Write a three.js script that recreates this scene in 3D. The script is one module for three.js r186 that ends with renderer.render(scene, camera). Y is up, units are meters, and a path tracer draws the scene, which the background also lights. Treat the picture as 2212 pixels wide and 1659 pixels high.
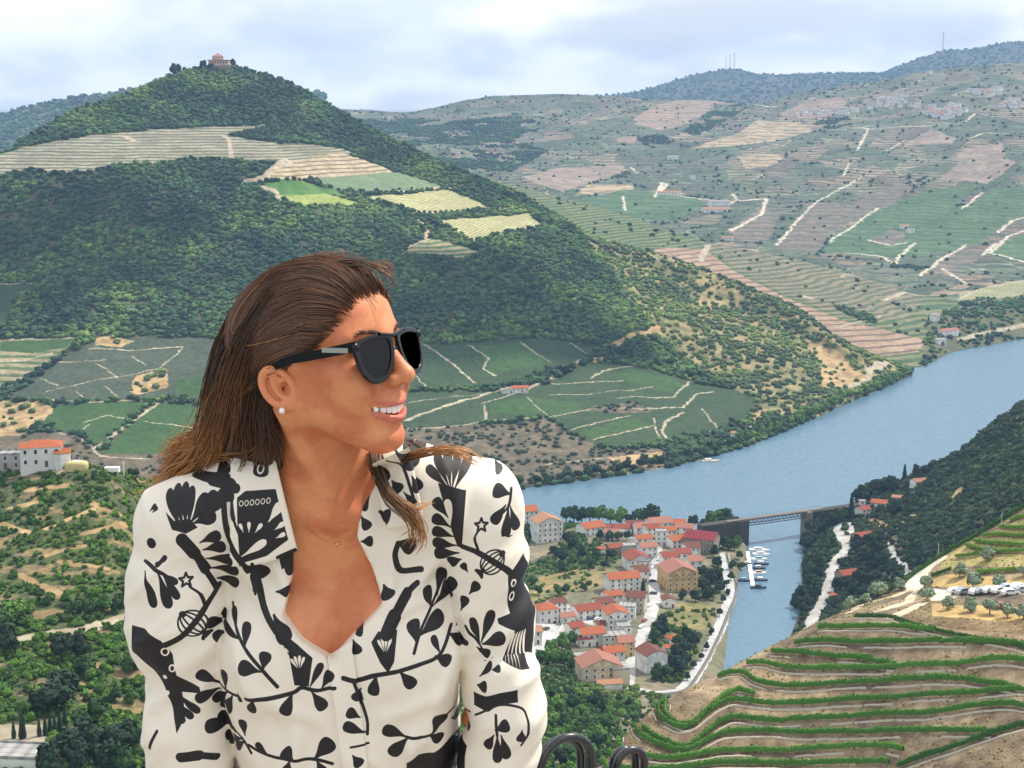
import * as THREE from 'three';
import { mergeGeometries, mergeVertices } from 'three/addons/utils/BufferGeometryUtils.js';

// ---------------------------------------------------------------- camera, sky, sun, exposure
const scene = new THREE.Scene();
const PITCH = 9.65 * Math.PI / 180, FOC = 3456, CAMY = 280;      // photo pixels below are given on a 2212 x 1659 grid
const camera = new THREE.PerspectiveCamera(27, 4 / 3, 0.1, 40000);
camera.position.set(0, CAMY, 0);
camera.rotation.x = -PITCH;
camera.updateMatrixWorld();

const renderer = new THREE.WebGLRenderer({ antialias: true });
renderer.toneMapping = THREE.LinearToneMapping;
renderer.toneMappingExposure = 0.96;
renderer.shadowMap.enabled = true;

const SUN = new THREE.Vector3(0.50, 0.80, -0.30).normalize();
const sun = new THREE.DirectionalLight(new THREE.Color().setRGB(1, 0.94, 0.84), 5.0);
sun.position.copy(SUN).multiplyScalar(3000).add(new THREE.Vector3(0, 0, -1200));
sun.target.position.set(0, 0, -1200);
sun.castShadow = true;
sun.shadow.radius = 2.5;
Object.assign(sun.shadow.camera, { left: -2500, right: 2500, top: 2500, bottom: -2500, near: 10, far: 9000 });
scene.add(sun, sun.target);

// ---------------------------------------------------------------- small tools
function rng(seed) { let a = seed >>> 0; return () => { a = a + 0x6D2B79F5 | 0; let t = Math.imul(a ^ a >>> 15, 1 | a); t = t + Math.imul(t ^ t >>> 7, 61 | t) ^ t; return ((t ^ t >>> 14) >>> 0) / 4294967296; }; }
const clamp = (x, a = 0, b = 1) => x < a ? a : x > b ? b : x;
const lerp = (a, b, t) => a + (b - a) * t;
const sstep = (a, b, x) => { const t = clamp((x - a) / (b - a)); return t * t * (3 - 2 * t); };
const V3 = (x, y, z) => new THREE.Vector3(x, y, z);
function hash(ix, iz) { let h = Math.imul(ix, 374761393) + Math.imul(iz, 668265263) | 0; h = Math.imul(h ^ h >>> 13, 1274126177); return ((h ^ h >>> 16) >>> 0) / 4294967296; }
function vn(x, z) {
  const ix = Math.floor(x), iz = Math.floor(z), fx = x - ix, fz = z - iz, a = fx * fx * (3 - 2 * fx), b = fz * fz * (3 - 2 * fz);
  const p = hash(ix, iz), q = hash(ix + 1, iz), r = hash(ix, iz + 1), s = hash(ix + 1, iz + 1);
  return p + (q - p) * a + (r - p) * b + (p - q - r + s) * a * b;
}
const fbm = (x, z, n = 4) => { let s = 0, a = 0.5, t = 0; for (let i = 0; i < n; i++) { s += a * vn(x, z); t += a; a *= 0.5; x = x * 2.03 + 17.1; z = z * 2.03 + 5.7; } return s / t; };

// ---------------------------------------------------------------- sky: bright broken cloud over pale blue, the same all round
{
  const W = 2560, H = 1280, data = new Float32Array(W * H * 4);
  for (let j = 0; j < H; j++) {
    const el = ((j + 0.5) / H - 0.5) * Math.PI;
    for (let i = 0; i < W; i++) {
      const az = (i + 0.5) / W * 2 * Math.PI, k = (j * W + i) * 4;
      let r, g, b;
      if (el < -0.06) { r = 0.30; g = 0.34; b = 0.36; }
      else {
        const e = Math.max(el, -0.06) + 0.06;
        // heaped clouds, smaller and flatter towards the horizon
        const s = Math.log(1 + e * 16) * 3.4, cl = (a) => { const q = fbm(a * 12 + 3, s * 1.15 + 5, 6), m = fbm(a * 4.2 + 9, s * 0.6 + 3, 3); return [q * 0.6 + m * 0.4, fbm(a * 9 + 80, s * 1.3 + 30.35, 5)]; };
        let [n, g2] = cl(az); if (az > 5.6) { const k = (az - 5.6) / (2 * Math.PI - 5.6), o = cl(az - 2 * Math.PI); n = lerp(n, o[0], k); g2 = lerp(g2, o[1], k); }
        const c = sstep(0.36, 0.58, n), d = sstep(0.42, 0.70, g2);
        const up = clamp(el / 1.2), blue = [lerp(0.98, 0.36, up), lerp(1.06, 0.54, up), lerp(1.22, 0.92, up)];
        const w = [1.66 - 0.62 * d, 1.64 - 0.58 * d, 1.60 - 0.50 * d];
        r = lerp(blue[0], w[0], 0.25 + 0.75 * c); g = lerp(blue[1], w[1], 0.25 + 0.75 * c); b = lerp(blue[2], w[2], 0.25 + 0.75 * c);
      }
      data[k] = r; data[k + 1] = g; data[k + 2] = b; data[k + 3] = 1;
    }
  }
  const t = new THREE.DataTexture(data, W, H, THREE.RGBAFormat, THREE.FloatType);
  t.mapping = THREE.EquirectangularReflectionMapping; t.magFilter = t.minFilter = THREE.LinearFilter; t.needsUpdate = true;
  scene.background = t; scene.environment = t;
}
scene.fog = new THREE.FogExp2(new THREE.Color().setRGB(0.38, 0.62, 1.0), 0.000075);
// ---------------------------------------------------------------- naming tools
const taken = new Map();
function numbered(n) { const k = taken.get(n) || 0; taken.set(n, k + 1); return k ? n + '_' + String(k).padStart(3, '0') : n; }
function tag(o, label, category, group, kind) { o.userData.label = label; if (category) o.userData.category = category; if (group) o.userData.group = group; if (kind) o.userData.kind = kind; return o; }
function shade(o) { o.traverse((c) => { if (c.isMesh) { c.castShadow = c.receiveShadow = true; } }); return o; }
function thing(name, label, category, pos, group) { const g = new THREE.Group(); g.name = numbered(name); if (pos) g.position.copy(pos); tag(g, label, category, group); scene.add(g); return g; }
function part(name, geo, mat, parent) { const m = new THREE.Mesh(geo, mat); m.name = name; m.castShadow = m.receiveShadow = true; parent.add(m); return m; }
function single(name, geo, mat, label, category, group) { const m = part(numbered(name), geo, mat, scene); return tag(m, label, category, group); }
function structure(name, geo, mat, label) { const m = part(numbered(name), geo, mat, scene); m.userData.kind = 'structure'; if (label) m.userData.label = label; return m; }
function copyOf(o, label, group) { const c = o.clone(); c.name = numbered(o.name.replace(/_\d{3}$/, '')); scene.add(c); c.userData = { ...o.userData }; if (label) c.userData.label = label; if (group) c.userData.group = group; return c; }
const srgb = (r, g, b) => new THREE.Color().setRGB(r / 255, g / 255, b / 255, THREE.SRGBColorSpace);
const std = (c, roughness = 0.9, o = {}) => new THREE.MeshStandardMaterial({ color: c, roughness, ...o });
// ---------------------------------------------------------------- photo pixel -> direction -> point
const cP = Math.cos(PITCH), sP = Math.sin(PITCH);
function ray(u, v) { const x = (u - 1106) / FOC, y = (829.5 - v) / FOC, wy = y * cP - sP, wz = -cP - y * sP; return [x / -wz, wy / -wz]; }   // per metre of depth along -z
function W(u, v, d) { const r = ray(u, v); return V3(r[0] * d, CAMY + r[1] * d, -d); }
const depthAtH = (u, v, h) => (CAMY - h) / -ray(u, v)[1];
// ---------------------------------------------------------------- shape-keeping cubic through points
function slopes(x, y) {
  const n = x.length, m = new Array(n).fill(0), s = [];
  for (let i = 0; i < n - 1; i++) s.push((y[i + 1] - y[i]) / (x[i + 1] - x[i]));
  for (let i = 1; i < n - 1; i++) m[i] = s[i - 1] * s[i] <= 0 ? 0 : 2 * s[i - 1] * s[i] / (s[i - 1] + s[i]);
  m[0] = s[0]; m[n - 1] = s[n - 2]; return m;
}
function herm(x, y, m, q) {
  let i = 0; const n = x.length; if (q <= x[0]) return y[0] + m[0] * (q - x[0]); if (q >= x[n - 1]) return y[n - 1] + m[n - 1] * (q - x[n - 1]);
  while (q > x[i + 1]) i++;
  const h = x[i + 1] - x[i], t = (q - x[i]) / h, t2 = t * t, t3 = t2 * t;
  return (2 * t3 - 3 * t2 + 1) * y[i] + (t3 - 2 * t2 + t) * h * m[i] + (-2 * t3 + 3 * t2) * y[i + 1] + (t3 - t2) * h * m[i + 1];
}
const curve = (pts, k) => { const x = pts.map((p) => p[0]), y = pts.map((p) => p[k]), m = slopes(x, y); return (q) => herm(x, y, m, q); };
// ---------------------------------------------------------------- a piece of terrain: rows of control points from near to far, [pixel x, pixel y, depth in m, or a height above the river if under 50]
class Land {
  constructor(o) {
    Object.assign(this, { u0: 0, u1: 2212, du: 3, sub: 40, amp: 1.5, sc: 40, back: [[120, -60], [350, -200]], front: -25, N: 1024, wob: 2 }, o);
    this.rows = o.rows.map((r) => { const p = r.map(([u, v, d]) => [u, v, d < 50 ? depthAtH(u, v, d) : d]); return [curve(p, 1), curve(p, 2)]; });
    this.idx = this.rows.map((_, i) => i);
    this.cache = new Map(); this.build();
  }
  col(u) { const k = Math.round(u * 4); let c = this.cache.get(k); if (!c) { const v = this.rows.map((r) => r[0](u)), d = this.rows.map((r) => r[1](u)); for (let i = 1; i < v.length; i++) { if (v[i] > v[i - 1] - 0.5) v[i] = v[i - 1] - 0.5; if (d[i] < d[i - 1] + 1) d[i] = d[i - 1] + 1; } c = { v, d, mv: slopes(this.idx, v), md: slopes(this.idx, d) }; this.cache.set(k, c); } return c; }
  nz(x, z) { return (fbm(x / this.sc + 31, z / this.sc + 7, 4) - 0.5) * 2 * this.amp; }
  at(u, t) { const c = this.col(u), v = herm(this.idx, c.v, c.mv, t), d = herm(this.idx, c.d, c.md, t), p = W(u, v, d); p.y += this.nz(p.x, p.z) * sstep(0, 26, p.y); return p; }
  on(u, v) { const c = this.col(u); let a = 0, b = this.rows.length - 1; for (let k = 0; k < 22; k++) { const m = (a + b) / 2; if (herm(this.idx, c.v, c.mv, m) > v) a = m; else b = m; } return this.at(u, (a + b) / 2); }
  build() {
    const nu = Math.ceil((this.u1 - this.u0) / this.du) + 1, R = this.rows.length - 1, nt = R * this.sub + 1, nb = this.back.length, nr = nt + 1 + nb;
    const P = new Float32Array(nu * nr * 3); this.nu = nu; this.nr = nr; let x0 = 1e9, x1 = -1e9, z0 = 1e9, z1 = -1e9;
    for (let i = 0; i < nu; i++) {
      const u = this.u0 + i * this.du;
      for (let j = 0; j < nr; j++) {
        let p;
        if (j === 0) { p = this.at(u, 0); p.z += 12; p.y += this.front; }
        else if (j <= nt) p = this.at(u, (j - 1) / this.sub);
        else { const [dd, dh] = this.back[j - nt - 1], e = this.at(u, R), k = (-e.z + dd) / -e.z; p = V3(e.x * k, Math.max(e.y + dh, -8), e.z * k); }
        const k = (i * nr + j) * 3; P[k] = p.x; P[k + 1] = p.y; P[k + 2] = p.z;
        x0 = Math.min(x0, p.x); x1 = Math.max(x1, p.x); z0 = Math.min(z0, p.z); z1 = Math.max(z1, p.z);
      }
    }
    this.P = P; this.box = [x0 - 1, x1 + 1, z0 - 1, z1 + 1];
    const N = this.N, A = new Float32Array(N * N).fill(-999), [bx, ex, bz, ez] = this.box, sx = N / (ex - bx), sz = N / (ez - bz); this.sx = sx; this.sz = sz;
    const tri = (a, b, c) => {
      const ax = (P[a] - bx) * sx, az = (P[a + 2] - bz) * sz, cx = (P[b] - bx) * sx, cz = (P[b + 2] - bz) * sz, ex2 = (P[c] - bx) * sx, ez2 = (P[c + 2] - bz) * sz;
      const D = (cx - ax) * (ez2 - az) - (cz - az) * (ex2 - ax); if (Math.abs(D) < 1e-9) return;
      for (let z = Math.max(0, Math.floor(Math.min(az, cz, ez2))); z <= Math.min(N - 1, Math.ceil(Math.max(az, cz, ez2))); z++) for (let x = Math.max(0, Math.floor(Math.min(ax, cx, ex2))); x <= Math.min(N - 1, Math.ceil(Math.max(ax, cx, ex2))); x++) {
        const q = ((x + 0.5 - ax) * (ez2 - az) - (z + 0.5 - az) * (ex2 - ax)) / D, r = ((cx - ax) * (z + 0.5 - az) - (cz - az) * (x + 0.5 - ax)) / D;
        if (q >= -0.3 && r >= -0.3 && q + r <= 1.3) { const h = P[a + 1] + (P[b + 1] - P[a + 1]) * q + (P[c + 1] - P[a + 1]) * r, k = z * N + x; if (h > A[k]) A[k] = h; }
      }
    };
    const I = [];
    for (let i = 0; i < nu - 1; i++) for (let j = 0; j < nr - 1; j++) { const a = i * nr + j, b = a + nr; I.push(a, b, a + 1, b, b + 1, a + 1); if (j > 0) { tri(a * 3, b * 3, a * 3 + 3); tri(b * 3, b * 3 + 3, a * 3 + 3); } }
    this.I = I; this.H = A; this.C = new Uint8Array(N * N);
  }
  h(x, z) { const N = this.N, i = clamp(Math.floor((x - this.box[0]) * this.sx), 0, N - 1), j = clamp(Math.floor((z - this.box[2]) * this.sz), 0, N - 1); return this.H[j * N + i]; }
  c(x, z) { const N = this.N, i = clamp(Math.floor((x - this.box[0]) * this.sx), 0, N - 1), j = clamp(Math.floor((z - this.box[2]) * this.sz), 0, N - 1); return this.C[j * N + i]; }
  path(pts, close) { const o = [], n = pts.length; for (let i = 0; i < (close ? n : n - 1); i++) { const a = pts[i], b = pts[(i + 1) % n], m = Math.max(1, Math.ceil(Math.hypot(b[0] - a[0], b[1] - a[1]) / 12)); for (let k = 0; k < m; k++) o.push(this.on(lerp(a[0], b[0], k / m), lerp(a[1], b[1], k / m))); } if (!close) o.push(this.on(...pts[n - 1])); return o; }
  poly(cls, pts) {   // ground of one kind inside an outline
    const N = this.N, q = this.path(pts, true).map((p) => [(p.x - this.box[0]) * this.sx, (p.z - this.box[2]) * this.sz]);
    let lo = N, hi = 0; for (const p of q) { lo = Math.min(lo, p[1]); hi = Math.max(hi, p[1]); }
    for (let z = Math.max(0, Math.floor(lo)); z <= Math.min(N - 1, hi); z++) {
      const xs = []; for (let i = 0, j = q.length - 1; i < q.length; j = i++) { const a = q[i], b = q[j]; if ((a[1] > z + 0.5) !== (b[1] > z + 0.5)) xs.push(a[0] + (z + 0.5 - a[1]) / (b[1] - a[1]) * (b[0] - a[0])); }
      xs.sort((a, b) => a - b); for (let k = 0; k + 1 < xs.length; k += 2) for (let x = Math.max(0, Math.round(xs[k])); x < Math.min(N, Math.round(xs[k + 1])); x++) this.C[z * N + x] = cls;
    }
    return this;
  }
  line(cls, pts, w) {
    const N = this.N, q = this.path(pts), r = w / 2;
    for (let i = 0; i + 1 < q.length; i++) {
      const a = q[i], b = q[i + 1], dx = b.x - a.x, dz = b.z - a.z, l = dx * dx + dz * dz || 1e-9;
      const i0 = Math.floor((Math.min(a.x, b.x) - r - this.box[0]) * this.sx), i1 = Math.ceil((Math.max(a.x, b.x) + r - this.box[0]) * this.sx), j0 = Math.floor((Math.min(a.z, b.z) - r - this.box[2]) * this.sz), j1 = Math.ceil((Math.max(a.z, b.z) + r - this.box[2]) * this.sz);
      for (let j = Math.max(0, j0); j <= Math.min(N - 1, j1); j++) for (let k = Math.max(0, i0); k <= Math.min(N - 1, i1); k++) {
        const x = this.box[0] + (k + 0.5) / this.sx, z = this.box[2] + (j + 0.5) / this.sz, t = clamp(((x - a.x) * dx + (z - a.z) * dz) / l), ex = x - a.x - dx * t, ez = z - a.z - dz * t;
        if (ex * ex + ez * ez < r * r * (0.75 + 0.5 * vn(x * 0.3, z * 0.3))) this.C[j * N + k] = cls;
      }
    }
    return this;
  }
  finish(pal) {
    const N = this.N, D = new Uint8Array(N * N * 4), [bx, , bz] = this.box;
    for (let j = 0; j < N; j++) for (let i = 0; i < N; i++) {
      const k = j * N + i, x = bx + (i + 0.5) / this.sx, z = bz + (j + 0.5) / this.sz, wi = clamp(Math.round(i + (vn(x / 7 + 3, z / 7) - 0.5) * this.wob + (vn(x / 2 + 9, z / 2) - 0.5) * this.wob * 0.6), 0, N - 1), wj = clamp(Math.round(j + (vn(x / 7 + 60, z / 7 + 8) - 0.5) * this.wob + (vn(x / 2 + 29, z / 2) - 0.5) * this.wob * 0.6), 0, N - 1), c = pal[this.C[wj * N + wi]](x, z, this.H[k]);
      D[k * 4] = clamp(c[0], 0, 255); D[k * 4 + 1] = clamp(c[1], 0, 255); D[k * 4 + 2] = clamp(c[2], 0, 255); D[k * 4 + 3] = 255;
    }
    const t = new THREE.DataTexture(D, N, N, THREE.RGBAFormat); t.colorSpace = THREE.SRGBColorSpace; t.magFilter = THREE.LinearFilter; t.minFilter = THREE.LinearMipmapLinearFilter; t.generateMipmaps = true; t.needsUpdate = true;
    const g = new THREE.BufferGeometry(), n = this.P.length / 3, uv = new Float32Array(n * 2);
    for (let i = 0; i < n; i++) { uv[i * 2] = (this.P[i * 3] - bx) * this.sx / N; uv[i * 2 + 1] = (this.P[i * 3 + 2] - bz) * this.sz / N; }
    g.setAttribute('position', new THREE.BufferAttribute(this.P, 3)); g.setAttribute('uv', new THREE.BufferAttribute(uv, 2)); g.setIndex(this.I); g.computeVertexNormals();
    return structure(this.name, g, new THREE.MeshStandardMaterial({ map: t, roughness: 1, side: THREE.DoubleSide }), this.label);
  }
  scatter(n, seed, keep) {   // even spread over the ground plan; keep(class, x, z) -> chance
    const R = rng(seed), o = [], [bx, ex, bz, ez] = this.box; let tries = n * 12;
    while (o.length < n && tries-- > 0) { const x = lerp(bx, ex, R()), z = lerp(bz, ez, R()), h = this.h(x, z); if (h < -1) continue; if (R() < keep(this.c(x, z), x, z, h)) o.push([x, h, z]); }
    return o;
  }
}
// colours of ground: two tones mixed by patchy noise, optional planting rows (along the contour, or straight)
const mix3 = (a, b, t) => [a[0] + (b[0] - a[0]) * t, a[1] + (b[1] - a[1]) * t, a[2] + (b[2] - a[2]) * t];
const soil = (a, b, s = 12, f = 3) => (x, z) => { const t = sstep(0.3, 0.7, fbm(x / s, z / s, 3)), g = (vn(x / f, z / f) - 0.5) * 26 + (hash(Math.floor(x * 3), Math.floor(z * 3)) - 0.5) * 16, m = mix3(a, b, t); return [m[0] + g, m[1] + g, m[2] + g * 0.9]; };
const rowsC = (base, green, dh, duty, wob = 0.5) => (x, z, h) => { const b = base(x, z), w = h / dh + wob * fbm(x / 30, z / 30, 2) * 2, f = w - Math.floor(w), gap = vn(x / 4, z / 4); const on = f < duty * (0.75 + 0.5 * gap) ? 1 : 0; return on ? mix3(b, [green[0] + (gap - 0.5) * 30, green[1] + (gap - 0.5) * 34, green[2] + (gap - 0.5) * 20], 0.85) : b; };
const rowsD = (base, green, ang, sp, duty) => { const ca = Math.cos(ang), sa = Math.sin(ang); return (x, z) => { const b = base(x, z), w = (x * ca + z * sa) / sp + 0.25 * vn(x / 9, z / 9), f = w - Math.floor(w), gap = vn(x / 2.5, z / 2.5); return f < duty ? mix3(b, [green[0] + (gap - 0.5) * 26, green[1] + (gap - 0.5) * 30, green[2] + (gap - 0.5) * 18], 0.9) : b; }; };
const X = (ox, oy, s) => (pts) => pts.map(([x, y]) => [ox + x * s, oy + y * s]);   // outlines measured on an enlarged part of the photo
// ---------------------------------------------------------------- terrain
const cropL = X(0, 545.8, 0.2924), cropM = X(849, 424.5, 0.4021), cropR = X(1455.4, 424.5, 0.4021), cropT = X(1091.5, 970.2, 0.329), cropB = X(1443.3, 1000.6, 0.2741), cropS = X(1576.6, 909.6, 0.4517), cropF = X(1106.1, 0, 0.5), cropN = X(1091.5, 1394.7, 0.1919);
const G_ = { forest: soil([56, 64, 40], [78, 78, 50], 18), dry: soil([176, 150, 106], [146, 122, 84], 10), scrub: soil([84, 78, 60], [106, 94, 74], 9), tan: soil([178, 160, 128], [158, 138, 106], 14), path: soil([174, 162, 138], [150, 138, 114], 6), green: soil([74, 104, 52], [92, 122, 58], 22), dkgreen: soil([56, 82, 50], [70, 94, 56], 16) };

// the conical wooded hill across the river
const hill = new Land({ name: 'wooded_hill', label: 'conical wooded hill with terraced vineyards across the river', u0: -160, u1: 1966, du: 4, sub: 44, amp: 4, sc: 60, N: 1536, back: [[60, -22], [220, -120], [420, -230]], rows: [
  [[-160, 1110, 0.5], [500, 1092, 0.5], [1000, 1070, 0.5], [1100, 1057, 0.5], [1430, 1010, 0.5], [1600, 967, 0.5], [1750, 907, 0.5], [1830, 870, 0.5], [1920, 832, 0.5], [1966, 812, 0.5]],
  [[-160, 745, 1490], [0, 742, 1490], [200, 715, 1510], [450, 735, 1520], [850, 735, 1530], [1150, 735, 1560], [1350, 750, 1590], [1500, 800, 1590], [1700, 850, 1530], [1850, 850, 1555], [1966, 808, 1690]],
  [[-160, 600, 1650], [0, 590, 1660], [300, 560, 1680], [600, 560, 1690], [900, 560, 1720], [1100, 570, 1750], [1300, 610, 1750], [1500, 690, 1720], [1700, 770, 1660], [1850, 820, 1640], [1966, 805, 1705]],
  [[-160, 392, 1780], [0, 380, 1800], [200, 352, 1850], [550, 350, 1900], [700, 432, 1850], [900, 470, 1880], [1150, 492, 1900], [1300, 550, 1890], [1500, 630, 1850], [1700, 705, 1770], [1850, 780, 1680], [1966, 802, 1710]],
  [[-160, 350, 1850], [0, 335, 1900], [150, 297, 1980], [300, 281, 2020], [580, 266, 2080], [740, 322, 2090], [950, 402, 2080], [1100, 442, 2010], [1200, 475, 1990], [1300, 530, 1940], [1500, 590, 1890], [1700, 672, 1800], [1850, 762, 1690], [1966, 800, 1714]],
  [[-160, 345, 1870], [0, 329, 1930], [60, 294, 1990], [130, 255, 2050], [215, 220, 2110], [290, 196, 2150], [370, 160, 2200], [430, 146, 2240], [475, 142, 2250], [550, 156, 2250], [620, 176, 2245], [700, 220, 2235], [780, 265, 2215], [860, 305, 2190], [950, 350, 2155], [1000, 370, 2135], [1100, 408, 2080], [1170, 446, 2050], [1270, 506, 2000], [1420, 548, 1950], [1560, 598, 1890], [1700, 658, 1830], [1820, 737, 1730], [1966, 798, 1718]],
] });
{
  const L = hill, open = 2, ter = 3, fan = 4, fine = 5, lawn = 6, yel = 7, diag = 8, pth = 9, vine = 10, scr = 11, dry = 12, lv = 13, vined = 14, fanb = 15;
  L.C.fill(1);
  L.poly(open, [[1250, 500], [1420, 540], [1560, 590], [1700, 650], [1820, 730], [1966, 800], [1830, 872], [1750, 908], [1640, 890], [1520, 800], [1420, 720], [1330, 600]]);
  L.poly(ter, [[-160, 352], [0, 330], [60, 312], [200, 290], [290, 281], [420, 273], [580, 266], [575, 276], [490, 291], [590, 306], [740, 319], [765, 332], [690, 346], [610, 346], [560, 350], [430, 346], [250, 356], [200, 371], [120, 373], [60, 371], [-160, 392]]);
  L.poly(fan, [[612, 346], [740, 331], [842, 366], [850, 376], [700, 386], [560, 389], [590, 362]]);
  L.poly(fine, [[680, 386], [860, 371], [962, 405], [780, 413], [722, 411]]);
  L.poly(lawn, [[565, 393], [650, 388], [727, 413], [760, 430], [700, 419], [600, 421]]);
  L.poly(yel, [[600, 421], [700, 418], [782, 440], [762, 446], [640, 443]]);
  L.poly(diag, [[785, 426], [965, 409], [1068, 450], [900, 461], [800, 431]]);
  L.poly(diag, [[945, 476], [1142, 459], [1172, 490], [1025, 520], [962, 492]]);
  L.poly(fanb, [[860, 546], [940, 511], [1042, 546], [1000, 562]]);
  L.line(pth, [[890, 466], [1000, 455], [1085, 447]], 9).line(pth, [[775, 418], [900, 410], [1010, 402]], 6).line(pth, [[532, 392], [560, 385], [600, 358], [622, 347]], 11).line(pth, [[570, 404], [590, 410], [602, 431]], 9).line(pth, [[262, 290], [290, 304]], 8).line(pth, [[905, 478], [925, 500], [918, 515]], 6).line(pth, [[850, 545], [930, 515]], 3);
  L.line(pth, [[480, 290], [495, 300], [500, 345]], 5);
  // lower vineyards to the right of the river bend
  L.poly(vine, cropM([[20, 780], [840, 770], [1130, 800], [1010, 880], [640, 990], [400, 1010], [20, 1040]]));
  L.poly(scr, cropM([[-300, 1260], [830, 1200], [1010, 1300], [1160, 1360], [1480, 1350], [1480, 1460], [1100, 1550], [600, 1610], [-300, 1640]]));
  L.poly(vine, cropM([[-80, 1050], [600, 1030], [830, 1000], [1060, 880], [1290, 905], [1420, 930], [1600, 1000], [1830, 1040], [1960, 1090], [1900, 1200], [1750, 1250], [1450, 1310], [1180, 1350], [1000, 1290], [830, 1190], [-80, 1250]]));
  L.poly(lv, cropM([[520, 1110], [720, 1070], [830, 1175], [520, 1160]])).poly(lv, cropM([[740, 1070], [1000, 1110], [1010, 1150], [850, 1180]])).poly(lv, cropM([[1010, 1260], [1280, 1190], [1400, 1225], [1080, 1300]])).poly(lv, cropM([[1180, 950], [1290, 920], [1560, 1010], [1480, 1050], [1290, 1000]])).poly(lv, cropM([[460, 800], [700, 790], [840, 890], [520, 960]]));
  L.poly(scr, cropM([[1010, 1150], [1280, 1100], [1390, 1150], [1200, 1170]]));
  for (const [w, p] of [[7, [[60, 1205], [250, 1140], [480, 1060], [600, 1020], [740, 1020], [820, 985], [1010, 875]]], [4, [[470, 1110], [700, 1040], [820, 990]]], [3.5, [[60, 1250], [400, 1220], [510, 1195], [840, 1190], [1060, 1150]]], [3, [[830, 1180], [720, 1070]]], [4, [[500, 1210], [490, 1120]]], [3.5, [[950, 1250], [1270, 1180]]], [3.5, [[1070, 1305], [1400, 1230]]], [4, [[1160, 1350], [1440, 1330], [1500, 1310], [1800, 1240]]], [3.5, [[1400, 1190], [1420, 1270], [1450, 1310]]], [6, [[1560, 1160], [1460, 1210], [1450, 1270], [1480, 1310]]], [4, [[1060, 970], [1130, 930], [1290, 905]]], [2.5, [[830, 1000], [1240, 985]]], [2.5, [[840, 1060], [1100, 1050], [1400, 1020]]], [4, [[1200, 1080], [1500, 1080], [1600, 990]]], [4, [[1080, 1130], [1400, 1140], [1560, 1130], [1640, 1060], [1720, 1050]]], [3.5, [[1660, 1140], [1740, 1240]]], [4.5, [[150, 770], [290, 870], [440, 990]]], [4, [[410, 790], [510, 870], [485, 920], [550, 955]]], [3, [[690, 790], [850, 890]]], [4.5, [[950, 785], [1070, 855]]], [2.5, [[60, 1110], [340, 1070], [480, 1050]]], [3, [[120, 960], [180, 1020]]], [3, [[800, 1440], [1180, 1400]]], [3, [[1230, 1500], [1480, 1465]]]]) L.line(pth, cropM(p), w * 0.5);
  L.poly(dry, cropM([[1050, 860], [1130, 850], [1160, 870], [1080, 890]])).poly(dry, cropM([[1160, 1400], [1440, 1370], [1480, 1440], [1220, 1470]])).line(dry, cropM([[1180, 800], [1280, 750], [1450, 700]]), 9).poly(dry, cropM([[240, 710], [300, 705], [290, 725], [250, 730]]));
  // left of the hair
  L.poly(vine, cropL([[-500, 235], [280, 235], [240, 290], [160, 330], [90, 400], [60, 560], [-500, 620]]));
  L.poly(fanb, cropL([[-500, 630], [570, 630], [530, 690], [400, 790], [200, 920], [0, 1000], [-500, 1000]]));
  L.poly(lv, cropL([[150, 640], [560, 640], [500, 700], [250, 740], [0, 720], [0, 640]]));
  L.poly(vined, cropL([[640, 680], [800, 615], [1700, 640], [1700, 1080], [320, 1112], [60, 1090], [300, 920], [480, 760]]));
  L.poly(dry, cropL([[700, 625], [820, 610], [1000, 640], [880, 690], [700, 690]])).poly(dry, cropL([[1000, 920], [1230, 880], [1240, 1000], [1020, 1060], [960, 1040]]));
  L.poly(lv, cropL([[420, 1130], [1120, 1112], [960, 1250], [700, 1425], [600, 1345], [300, 1290]])).poly(lv, cropL([[1000, 1262], [1180, 1122], [2600, 1180], [2600, 1440], [740, 1482]])).poly(lv, cropL([[1300, 950], [2400, 900], [2400, 1040], [1340, 1060]]));
  L.poly(dry, cropL([[-500, 1112], [320, 1112], [400, 1160], [320, 1260], [200, 1340], [100, 1420], [-500, 1420]]));
  L.poly(scr, cropL([[200, 1345], [450, 1335], [740, 1482], [2600, 1450], [2600, 1800], [-500, 1800], [-500, 1420]]));
  for (const [w, p] of [[5, [[660, 715], [1350, 700]]], [5, [[220, 1085], [600, 1118], [1140, 1105]]], [7, [[710, 1440], [950, 1280], [1170, 1120]]], [3, [[340, 1040], [640, 975], [1180, 870], [1340, 720]]], [3, [[710, 820], [870, 940]]], [3, [[970, 760], [1080, 840]]], [2.5, [[300, 930], [430, 1000]]], [2.5, [[560, 1040], [630, 1110]]], [3, [[780, 1010], [880, 1090]]], [4, [[-300, 228], [280, 230]]], [4, [[40, 628], [560, 630]]], [5, [[440, 1345], [560, 1370], [680, 1440], [740, 1500], [1100, 1520]]], [2, [[580, 1345], [660, 1265]]], [3, [[620, 1250], [800, 1210], [980, 1240]]], [4, [[1060, 1260], [1450, 1310]]], [6, [[-200, 830], [180, 790], [380, 745]]], [2.5, [[0, 900], [230, 880]]], [3, [[400, 810], [780, 795]]]]) L.line(pth, cropL(p), w * 0.5);
  // right flank near the water
  L.poly(dry, cropR([[700, 780], [780, 800], [860, 820], [1010, 940], [1030, 1000], [800, 1035], [780, 900]])).line(pth, cropR([[860, 1035], [1000, 1005], [1055, 980], [1045, 935], [1110, 905], [1180, 870], [1185, 848]]), 9);
  L.poly(dry, cropR([[100, 560], [160, 530], [260, 590], [180, 610]])).poly(dry, cropR([[400, 1190], [470, 1130], [520, 1170], [420, 1220]]));
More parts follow.
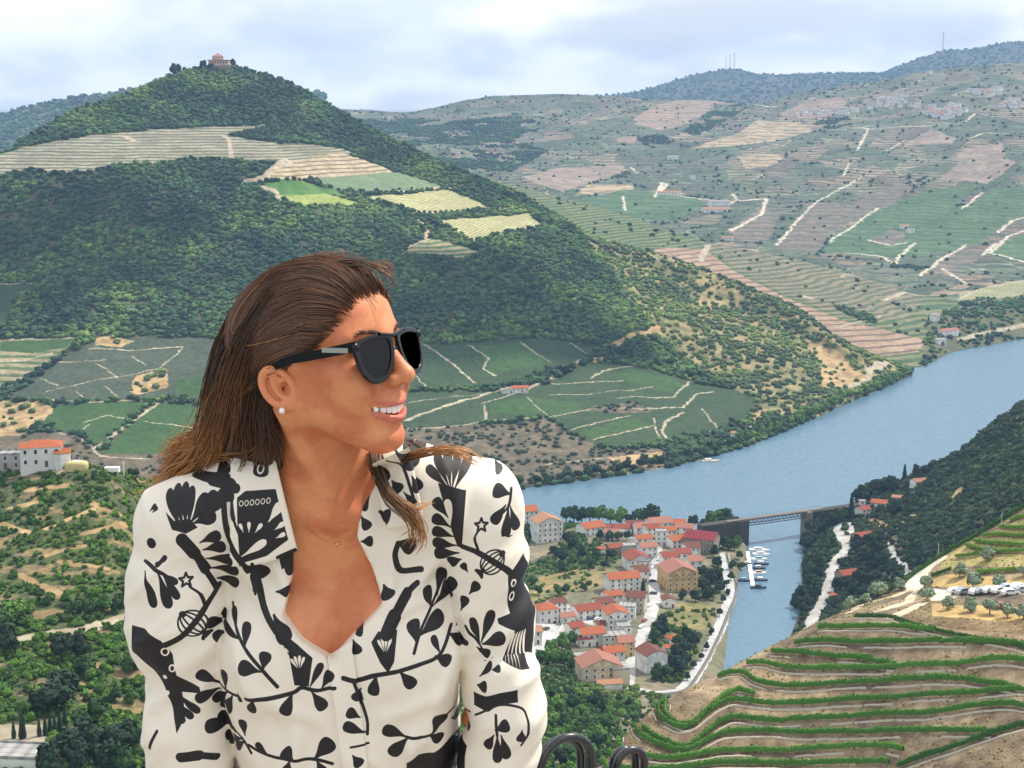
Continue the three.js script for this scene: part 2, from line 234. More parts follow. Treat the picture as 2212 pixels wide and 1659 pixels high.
  const P = []; P[1] = G_.forest; P[open] = soil([150, 136, 92], [104, 102, 66], 14); P[ter] = rowsC(soil([154, 144, 122], [132, 122, 102], 20), [66, 84, 62], 3.2, 0.42, 0.25); P[fan] = rowsC(G_.tan, [84, 84, 68], 4.4, 0.28, 0.2); P[fine] = rowsC(soil([124, 134, 100], [110, 122, 92], 20), [84, 112, 76], 2.1, 0.45, 0.2); P[lawn] = soil([68, 106, 42], [88, 120, 50], 30, 8); P[yel] = rowsD(soil([164, 162, 92], [146, 152, 80], 20), [110, 138, 62], 0.9, 3, 0.4); P[diag] = rowsD(soil([184, 176, 130], [170, 160, 116], 18), [110, 122, 76], 0.42, 5, 0.36); P[pth] = G_.path; P[vine] = rowsD(soil([50, 70, 38], [62, 78, 44], 26), [34, 58, 28], 1.1, 2.6, 0.5); P[scr] = G_.scrub; P[dry] = G_.dry; P[lv] = rowsD(soil([54, 86, 34], [64, 92, 40], 26), [38, 68, 28], 0.6, 2.6, 0.5); P[vined] = rowsD(soil([84, 86, 68], [70, 78, 58], 12), [46, 64, 46], 0.9, 3, 0.5); P[fanb] = rowsC(soil([150, 138, 104], [128, 124, 88], 14), [66, 88, 54], 3.4, 0.5, 0.2);
  L.finish(P);
}

// the lower spur behind it with terraces running down to the water
const spur2 = new Land({ name: 'terraced_spur', label: 'low terraced vineyard spur running down to the river bend', u0: 840, u1: 2380, du: 4, sub: 60, amp: 2.5, sc: 70, N: 1400, back: [[80, -25], [300, -130], [500, -200]], rows: [
  [[840, 480, 2150], [1170, 520, 2120], [1420, 590, 2050], [1700, 700, 1920], [1900, 800, 1740], [1985, 792, 0.5], [2060, 759, 0.5], [2130, 746, 0.5], [2212, 730, 0.5], [2380, 702, 0.5]],
  [[840, 400, 2350], [1170, 452, 2300], [1420, 542, 2200], [1700, 605, 2110], [1900, 680, 1990], [2010, 700, 1975], [2212, 668, 2080], [2380, 650, 2120]],
  [[840, 312, 2500], [950, 350, 2500], [1050, 382, 2450], [1200, 422, 2430], [1330, 457, 2400], [1500, 517, 2330], [1700, 557, 2280], [1900, 612, 2200], [2000, 640, 2170], [2212, 606, 2320], [2380, 590, 2380]],
] });
{
  const L = spur2, P = []; L.C.fill(1);
  L.poly(2, [[1380, 545], [1440, 535], [1520, 537], [1600, 592], [1690, 642], [1830, 694], [1920, 715], [2005, 735], [1985, 760], [1900, 770], [1820, 745], [1560, 610]]).poly(3, [[1500, 515], [1700, 555], [1900, 610], [2000, 640], [1960, 690], [1830, 685], [1690, 635], [1560, 560]]);
  L.poly(5, cropR([[830, 560], [960, 600], [1080, 640], [1100, 690], [900, 620]])).poly(4, [[1985, 795], [2010, 690], [2120, 640], [2380, 600], [2380, 720]]).poly(6, cropR([[1520, 480], [1900, 400], [1900, 540], [1540, 560]]));
  L.line(7, [[1530, 530], [1520, 548], [1512, 562]], 9).line(7, cropR([[870, 700], [1080, 650], [1110, 640]]), 4).line(7, cropR([[1120, 550], [1300, 500], [1440, 445]]), 6).line(7, cropR([[1440, 380], [1560, 450], [1570, 480], [1600, 520], [1530, 560]]), 5).line(7, cropR([[1580, 500], [1760, 470], [1900, 420]]), 5).line(7, cropR([[1530, 770], [1640, 740], [1720, 725], [1900, 690]]), 7).line(7, cropR([[690, 540], [740, 550]]), 9).line(7, cropR([[900, 430], [1000, 400]]), 5);
  P[1] = rowsC(soil([100, 108, 70], [116, 114, 78], 30), [54, 80, 44], 3, 0.55, 0.3); P[2] = rowsC(soil([162, 136, 112], [146, 122, 98], 20), [96, 80, 66], 3.6, 0.3, 0.2); P[3] = rowsC(soil([112, 108, 82], [126, 116, 90], 26), [70, 80, 56], 3, 0.45, 0.3); P[4] = soil([96, 94, 66], [80, 82, 56], 18); P[5] = G_.forest; P[6] = rowsD(soil([170, 160, 122], [140, 140, 98], 30), [96, 104, 76], 0.5, 5, 0.35); P[7] = G_.path;
  L.finish(P);
}

// the broad far hillside of small vineyard plots
const far = new Land({ name: 'far_hillside', label: 'broad far hillside of patchwork vineyards across the valley', u0: 640, u1: 2420, du: 5, sub: 60, wob: 4, amp: 9, sc: 170, N: 1700, back: [[200, -60], [700, -200]], rows: [
  [[640, 470, 2700], [1100, 500, 2700], [1500, 600, 12], [1700, 622, 10], [1900, 640, 8], [2212, 632, 8], [2420, 628, 8]],
  [[640, 340, 3500], [1100, 390, 3400], [1500, 455, 3200], [1900, 490, 3000], [2212, 480, 2950], [2420, 470, 2950]],
  [[640, 280, 4200], [1100, 290, 4200], [1500, 305, 4000], [1900, 310, 3700], [2212, 290, 3600], [2420, 280, 3600]],
  [[640, 222, 5000], [770, 236, 5000], [880, 242, 5000], [960, 229, 5000], [1080, 205, 5000], [1200, 202, 4950], [1330, 206, 4900], [1480, 216, 4850], [1640, 222, 4800], [1700, 208, 4800], [1800, 188, 4750], [1900, 173, 4700], [2000, 154, 4650], [2100, 144, 4600], [2212, 137, 4600], [2420, 120, 4600]],
] });
{
  const L = far, P = [], R = rng(77); L.C.fill(1);
  const wood = 2, pink = 3, pale = 4, grn = 5, pth = 6, brn = 7, mul = 8;
  for (const [c, p] of [
    [wood, [[-700, 520], [100, 510], [220, 500], [130, 560], [0, 600], [160, 650], [0, 740], [-700, 800]]], [wood, [[420, 770], [480, 735], [520, 735], [500, 765]]], [wood, [[740, 570], [850, 480], [1000, 440], [1040, 450], [930, 520], [800, 590]]], [wood, [[1300, 530], [1440, 500], [1500, 530], [1380, 560]]], [wood, [[540, 600], [650, 580], [690, 620], [600, 640]]], [wood, [[1330, 1080], [1390, 980], [1420, 970], [1400, 1040], [1350, 1090]]], [wood, [[1640, 1150], [1780, 1130], [1800, 1160], [1680, 1180]]],
    [pink, [[525, 510], [600, 460], [720, 435], [900, 440], [740, 540], [640, 560], [530, 535]]], [pink, [[1140, 500], [1250, 450], [1420, 415], [1450, 440], [1400, 500], [1250, 510]]], [pink, [[450, 595], [540, 590], [530, 615], [460, 610]]],
    [pale, [[770, 635], [960, 580], [1060, 525], [1250, 530], [1310, 560], [1150, 600], [900, 630]]], [pale, [[965, 665], [1100, 660], [1185, 670], [1150, 700], [1100, 720], [1010, 725]]], [pale, [[270, 845], [330, 800], [520, 795], [530, 820]]], [pale, [[625, 820], [740, 835], [730, 860], [630, 860]]],
    [mul, [[1680, 620], [1810, 560], [1920, 590], [1900, 625]]], [mul, [[1840, 780], [1930, 710], [2120, 680], [2180, 700], [2050, 790]]], [mul, [[1900, 700], [1960, 640], [2120, 620], [2130, 680]]], [mul, [[40, 770], [200, 720], [480, 710], [500, 740], [220, 830], [100, 800]]],
    [grn, [[1330, 1080], [1400, 1000], [1560, 920], [1800, 810], [2010, 800], [1900, 900], [2150, 940], [2000, 1060], [1740, 1110], [1500, 1110]]], [grn, [[2060, 1090], [2300, 960], [2300, 1140], [2110, 1130]]], [grn, [[1950, 900], [2080, 820], [2300, 780], [2300, 930], [2100, 940]]], [grn, [[270, 860], [520, 820], [780, 850], [860, 900], [640, 960], [300, 900]]],
    [brn, [[1140, 1060], [1310, 880], [1400, 870], [1500, 930], [1380, 1000], [1320, 1080]]], [brn, [[1540, 1030], [1640, 980], [1700, 990], [1690, 1040], [1600, 1055]]], [brn, [[1760, 1190], [1950, 1060], [2060, 1080], [2030, 1120], [1900, 1180]]], [brn, [[930, 1000], [1080, 900], [1160, 930], [1100, 1040], [980, 1030]]], [brn, [[1440, 890], [1640, 800], [1740, 790], [1640, 880], [1500, 920]]],
  ]) L.poly(c, cropF(p.map(([x, y]) => [x, y * 1.0])));
  for (const [w, p] of [[13, [[620, 855], [650, 785], [670, 790], [640, 830], [740, 850], [850, 865]]], [14, [[850, 895], [930, 890], [960, 880], [1100, 865], [1080, 930], [950, 1000]]], [9, [[1140, 1050], [1290, 900], [1330, 865], [1510, 760]]], [9, [[1370, 1040], [1560, 910], [1580, 890]]], [11, [[1440, 1090], [1600, 1110], [1650, 1140], [1740, 1040]]], [11, [[1950, 900], [2030, 830]]], [11, [[2100, 995], [2160, 950], [2300, 920]]], [11, [[2065, 1100], [2140, 1020], [2300, 960]]], [10, [[2065, 1100], [2200, 1140], [2300, 1150]]], [11, [[1760, 1190], [1960, 1055]]], [9, [[1490, 640], [1540, 560], [1500, 550]]], [9, [[1560, 560], [1800, 540], [1960, 520], [2000, 490]]], [9, [[480, 850], [490, 910]]], [9, [[950, 840], [980, 870]]], [8, [[1430, 750], [1460, 700]]], [9, [[1540, 1030], [1640, 1055], [1700, 1040]]], [10, [[2030, 1110], [2090, 1050]]], [8, [[1620, 640], [1700, 600]]], [10, [[1010, 445], [1140, 465]]], [9, [[510, 720], [540, 745]]], [8, [[1970, 600], [2050, 575], [2150, 580]]], [8, [[1860, 1160], [1960, 1230]]]]) L.line(pth, cropF(p), w * 0.6);
  const cell = 78, cols = [[84, 94, 72], [74, 88, 66], [112, 108, 88], [102, 92, 80], [82, 88, 72], [68, 84, 60], [126, 112, 96], [88, 92, 78]];
  const field = (x, z, h) => {
    const wx = x + (fbm(x / 120, z / 120, 2) - 0.5) * 90, wz = z * 0.75 + (fbm(x / 120 + 50, z / 120, 2) - 0.5) * 90, ci = Math.floor(wx / cell), cj = Math.floor(wz / cell); let b1 = 1e9, b2 = 1e9, id = 0;
    for (let a = -1; a < 2; a++) for (let b = -1; b < 2; b++) { const qx = (ci + a + hash(ci + a, cj + b)) * cell, qz = (cj + b + hash(ci + a + 91, cj + b + 13)) * cell, dd = Math.hypot(wx - qx, wz - qz); if (dd < b1) { b2 = b1; b1 = dd; id = hash(ci + a + 7, cj + b + 3); } else if (dd < b2) b2 = dd; }
    const c = cols[Math.floor(id * 8)], n = (vn(x / 5, z / 5) - 0.5) * 34 + (fbm(x / 40, z / 40, 2) - 0.5) * 40, w = h / 5 + id * 3 + vn(x / 40, z / 40), vr = (w - Math.floor(w)) < 0.35, st = 0, e = b2 - b1 < 4 ? (hash(Math.floor(id * 99), 5) < 0.45 ? 34 : -34) : 0;
    return vr ? [62 + n * 0.7, 78 + n * 0.7, 56 + n * 0.6] : [c[0] + 8 + n + e, c[1] + 4 + n + e, c[2] + n * 0.9 + e];
  };
  P[1] = field; P[wood] = ((w) => (x, z, h) => fbm(x / 70 + 11, z / 70, 3) < 0.44 ? field(x, z, h) : w(x, z))(soil([58, 70, 50], [72, 80, 58], 20, 7)); P[pink] = rowsC(soil([158, 132, 114], [140, 118, 100], 30, 8), [108, 104, 84], 6, 0.35); P[pale] = rowsC(soil([172, 152, 120], [150, 132, 102], 30, 8), [108, 104, 78], 7, 0.3); P[grn] = rowsC(soil([80, 104, 64], [68, 94, 56], 60, 8), [56, 84, 48], 5, 0.4); P[pth] = soil([206, 194, 172], [184, 172, 150], 9); P[brn] = rowsC(soil([122, 108, 94], [108, 98, 84], 30, 8), [82, 86, 68], 5.5, 0.4); P[mul] = soil([144, 128, 112], [126, 112, 98], 24, 8);
  L.finish(P);
}
// distant mountains
const mtn = new Land({ name: 'distant_mountain', label: 'blue distant mountain ridge under the masts', u0: 1150, u1: 2450, du: 5, sub: 30, amp: 14, sc: 300, N: 700, back: [[500, -120], [1500, -400]], rows: [
  [[1150, 270, 7200], [2450, 260, 7200]], [[1150, 232, 8000], [1600, 205, 8000], [2000, 170, 8000], [2450, 140, 8000]],
  [[1150, 215, 9000], [1330, 203, 9000], [1400, 188, 9000], [1480, 163, 9000], [1545, 152, 9000], [1583, 147, 9000], [1640, 158, 9000], [1720, 161, 9000], [1800, 159, 9000], [1900, 153, 9000], [1950, 136, 9000], [2000, 119, 9000], [2045, 107, 9000], [2090, 105, 9000], [2150, 98, 9000], [2212, 88, 9000], [2450, 70, 9000]] ] });
mtn.C.fill(1); mtn.finish([null, soil([56, 64, 40], [78, 78, 50], 120, 22)]);
const ridgeL = new Land({ name: 'distant_ridge', label: 'blue distant ridge behind the wooded hill', u0: -250, u1: 700, du: 5, sub: 30, amp: 8, sc: 150, N: 700, back: [[300, -90], [900, -300]], rows: [
  [[-250, 420, 4300], [700, 420, 4300]], [[-250, 330, 4900], [200, 300, 4900], [700, 260, 4900]], [[-250, 285, 5600], [0, 247, 5600], [60, 229, 5600], [130, 216, 5600], [200, 204, 5600], [260, 194, 5600], [330, 182, 5600], [500, 190, 5600], [700, 200, 5600]] ] });
ridgeL.C.fill(1); ridgeL.finish([null, soil([56, 64, 40], [78, 78, 50], 60, 14)]);

// the scrub-covered slope on the right with a few houses by the bridge
const slope = new Land({ name: 'scrub_hillside', label: 'dark scrubby hillside between the river and the terraced vineyard', u0: 1600, u1: 2400, du: 3, sub: 50, amp: 2, sc: 30, N: 1100, front: -12, back: [[30, -8], [120, -70], [190, -130]], rows: [
  [[1600, 1480, -2], [1640, 1440, -2], [1690, 1385, -2], [1722, 1376, 2], [1800, 1340, 840], [2000, 1290, 790], [2400, 1150, 740]],
  [[1600, 1470, -2], [1640, 1420, -2], [1690, 1335, -2], [1735, 1215, 1], [1790, 1190, 8], [1850, 1170, 985], [2000, 1130, 950], [2212, 1030, 900], [2400, 960, 880]],
  [[1600, 1460, -2], [1640, 1415, -2], [1690, 1330, -2], [1740, 1190, 0.6], [1770, 1150, 4], [1810, 1132, 9], [1850, 1092, 11], [1920, 1062, 1100], [1985, 1022, 1090], [2060, 985, 1080], [2100, 957, 1080], [2150, 918, 1080], [2212, 872, 1080], [2400, 790, 1080]],
] });
{
  const L = slope, P = []; L.C.fill(1);
  L.line(2, cropB([[1325, 455], [1345, 540], [1390, 640], [1400, 705], [1300, 790], [1285, 920], [1250, 1010], [1220, 1110], [1140, 1220], [1105, 1340]]), 8).line(2, cropB([[1430, 470], [1440, 560], [1410, 640]]), 5).line(2, cropB([[1740, 610], [1790, 720], [1890, 870], [1960, 830]]), 4).line(3, cropB([[1560, 420], [1700, 500], [1760, 480]]), 6).poly(3, cropB([[1900, 400], [2000, 380], [1960, 440]])).poly(3, cropB([[1830, 420], [1900, 500], [1840, 480]])).poly(3, cropB([[2200, 230], [2330, 180], [2360, 210], [2240, 280]])).poly(4, cropB([[1740, 560], [1830, 620], [1900, 760], [1840, 760], [1760, 640]]));
  P[1] = soil([86, 82, 58], [70, 72, 48], 12); P[2] = soil([186, 184, 178], [170, 166, 158], 8); P[3] = G_.dry; P[4] = soil([124, 106, 80], [106, 92, 70], 8); L.finish(P);
}
// the tongue of land with the village
const town = new Land({ name: 'village_ground', label: 'low tongue of land carrying the riverside village', u0: 820, u1: 1640, du: 3, sub: 40, amp: 0.7, sc: 24, N: 1600, front: -15, back: [[10, -5], [30, -14]], rows: [
  [[820, 1740, 400], [1130, 1715, 440], [1300, 1690, 480], [1380, 1620, 600], [1480, 1580, 680], [1560, 1540, -2], [1640, 1500, -3]],
  [[820, 1500, 640], [1130, 1492, 690], [1250, 1492, 712], [1380, 1502, 716], [1450, 1497, 7], [1500, 1476, 5], [1550, 1408, 4], [1566, 1370, 2], [1585, 1330, -3], [1640, 1300, -3]],
  [[820, 1300, 800], [1130, 1300, 862], [1250, 1300, 872], [1400, 1300, 8], [1500, 1300, 5], [1560, 1300, 4], [1582, 1298, 3], [1598, 1290, -3], [1640, 1250, -3]],
  [[820, 1180, 960], [1130, 1180, 1000], [1300, 1180, 7], [1500, 1180, 5], [1605, 1180, 4], [1618, 1178, -3], [1640, 1176, -3]],
  [[820, 1135, 1045], [1130, 1128, 3], [1400, 1134, 4], [1560, 1152, 4], [1600, 1162, 3], [1616, 1168, -3], [1640, 1170, -3]],
] });
{
  const L = town, P = []; L.C.fill(1); L.poly(2, cropT([[-900, 420], [430, 470], [620, 700], [640, 900], [200, 990], [-900, 1000]])).poly(3, cropT([[-900, 990], [160, 980], [420, 960], [160, 1150], [-900, 1150]]));
  L.poly(2, cropT([[-900, 1400], [400, 1330], [820, 1530], [900, 1640], [500, 1800], [-900, 2300]])).poly(5, cropT([[150, 620], [330, 590], [370, 650], [160, 760]])).poly(3, cropT([[160, 850], [700, 760], [640, 900], [400, 950], [160, 990]])).poly(2, cropT([[330, 700], [600, 600], [780, 700], [700, 780], [380, 800]]));
  L.poly(3, cropT([[1040, 1040], [1250, 1000], [1380, 1030], [1340, 1190], [1060, 1160]])).poly(2, cropT([[960, 1150], [1290, 1190], [1250, 1380], [1150, 1540], [960, 1530]])).poly(2, cropT([[1240, 830], [1420, 700], [1440, 900], [1360, 1000], [1250, 960]]));
  L.line(4, cropT([[1015, 560], [1000, 640], [975, 760], [975, 900], [985, 1000], [935, 1150], [885, 1250], [850, 1350], [815, 1450], [800, 1560]]), 6.5).line(4, cropT([[1440, 690], [1460, 830], [1485, 950], [1440, 1080], [1385, 1220], [1310, 1380], [1230, 1510], [1160, 1580]]), 6).line(4, cropT([[420, 1040], [330, 1180], [240, 1330]]), 9).line(4, cropT([[240, 1150], [330, 1080], [440, 1050]]), 9).line(4, cropT([[560, 1130], [700, 1160], [800, 1110]]), 9).line(4, cropT([[870, 1575], [1000, 1600], [1160, 1585]]), 5).line(4, cropT([[690, 560], [900, 590], [1000, 570]]), 5);
  L.line(6, cropT([[150, 880], [450, 810], [650, 760]]), 1.6).line(6, cropT([[200, 940], [420, 860]]), 1.6);
  P[1] = soil([122, 114, 92], [102, 102, 76], 10); P[2] = soil([78, 86, 54], [98, 98, 64], 9); P[3] = soil([140, 122, 82], [110, 110, 66], 8); P[4] = soil([184, 184, 182], [168, 166, 162], 9); P[5] = soil([136, 124, 100], [118, 112, 88], 9); P[6] = G_.dry; L.finish(P);
}
// the near shoulder on the left
const shoulder = new Land({ name: 'near_hillside', label: 'near green and ochre hillside below the white house', u0: -260, u1: 1060, du: 3, sub: 70, amp: 1.2, sc: 14, N: 1500, front: -30, back: [[12, -2], [60, -34], [160, -110]], rows: [
  [[-260, 1770, 330], [0, 1735, 336], [300, 1735, 342], [900, 1760, 380], [1060, 1770, 400]],
  [[-260, 1430, 420], [0, 1388, 430], [280, 1338, 450], [600, 1400, 490], [900, 1480, 530], [1060, 1560, 560]],
  [[-260, 1012, 565], [0, 1007, 552], [150, 1003, 546], [230, 1022, 540], [320, 1042, 560], [420, 1062, 600], [600, 1120, 640], [900, 1310, 660], [1060, 1420, 660]],
] });
{
  const L = shoulder, P = []; L.C.fill(1);
  L.line(2, [[-60, 1410], [30, 1385], [140, 1362], [280, 1333]], 4.5).line(2, [[-200, 1013], [40, 1010], [110, 1008], [150, 1021]], 4).poly(4, [[-100, 1560], [70, 1565], [100, 1560], [110, 1659], [-100, 1680]]);
  for (const p of [[[20, 1100], [80, 1085]], [[60, 1060], [150, 1050]], [[100, 1140], [200, 1100]], [[90, 1200], [180, 1180]], [[130, 1210], [230, 1230]], [[40, 1240], [130, 1280]], [[200, 1090], [260, 1110]], [[110, 1480], [210, 1470]], [[150, 1420], [230, 1440]], [[0, 1130], [60, 1150]], [[180, 1150], [270, 1130]]]) L.line(3, p, 2.6);
  P[1] = (x, z, h) => { const n = fbm(x / 9, z / 5, 4) - 0.12, w = h / 2.2 + fbm(x / 20, z / 20, 2); return n + (w - Math.floor(w) < 0.4 ? 0.09 : 0) > 0.53 ? [122 + 50 * (vn(x, z) - 0.5), 106 + 46 * (vn(x, z) - 0.5), 74] : [72 + 40 * (vn(x * 1.3, z) - 0.5), 82 + 40 * (vn(x * 1.3, z) - 0.5), 46]; };
  P[2] = G_.path; P[3] = G_.dry; P[4] = soil([150, 140, 120], [130, 120, 100], 6); L.finish(P);
}
// water
{
  const N = 512, D = new Uint8Array(N * N * 4);
  for (let j = 0; j < N; j++) for (let i = 0; i < N; i++) { const f = (a, b, s) => { const t = i / N * s, w = j / N * s; return fbm(t + a, w + b, 3); }; const e = (i / N) ; const n = lerp(f(0, 0, 40), f(40, 0, 40), 0) ; const k = (j * N + i) * 4, q = 255 * n; D[k] = D[k + 1] = D[k + 2] = q; D[k + 3] = 255; }
  const t = new THREE.DataTexture(D, N, N, THREE.RGBAFormat); t.wrapS = t.wrapT = THREE.MirroredRepeatWrapping; t.repeat.set(90, 150); t.magFilter = THREE.LinearFilter; t.needsUpdate = true;
  const g = new THREE.PlaneGeometry(9000, 9000, 1, 1).rotateX(-Math.PI / 2).translate(0, 0, -4200);
  structure('river', g, new THREE.MeshPhysicalMaterial({ color: new THREE.Color().setRGB(0.10, 0.185, 0.25), roughness: 0.24, bumpMap: t, bumpScale: 0.35, ior: 1.33 }), 'wide blue river winding between the hills');
  structure('ground', new THREE.PlaneGeometry(15000, 12000).rotateX(-Math.PI / 2).translate(0, -12, -5200), std(srgb(90, 96, 70), 1), 'valley floor running on to the horizon');
}
// ---------------------------------------------------------------- foliage
function leafQuads(list) {   // list of [centre, outward, size]
  const n = list.length, P = new Float32Array(n * 12), N = new Float32Array(n * 12), I = [], R = rng(n + 5), a = V3(), b = V3(), o = V3(), f = V3();
  list.forEach(([c, out, s], k) => {
    o.copy(out).normalize(); a.set(R() - 0.5, R() - 0.5, R() - 0.5).normalize(); b.crossVectors(a, o).normalize().multiplyScalar(s * (0.7 + 0.6 * R())); a.lerp(o, -0.35 * R()).normalize().multiplyScalar(s * (0.6 + 0.7 * R()));
    [[-1, -0.4], [0.1, -1], [1, 0.3], [-0.2, 1]].forEach(([p, q], j) => { const i = k * 12 + j * 3; P[i] = c.x + a.x * p + b.x * q; P[i + 1] = c.y + a.y * p + b.y * q; P[i + 2] = c.z + a.z * p + b.z * q; N[i] = o.x; N[i + 1] = o.y; N[i + 2] = o.z; });
    f.crossVectors(a, b).normalize(); const flip = f.dot(o) < 0; if (flip) f.negate(); f.lerp(o, 0.45).normalize(); for (let j = 0; j < 4; j++) { const i = k * 12 + j * 3; N[i] = f.x; N[i + 1] = f.y; N[i + 2] = f.z; }
    const e = k * 4; if (flip) I.push(e, e + 2, e + 1, e, e + 3, e + 2); else I.push(e, e + 1, e + 2, e, e + 2, e + 3);
  });
  const g = new THREE.BufferGeometry(); g.setAttribute('position', new THREE.BufferAttribute(P, 3)); g.setAttribute('normal', new THREE.BufferAttribute(N, 3)); g.setIndex(I); return g;
}
function lump(r, det, seed, rough = 0.3) {
  const g = mergeVertices(new THREE.IcosahedronGeometry(r, det).deleteAttribute('uv').deleteAttribute('normal')), p = g.attributes.position;
  for (let i = 0; i < p.count; i++) { const k = 1 + rough * ((hash(i * 7 + seed, seed * 13 + i) - 0.5) + (vn(p.getX(i) * 2.2 / r + seed, p.getZ(i) * 2.2 / r + p.getY(i) * 1.7 / r) - 0.5)); p.setXYZ(i, p.getX(i) * k, p.getY(i) * k, p.getZ(i) * k); }
  g.computeVertexNormals(); return g;
}
// a crown about 1 m in radius, centred on its middle; several clumps of leaves round darker hearts
function crown(seed, clumps, per, leaf, tall = 0.85, spread = 0.62) {
  const R = rng(seed), L = [], gs = [];
  for (let i = 0; i < clumps; i++) {
    const a = R() * 6.283, e = Math.asin(lerp(-0.75, 1, R())), rr = i === 0 ? 0 : spread * (0.75 + 0.4 * R()), c = V3(Math.cos(a) * Math.cos(e) * rr, Math.sin(e) * rr * tall, Math.sin(a) * Math.cos(e) * rr), r = (i === 0 ? 0.62 : 0.30 + 0.2 * R());
    gs.push(lump(r * 0.78, 1, seed + i, 0.35).translate(c.x, c.y, c.z));
    for (let k = 0; k < per * r * r * 4; k++) { const d = V3(R() - 0.5, R() - 0.4, R() - 0.5).normalize(), q = c.clone().addScaledVector(d, r * (0.72 + 0.42 * R())); L.push([q, d.clone().lerp(q, 0.4), leaf * (0.6 + 0.8 * R())]); }
  }
  gs.push(leafQuads(L)); return mergeGeometries(gs);
}
function tapered(a, b, ra, rb, n = 6) { const d = b.clone().sub(a), g = new THREE.CylinderGeometry(rb, ra, d.length(), n, 1).deleteAttribute('uv'); g.applyQuaternion(new THREE.Quaternion().setFromUnitVectors(V3(0, 1, 0), d.clone().normalize())); const m = a.clone().add(b).multiplyScalar(0.5); return g.translate(m.x, m.y, m.z); }
function trunkGeo(seed) { const R = rng(seed), gs = [tapered(V3(0, -0.15, 0), V3(0, 0.9, 0), 0.09, 0.06)]; for (let i = 0; i < 4; i++) { const a = R() * 6.28; gs.push(tapered(V3(0, 0.55 + 0.1 * i, 0), V3(Math.cos(a) * 0.45, 1.15 + 0.2 * R(), Math.sin(a) * 0.45), 0.045, 0.015, 5)); } return mergeGeometries(gs); }
const leafMat = (r, g, b) => new THREE.MeshStandardMaterial({ color: srgb(r, g, b), roughness: 0.95, side: THREE.DoubleSide });
const barkMat = std(srgb(92, 76, 60), 1);
const crowns = [crown(11, 9, 90, 0.15), crown(23, 10, 84, 0.14), crown(37, 8, 96, 0.15, 1.1), crown(51, 10, 84, 0.14, 0.7)], trunks = [trunkGeo(3), trunkGeo(8)];
const scrubCrown = crown(71, 6, 42, 0.19, 0.7);
function tree(p, h, w, mat, label, group, name = 'tree', k = 0, category = 'tree') {   // crown over a tapered trunk, standing at p
  const t = thing(name, label, category, p, group), c = part('crown', crowns[k % 4], mat, t), s = part('trunk', trunks[k % 2], barkMat, t), ch = h * 0.9;
  c.scale.set(w / 2, ch / 1.9, w / 2); c.position.y = h - ch / 2 + 0.03 * h; c.rotation.y = k * 1.7; s.scale.set(h * 0.5, h * 0.55, h * 0.5); return t;
}
function spread(name, geo, pts, size, cols, label, seed, lift = 0.35, jitter = 0.35) {   // what nobody could count
  const R = rng(seed), m = new THREE.InstancedMesh(geo, new THREE.MeshStandardMaterial({ color: 0xffffff, roughness: 1, side: THREE.DoubleSide }), pts.length), o = new THREE.Object3D(), c = new THREE.Color();
  pts.forEach(([x, y, z, k = 1], i) => {
    const s = size(R, x, z) * k; o.position.set(x, y + s * lift, z); o.rotation.set(0, R() * 6.28, 0); o.scale.set(s * (0.85 + jitter * R()), s * (0.75 + jitter * 1.4 * R()), s * (0.85 + jitter * R())); o.updateMatrix(); m.setMatrixAt(i, o.matrix);
    const t = fbm(x / 55, z / 55, 3), q = clamp((t - 0.25) * 2 * 0.65 + R() * 0.35) * (cols.length - 1), a = Math.min(cols.length - 2, Math.floor(q)), f = q - a, g = 0.82 + 0.36 * R();
    c.setRGB(lerp(cols[a][0], cols[a + 1][0], f) * g / 255, lerp(cols[a][1], cols[a + 1][1], f) * g / 255, lerp(cols[a][2], cols[a + 1][2], f) * g / 255, THREE.SRGBColorSpace); m.setColorAt(i, c);
  });
  m.name = numbered(name); m.castShadow = m.receiveShadow = true; tag(m, label, null, null, 'stuff'); scene.add(m); return m;
}
const farBush = mergeGeometries([lump(1, 1, 5, 0.7), lump(0.62, 1, 9, 0.7).translate(0.55, 0.35, 0.3), lump(0.55, 1, 14, 0.7).translate(-0.5, 0.3, -0.35)]);
const GREENS = [[34, 56, 40], [44, 70, 46], [58, 86, 48], [80, 106, 52], [104, 124, 62]];
// fair-weather clouds above the frame; their shade lies on the middle of the wooded hill and on its left foot
function cloud(u, v, L, reach, sx, sz, seed, label) { const t = L.on(u, v).addScaledVector(SUN, reach), R = rng(seed), gs = []; for (let i = 0; i < 16; i++) { const a = R() * 6.28, r = Math.sqrt(R()) * 0.8, s = 0.28 + 0.25 * R(); gs.push(lump(s, 2, seed + i, 0.4).scale(sx, 60, sz).translate(Math.cos(a) * r * sx, 30 * R(), Math.sin(a) * r * sz)); } const m = single('cloud', mergeGeometries(gs), std(srgb(244, 245, 248), 1), label, 'cloud'); m.position.copy(t); }
cloud(1130, 640, hill, 1500, 185, 120, 21, 'white cloud high above the wooded hill, shading its middle slope'); cloud(120, 560, hill, 1450, 140, 90, 33, 'smaller white cloud shading the left foot of the wooded hill');
spread('hillside_forest', farBush, hill.scatter(52000, 1, (c, x, z) => c === 1 ? 1 : 0), (R) => 1.5 + 2.0 * R() * R() + 0.4 * R(), GREENS, 'dense green woodland and scrub covering the conical hill', 2);
spread('hillside_trees', scrubCrown, hill.scatter(5200, 31, (c, x, z) => c === 1 ? sstep(0.46, 0.6, fbm(x / 45 + 70, z / 45, 3)) : 0), (R) => 2.6 + 2.6 * R() * R() + 0.5 * R(), [[30, 50, 38], [40, 64, 42], [56, 80, 46], [92, 114, 56]], 'taller trees standing in groups among the woodland of the conical hill', 32, 0.5);
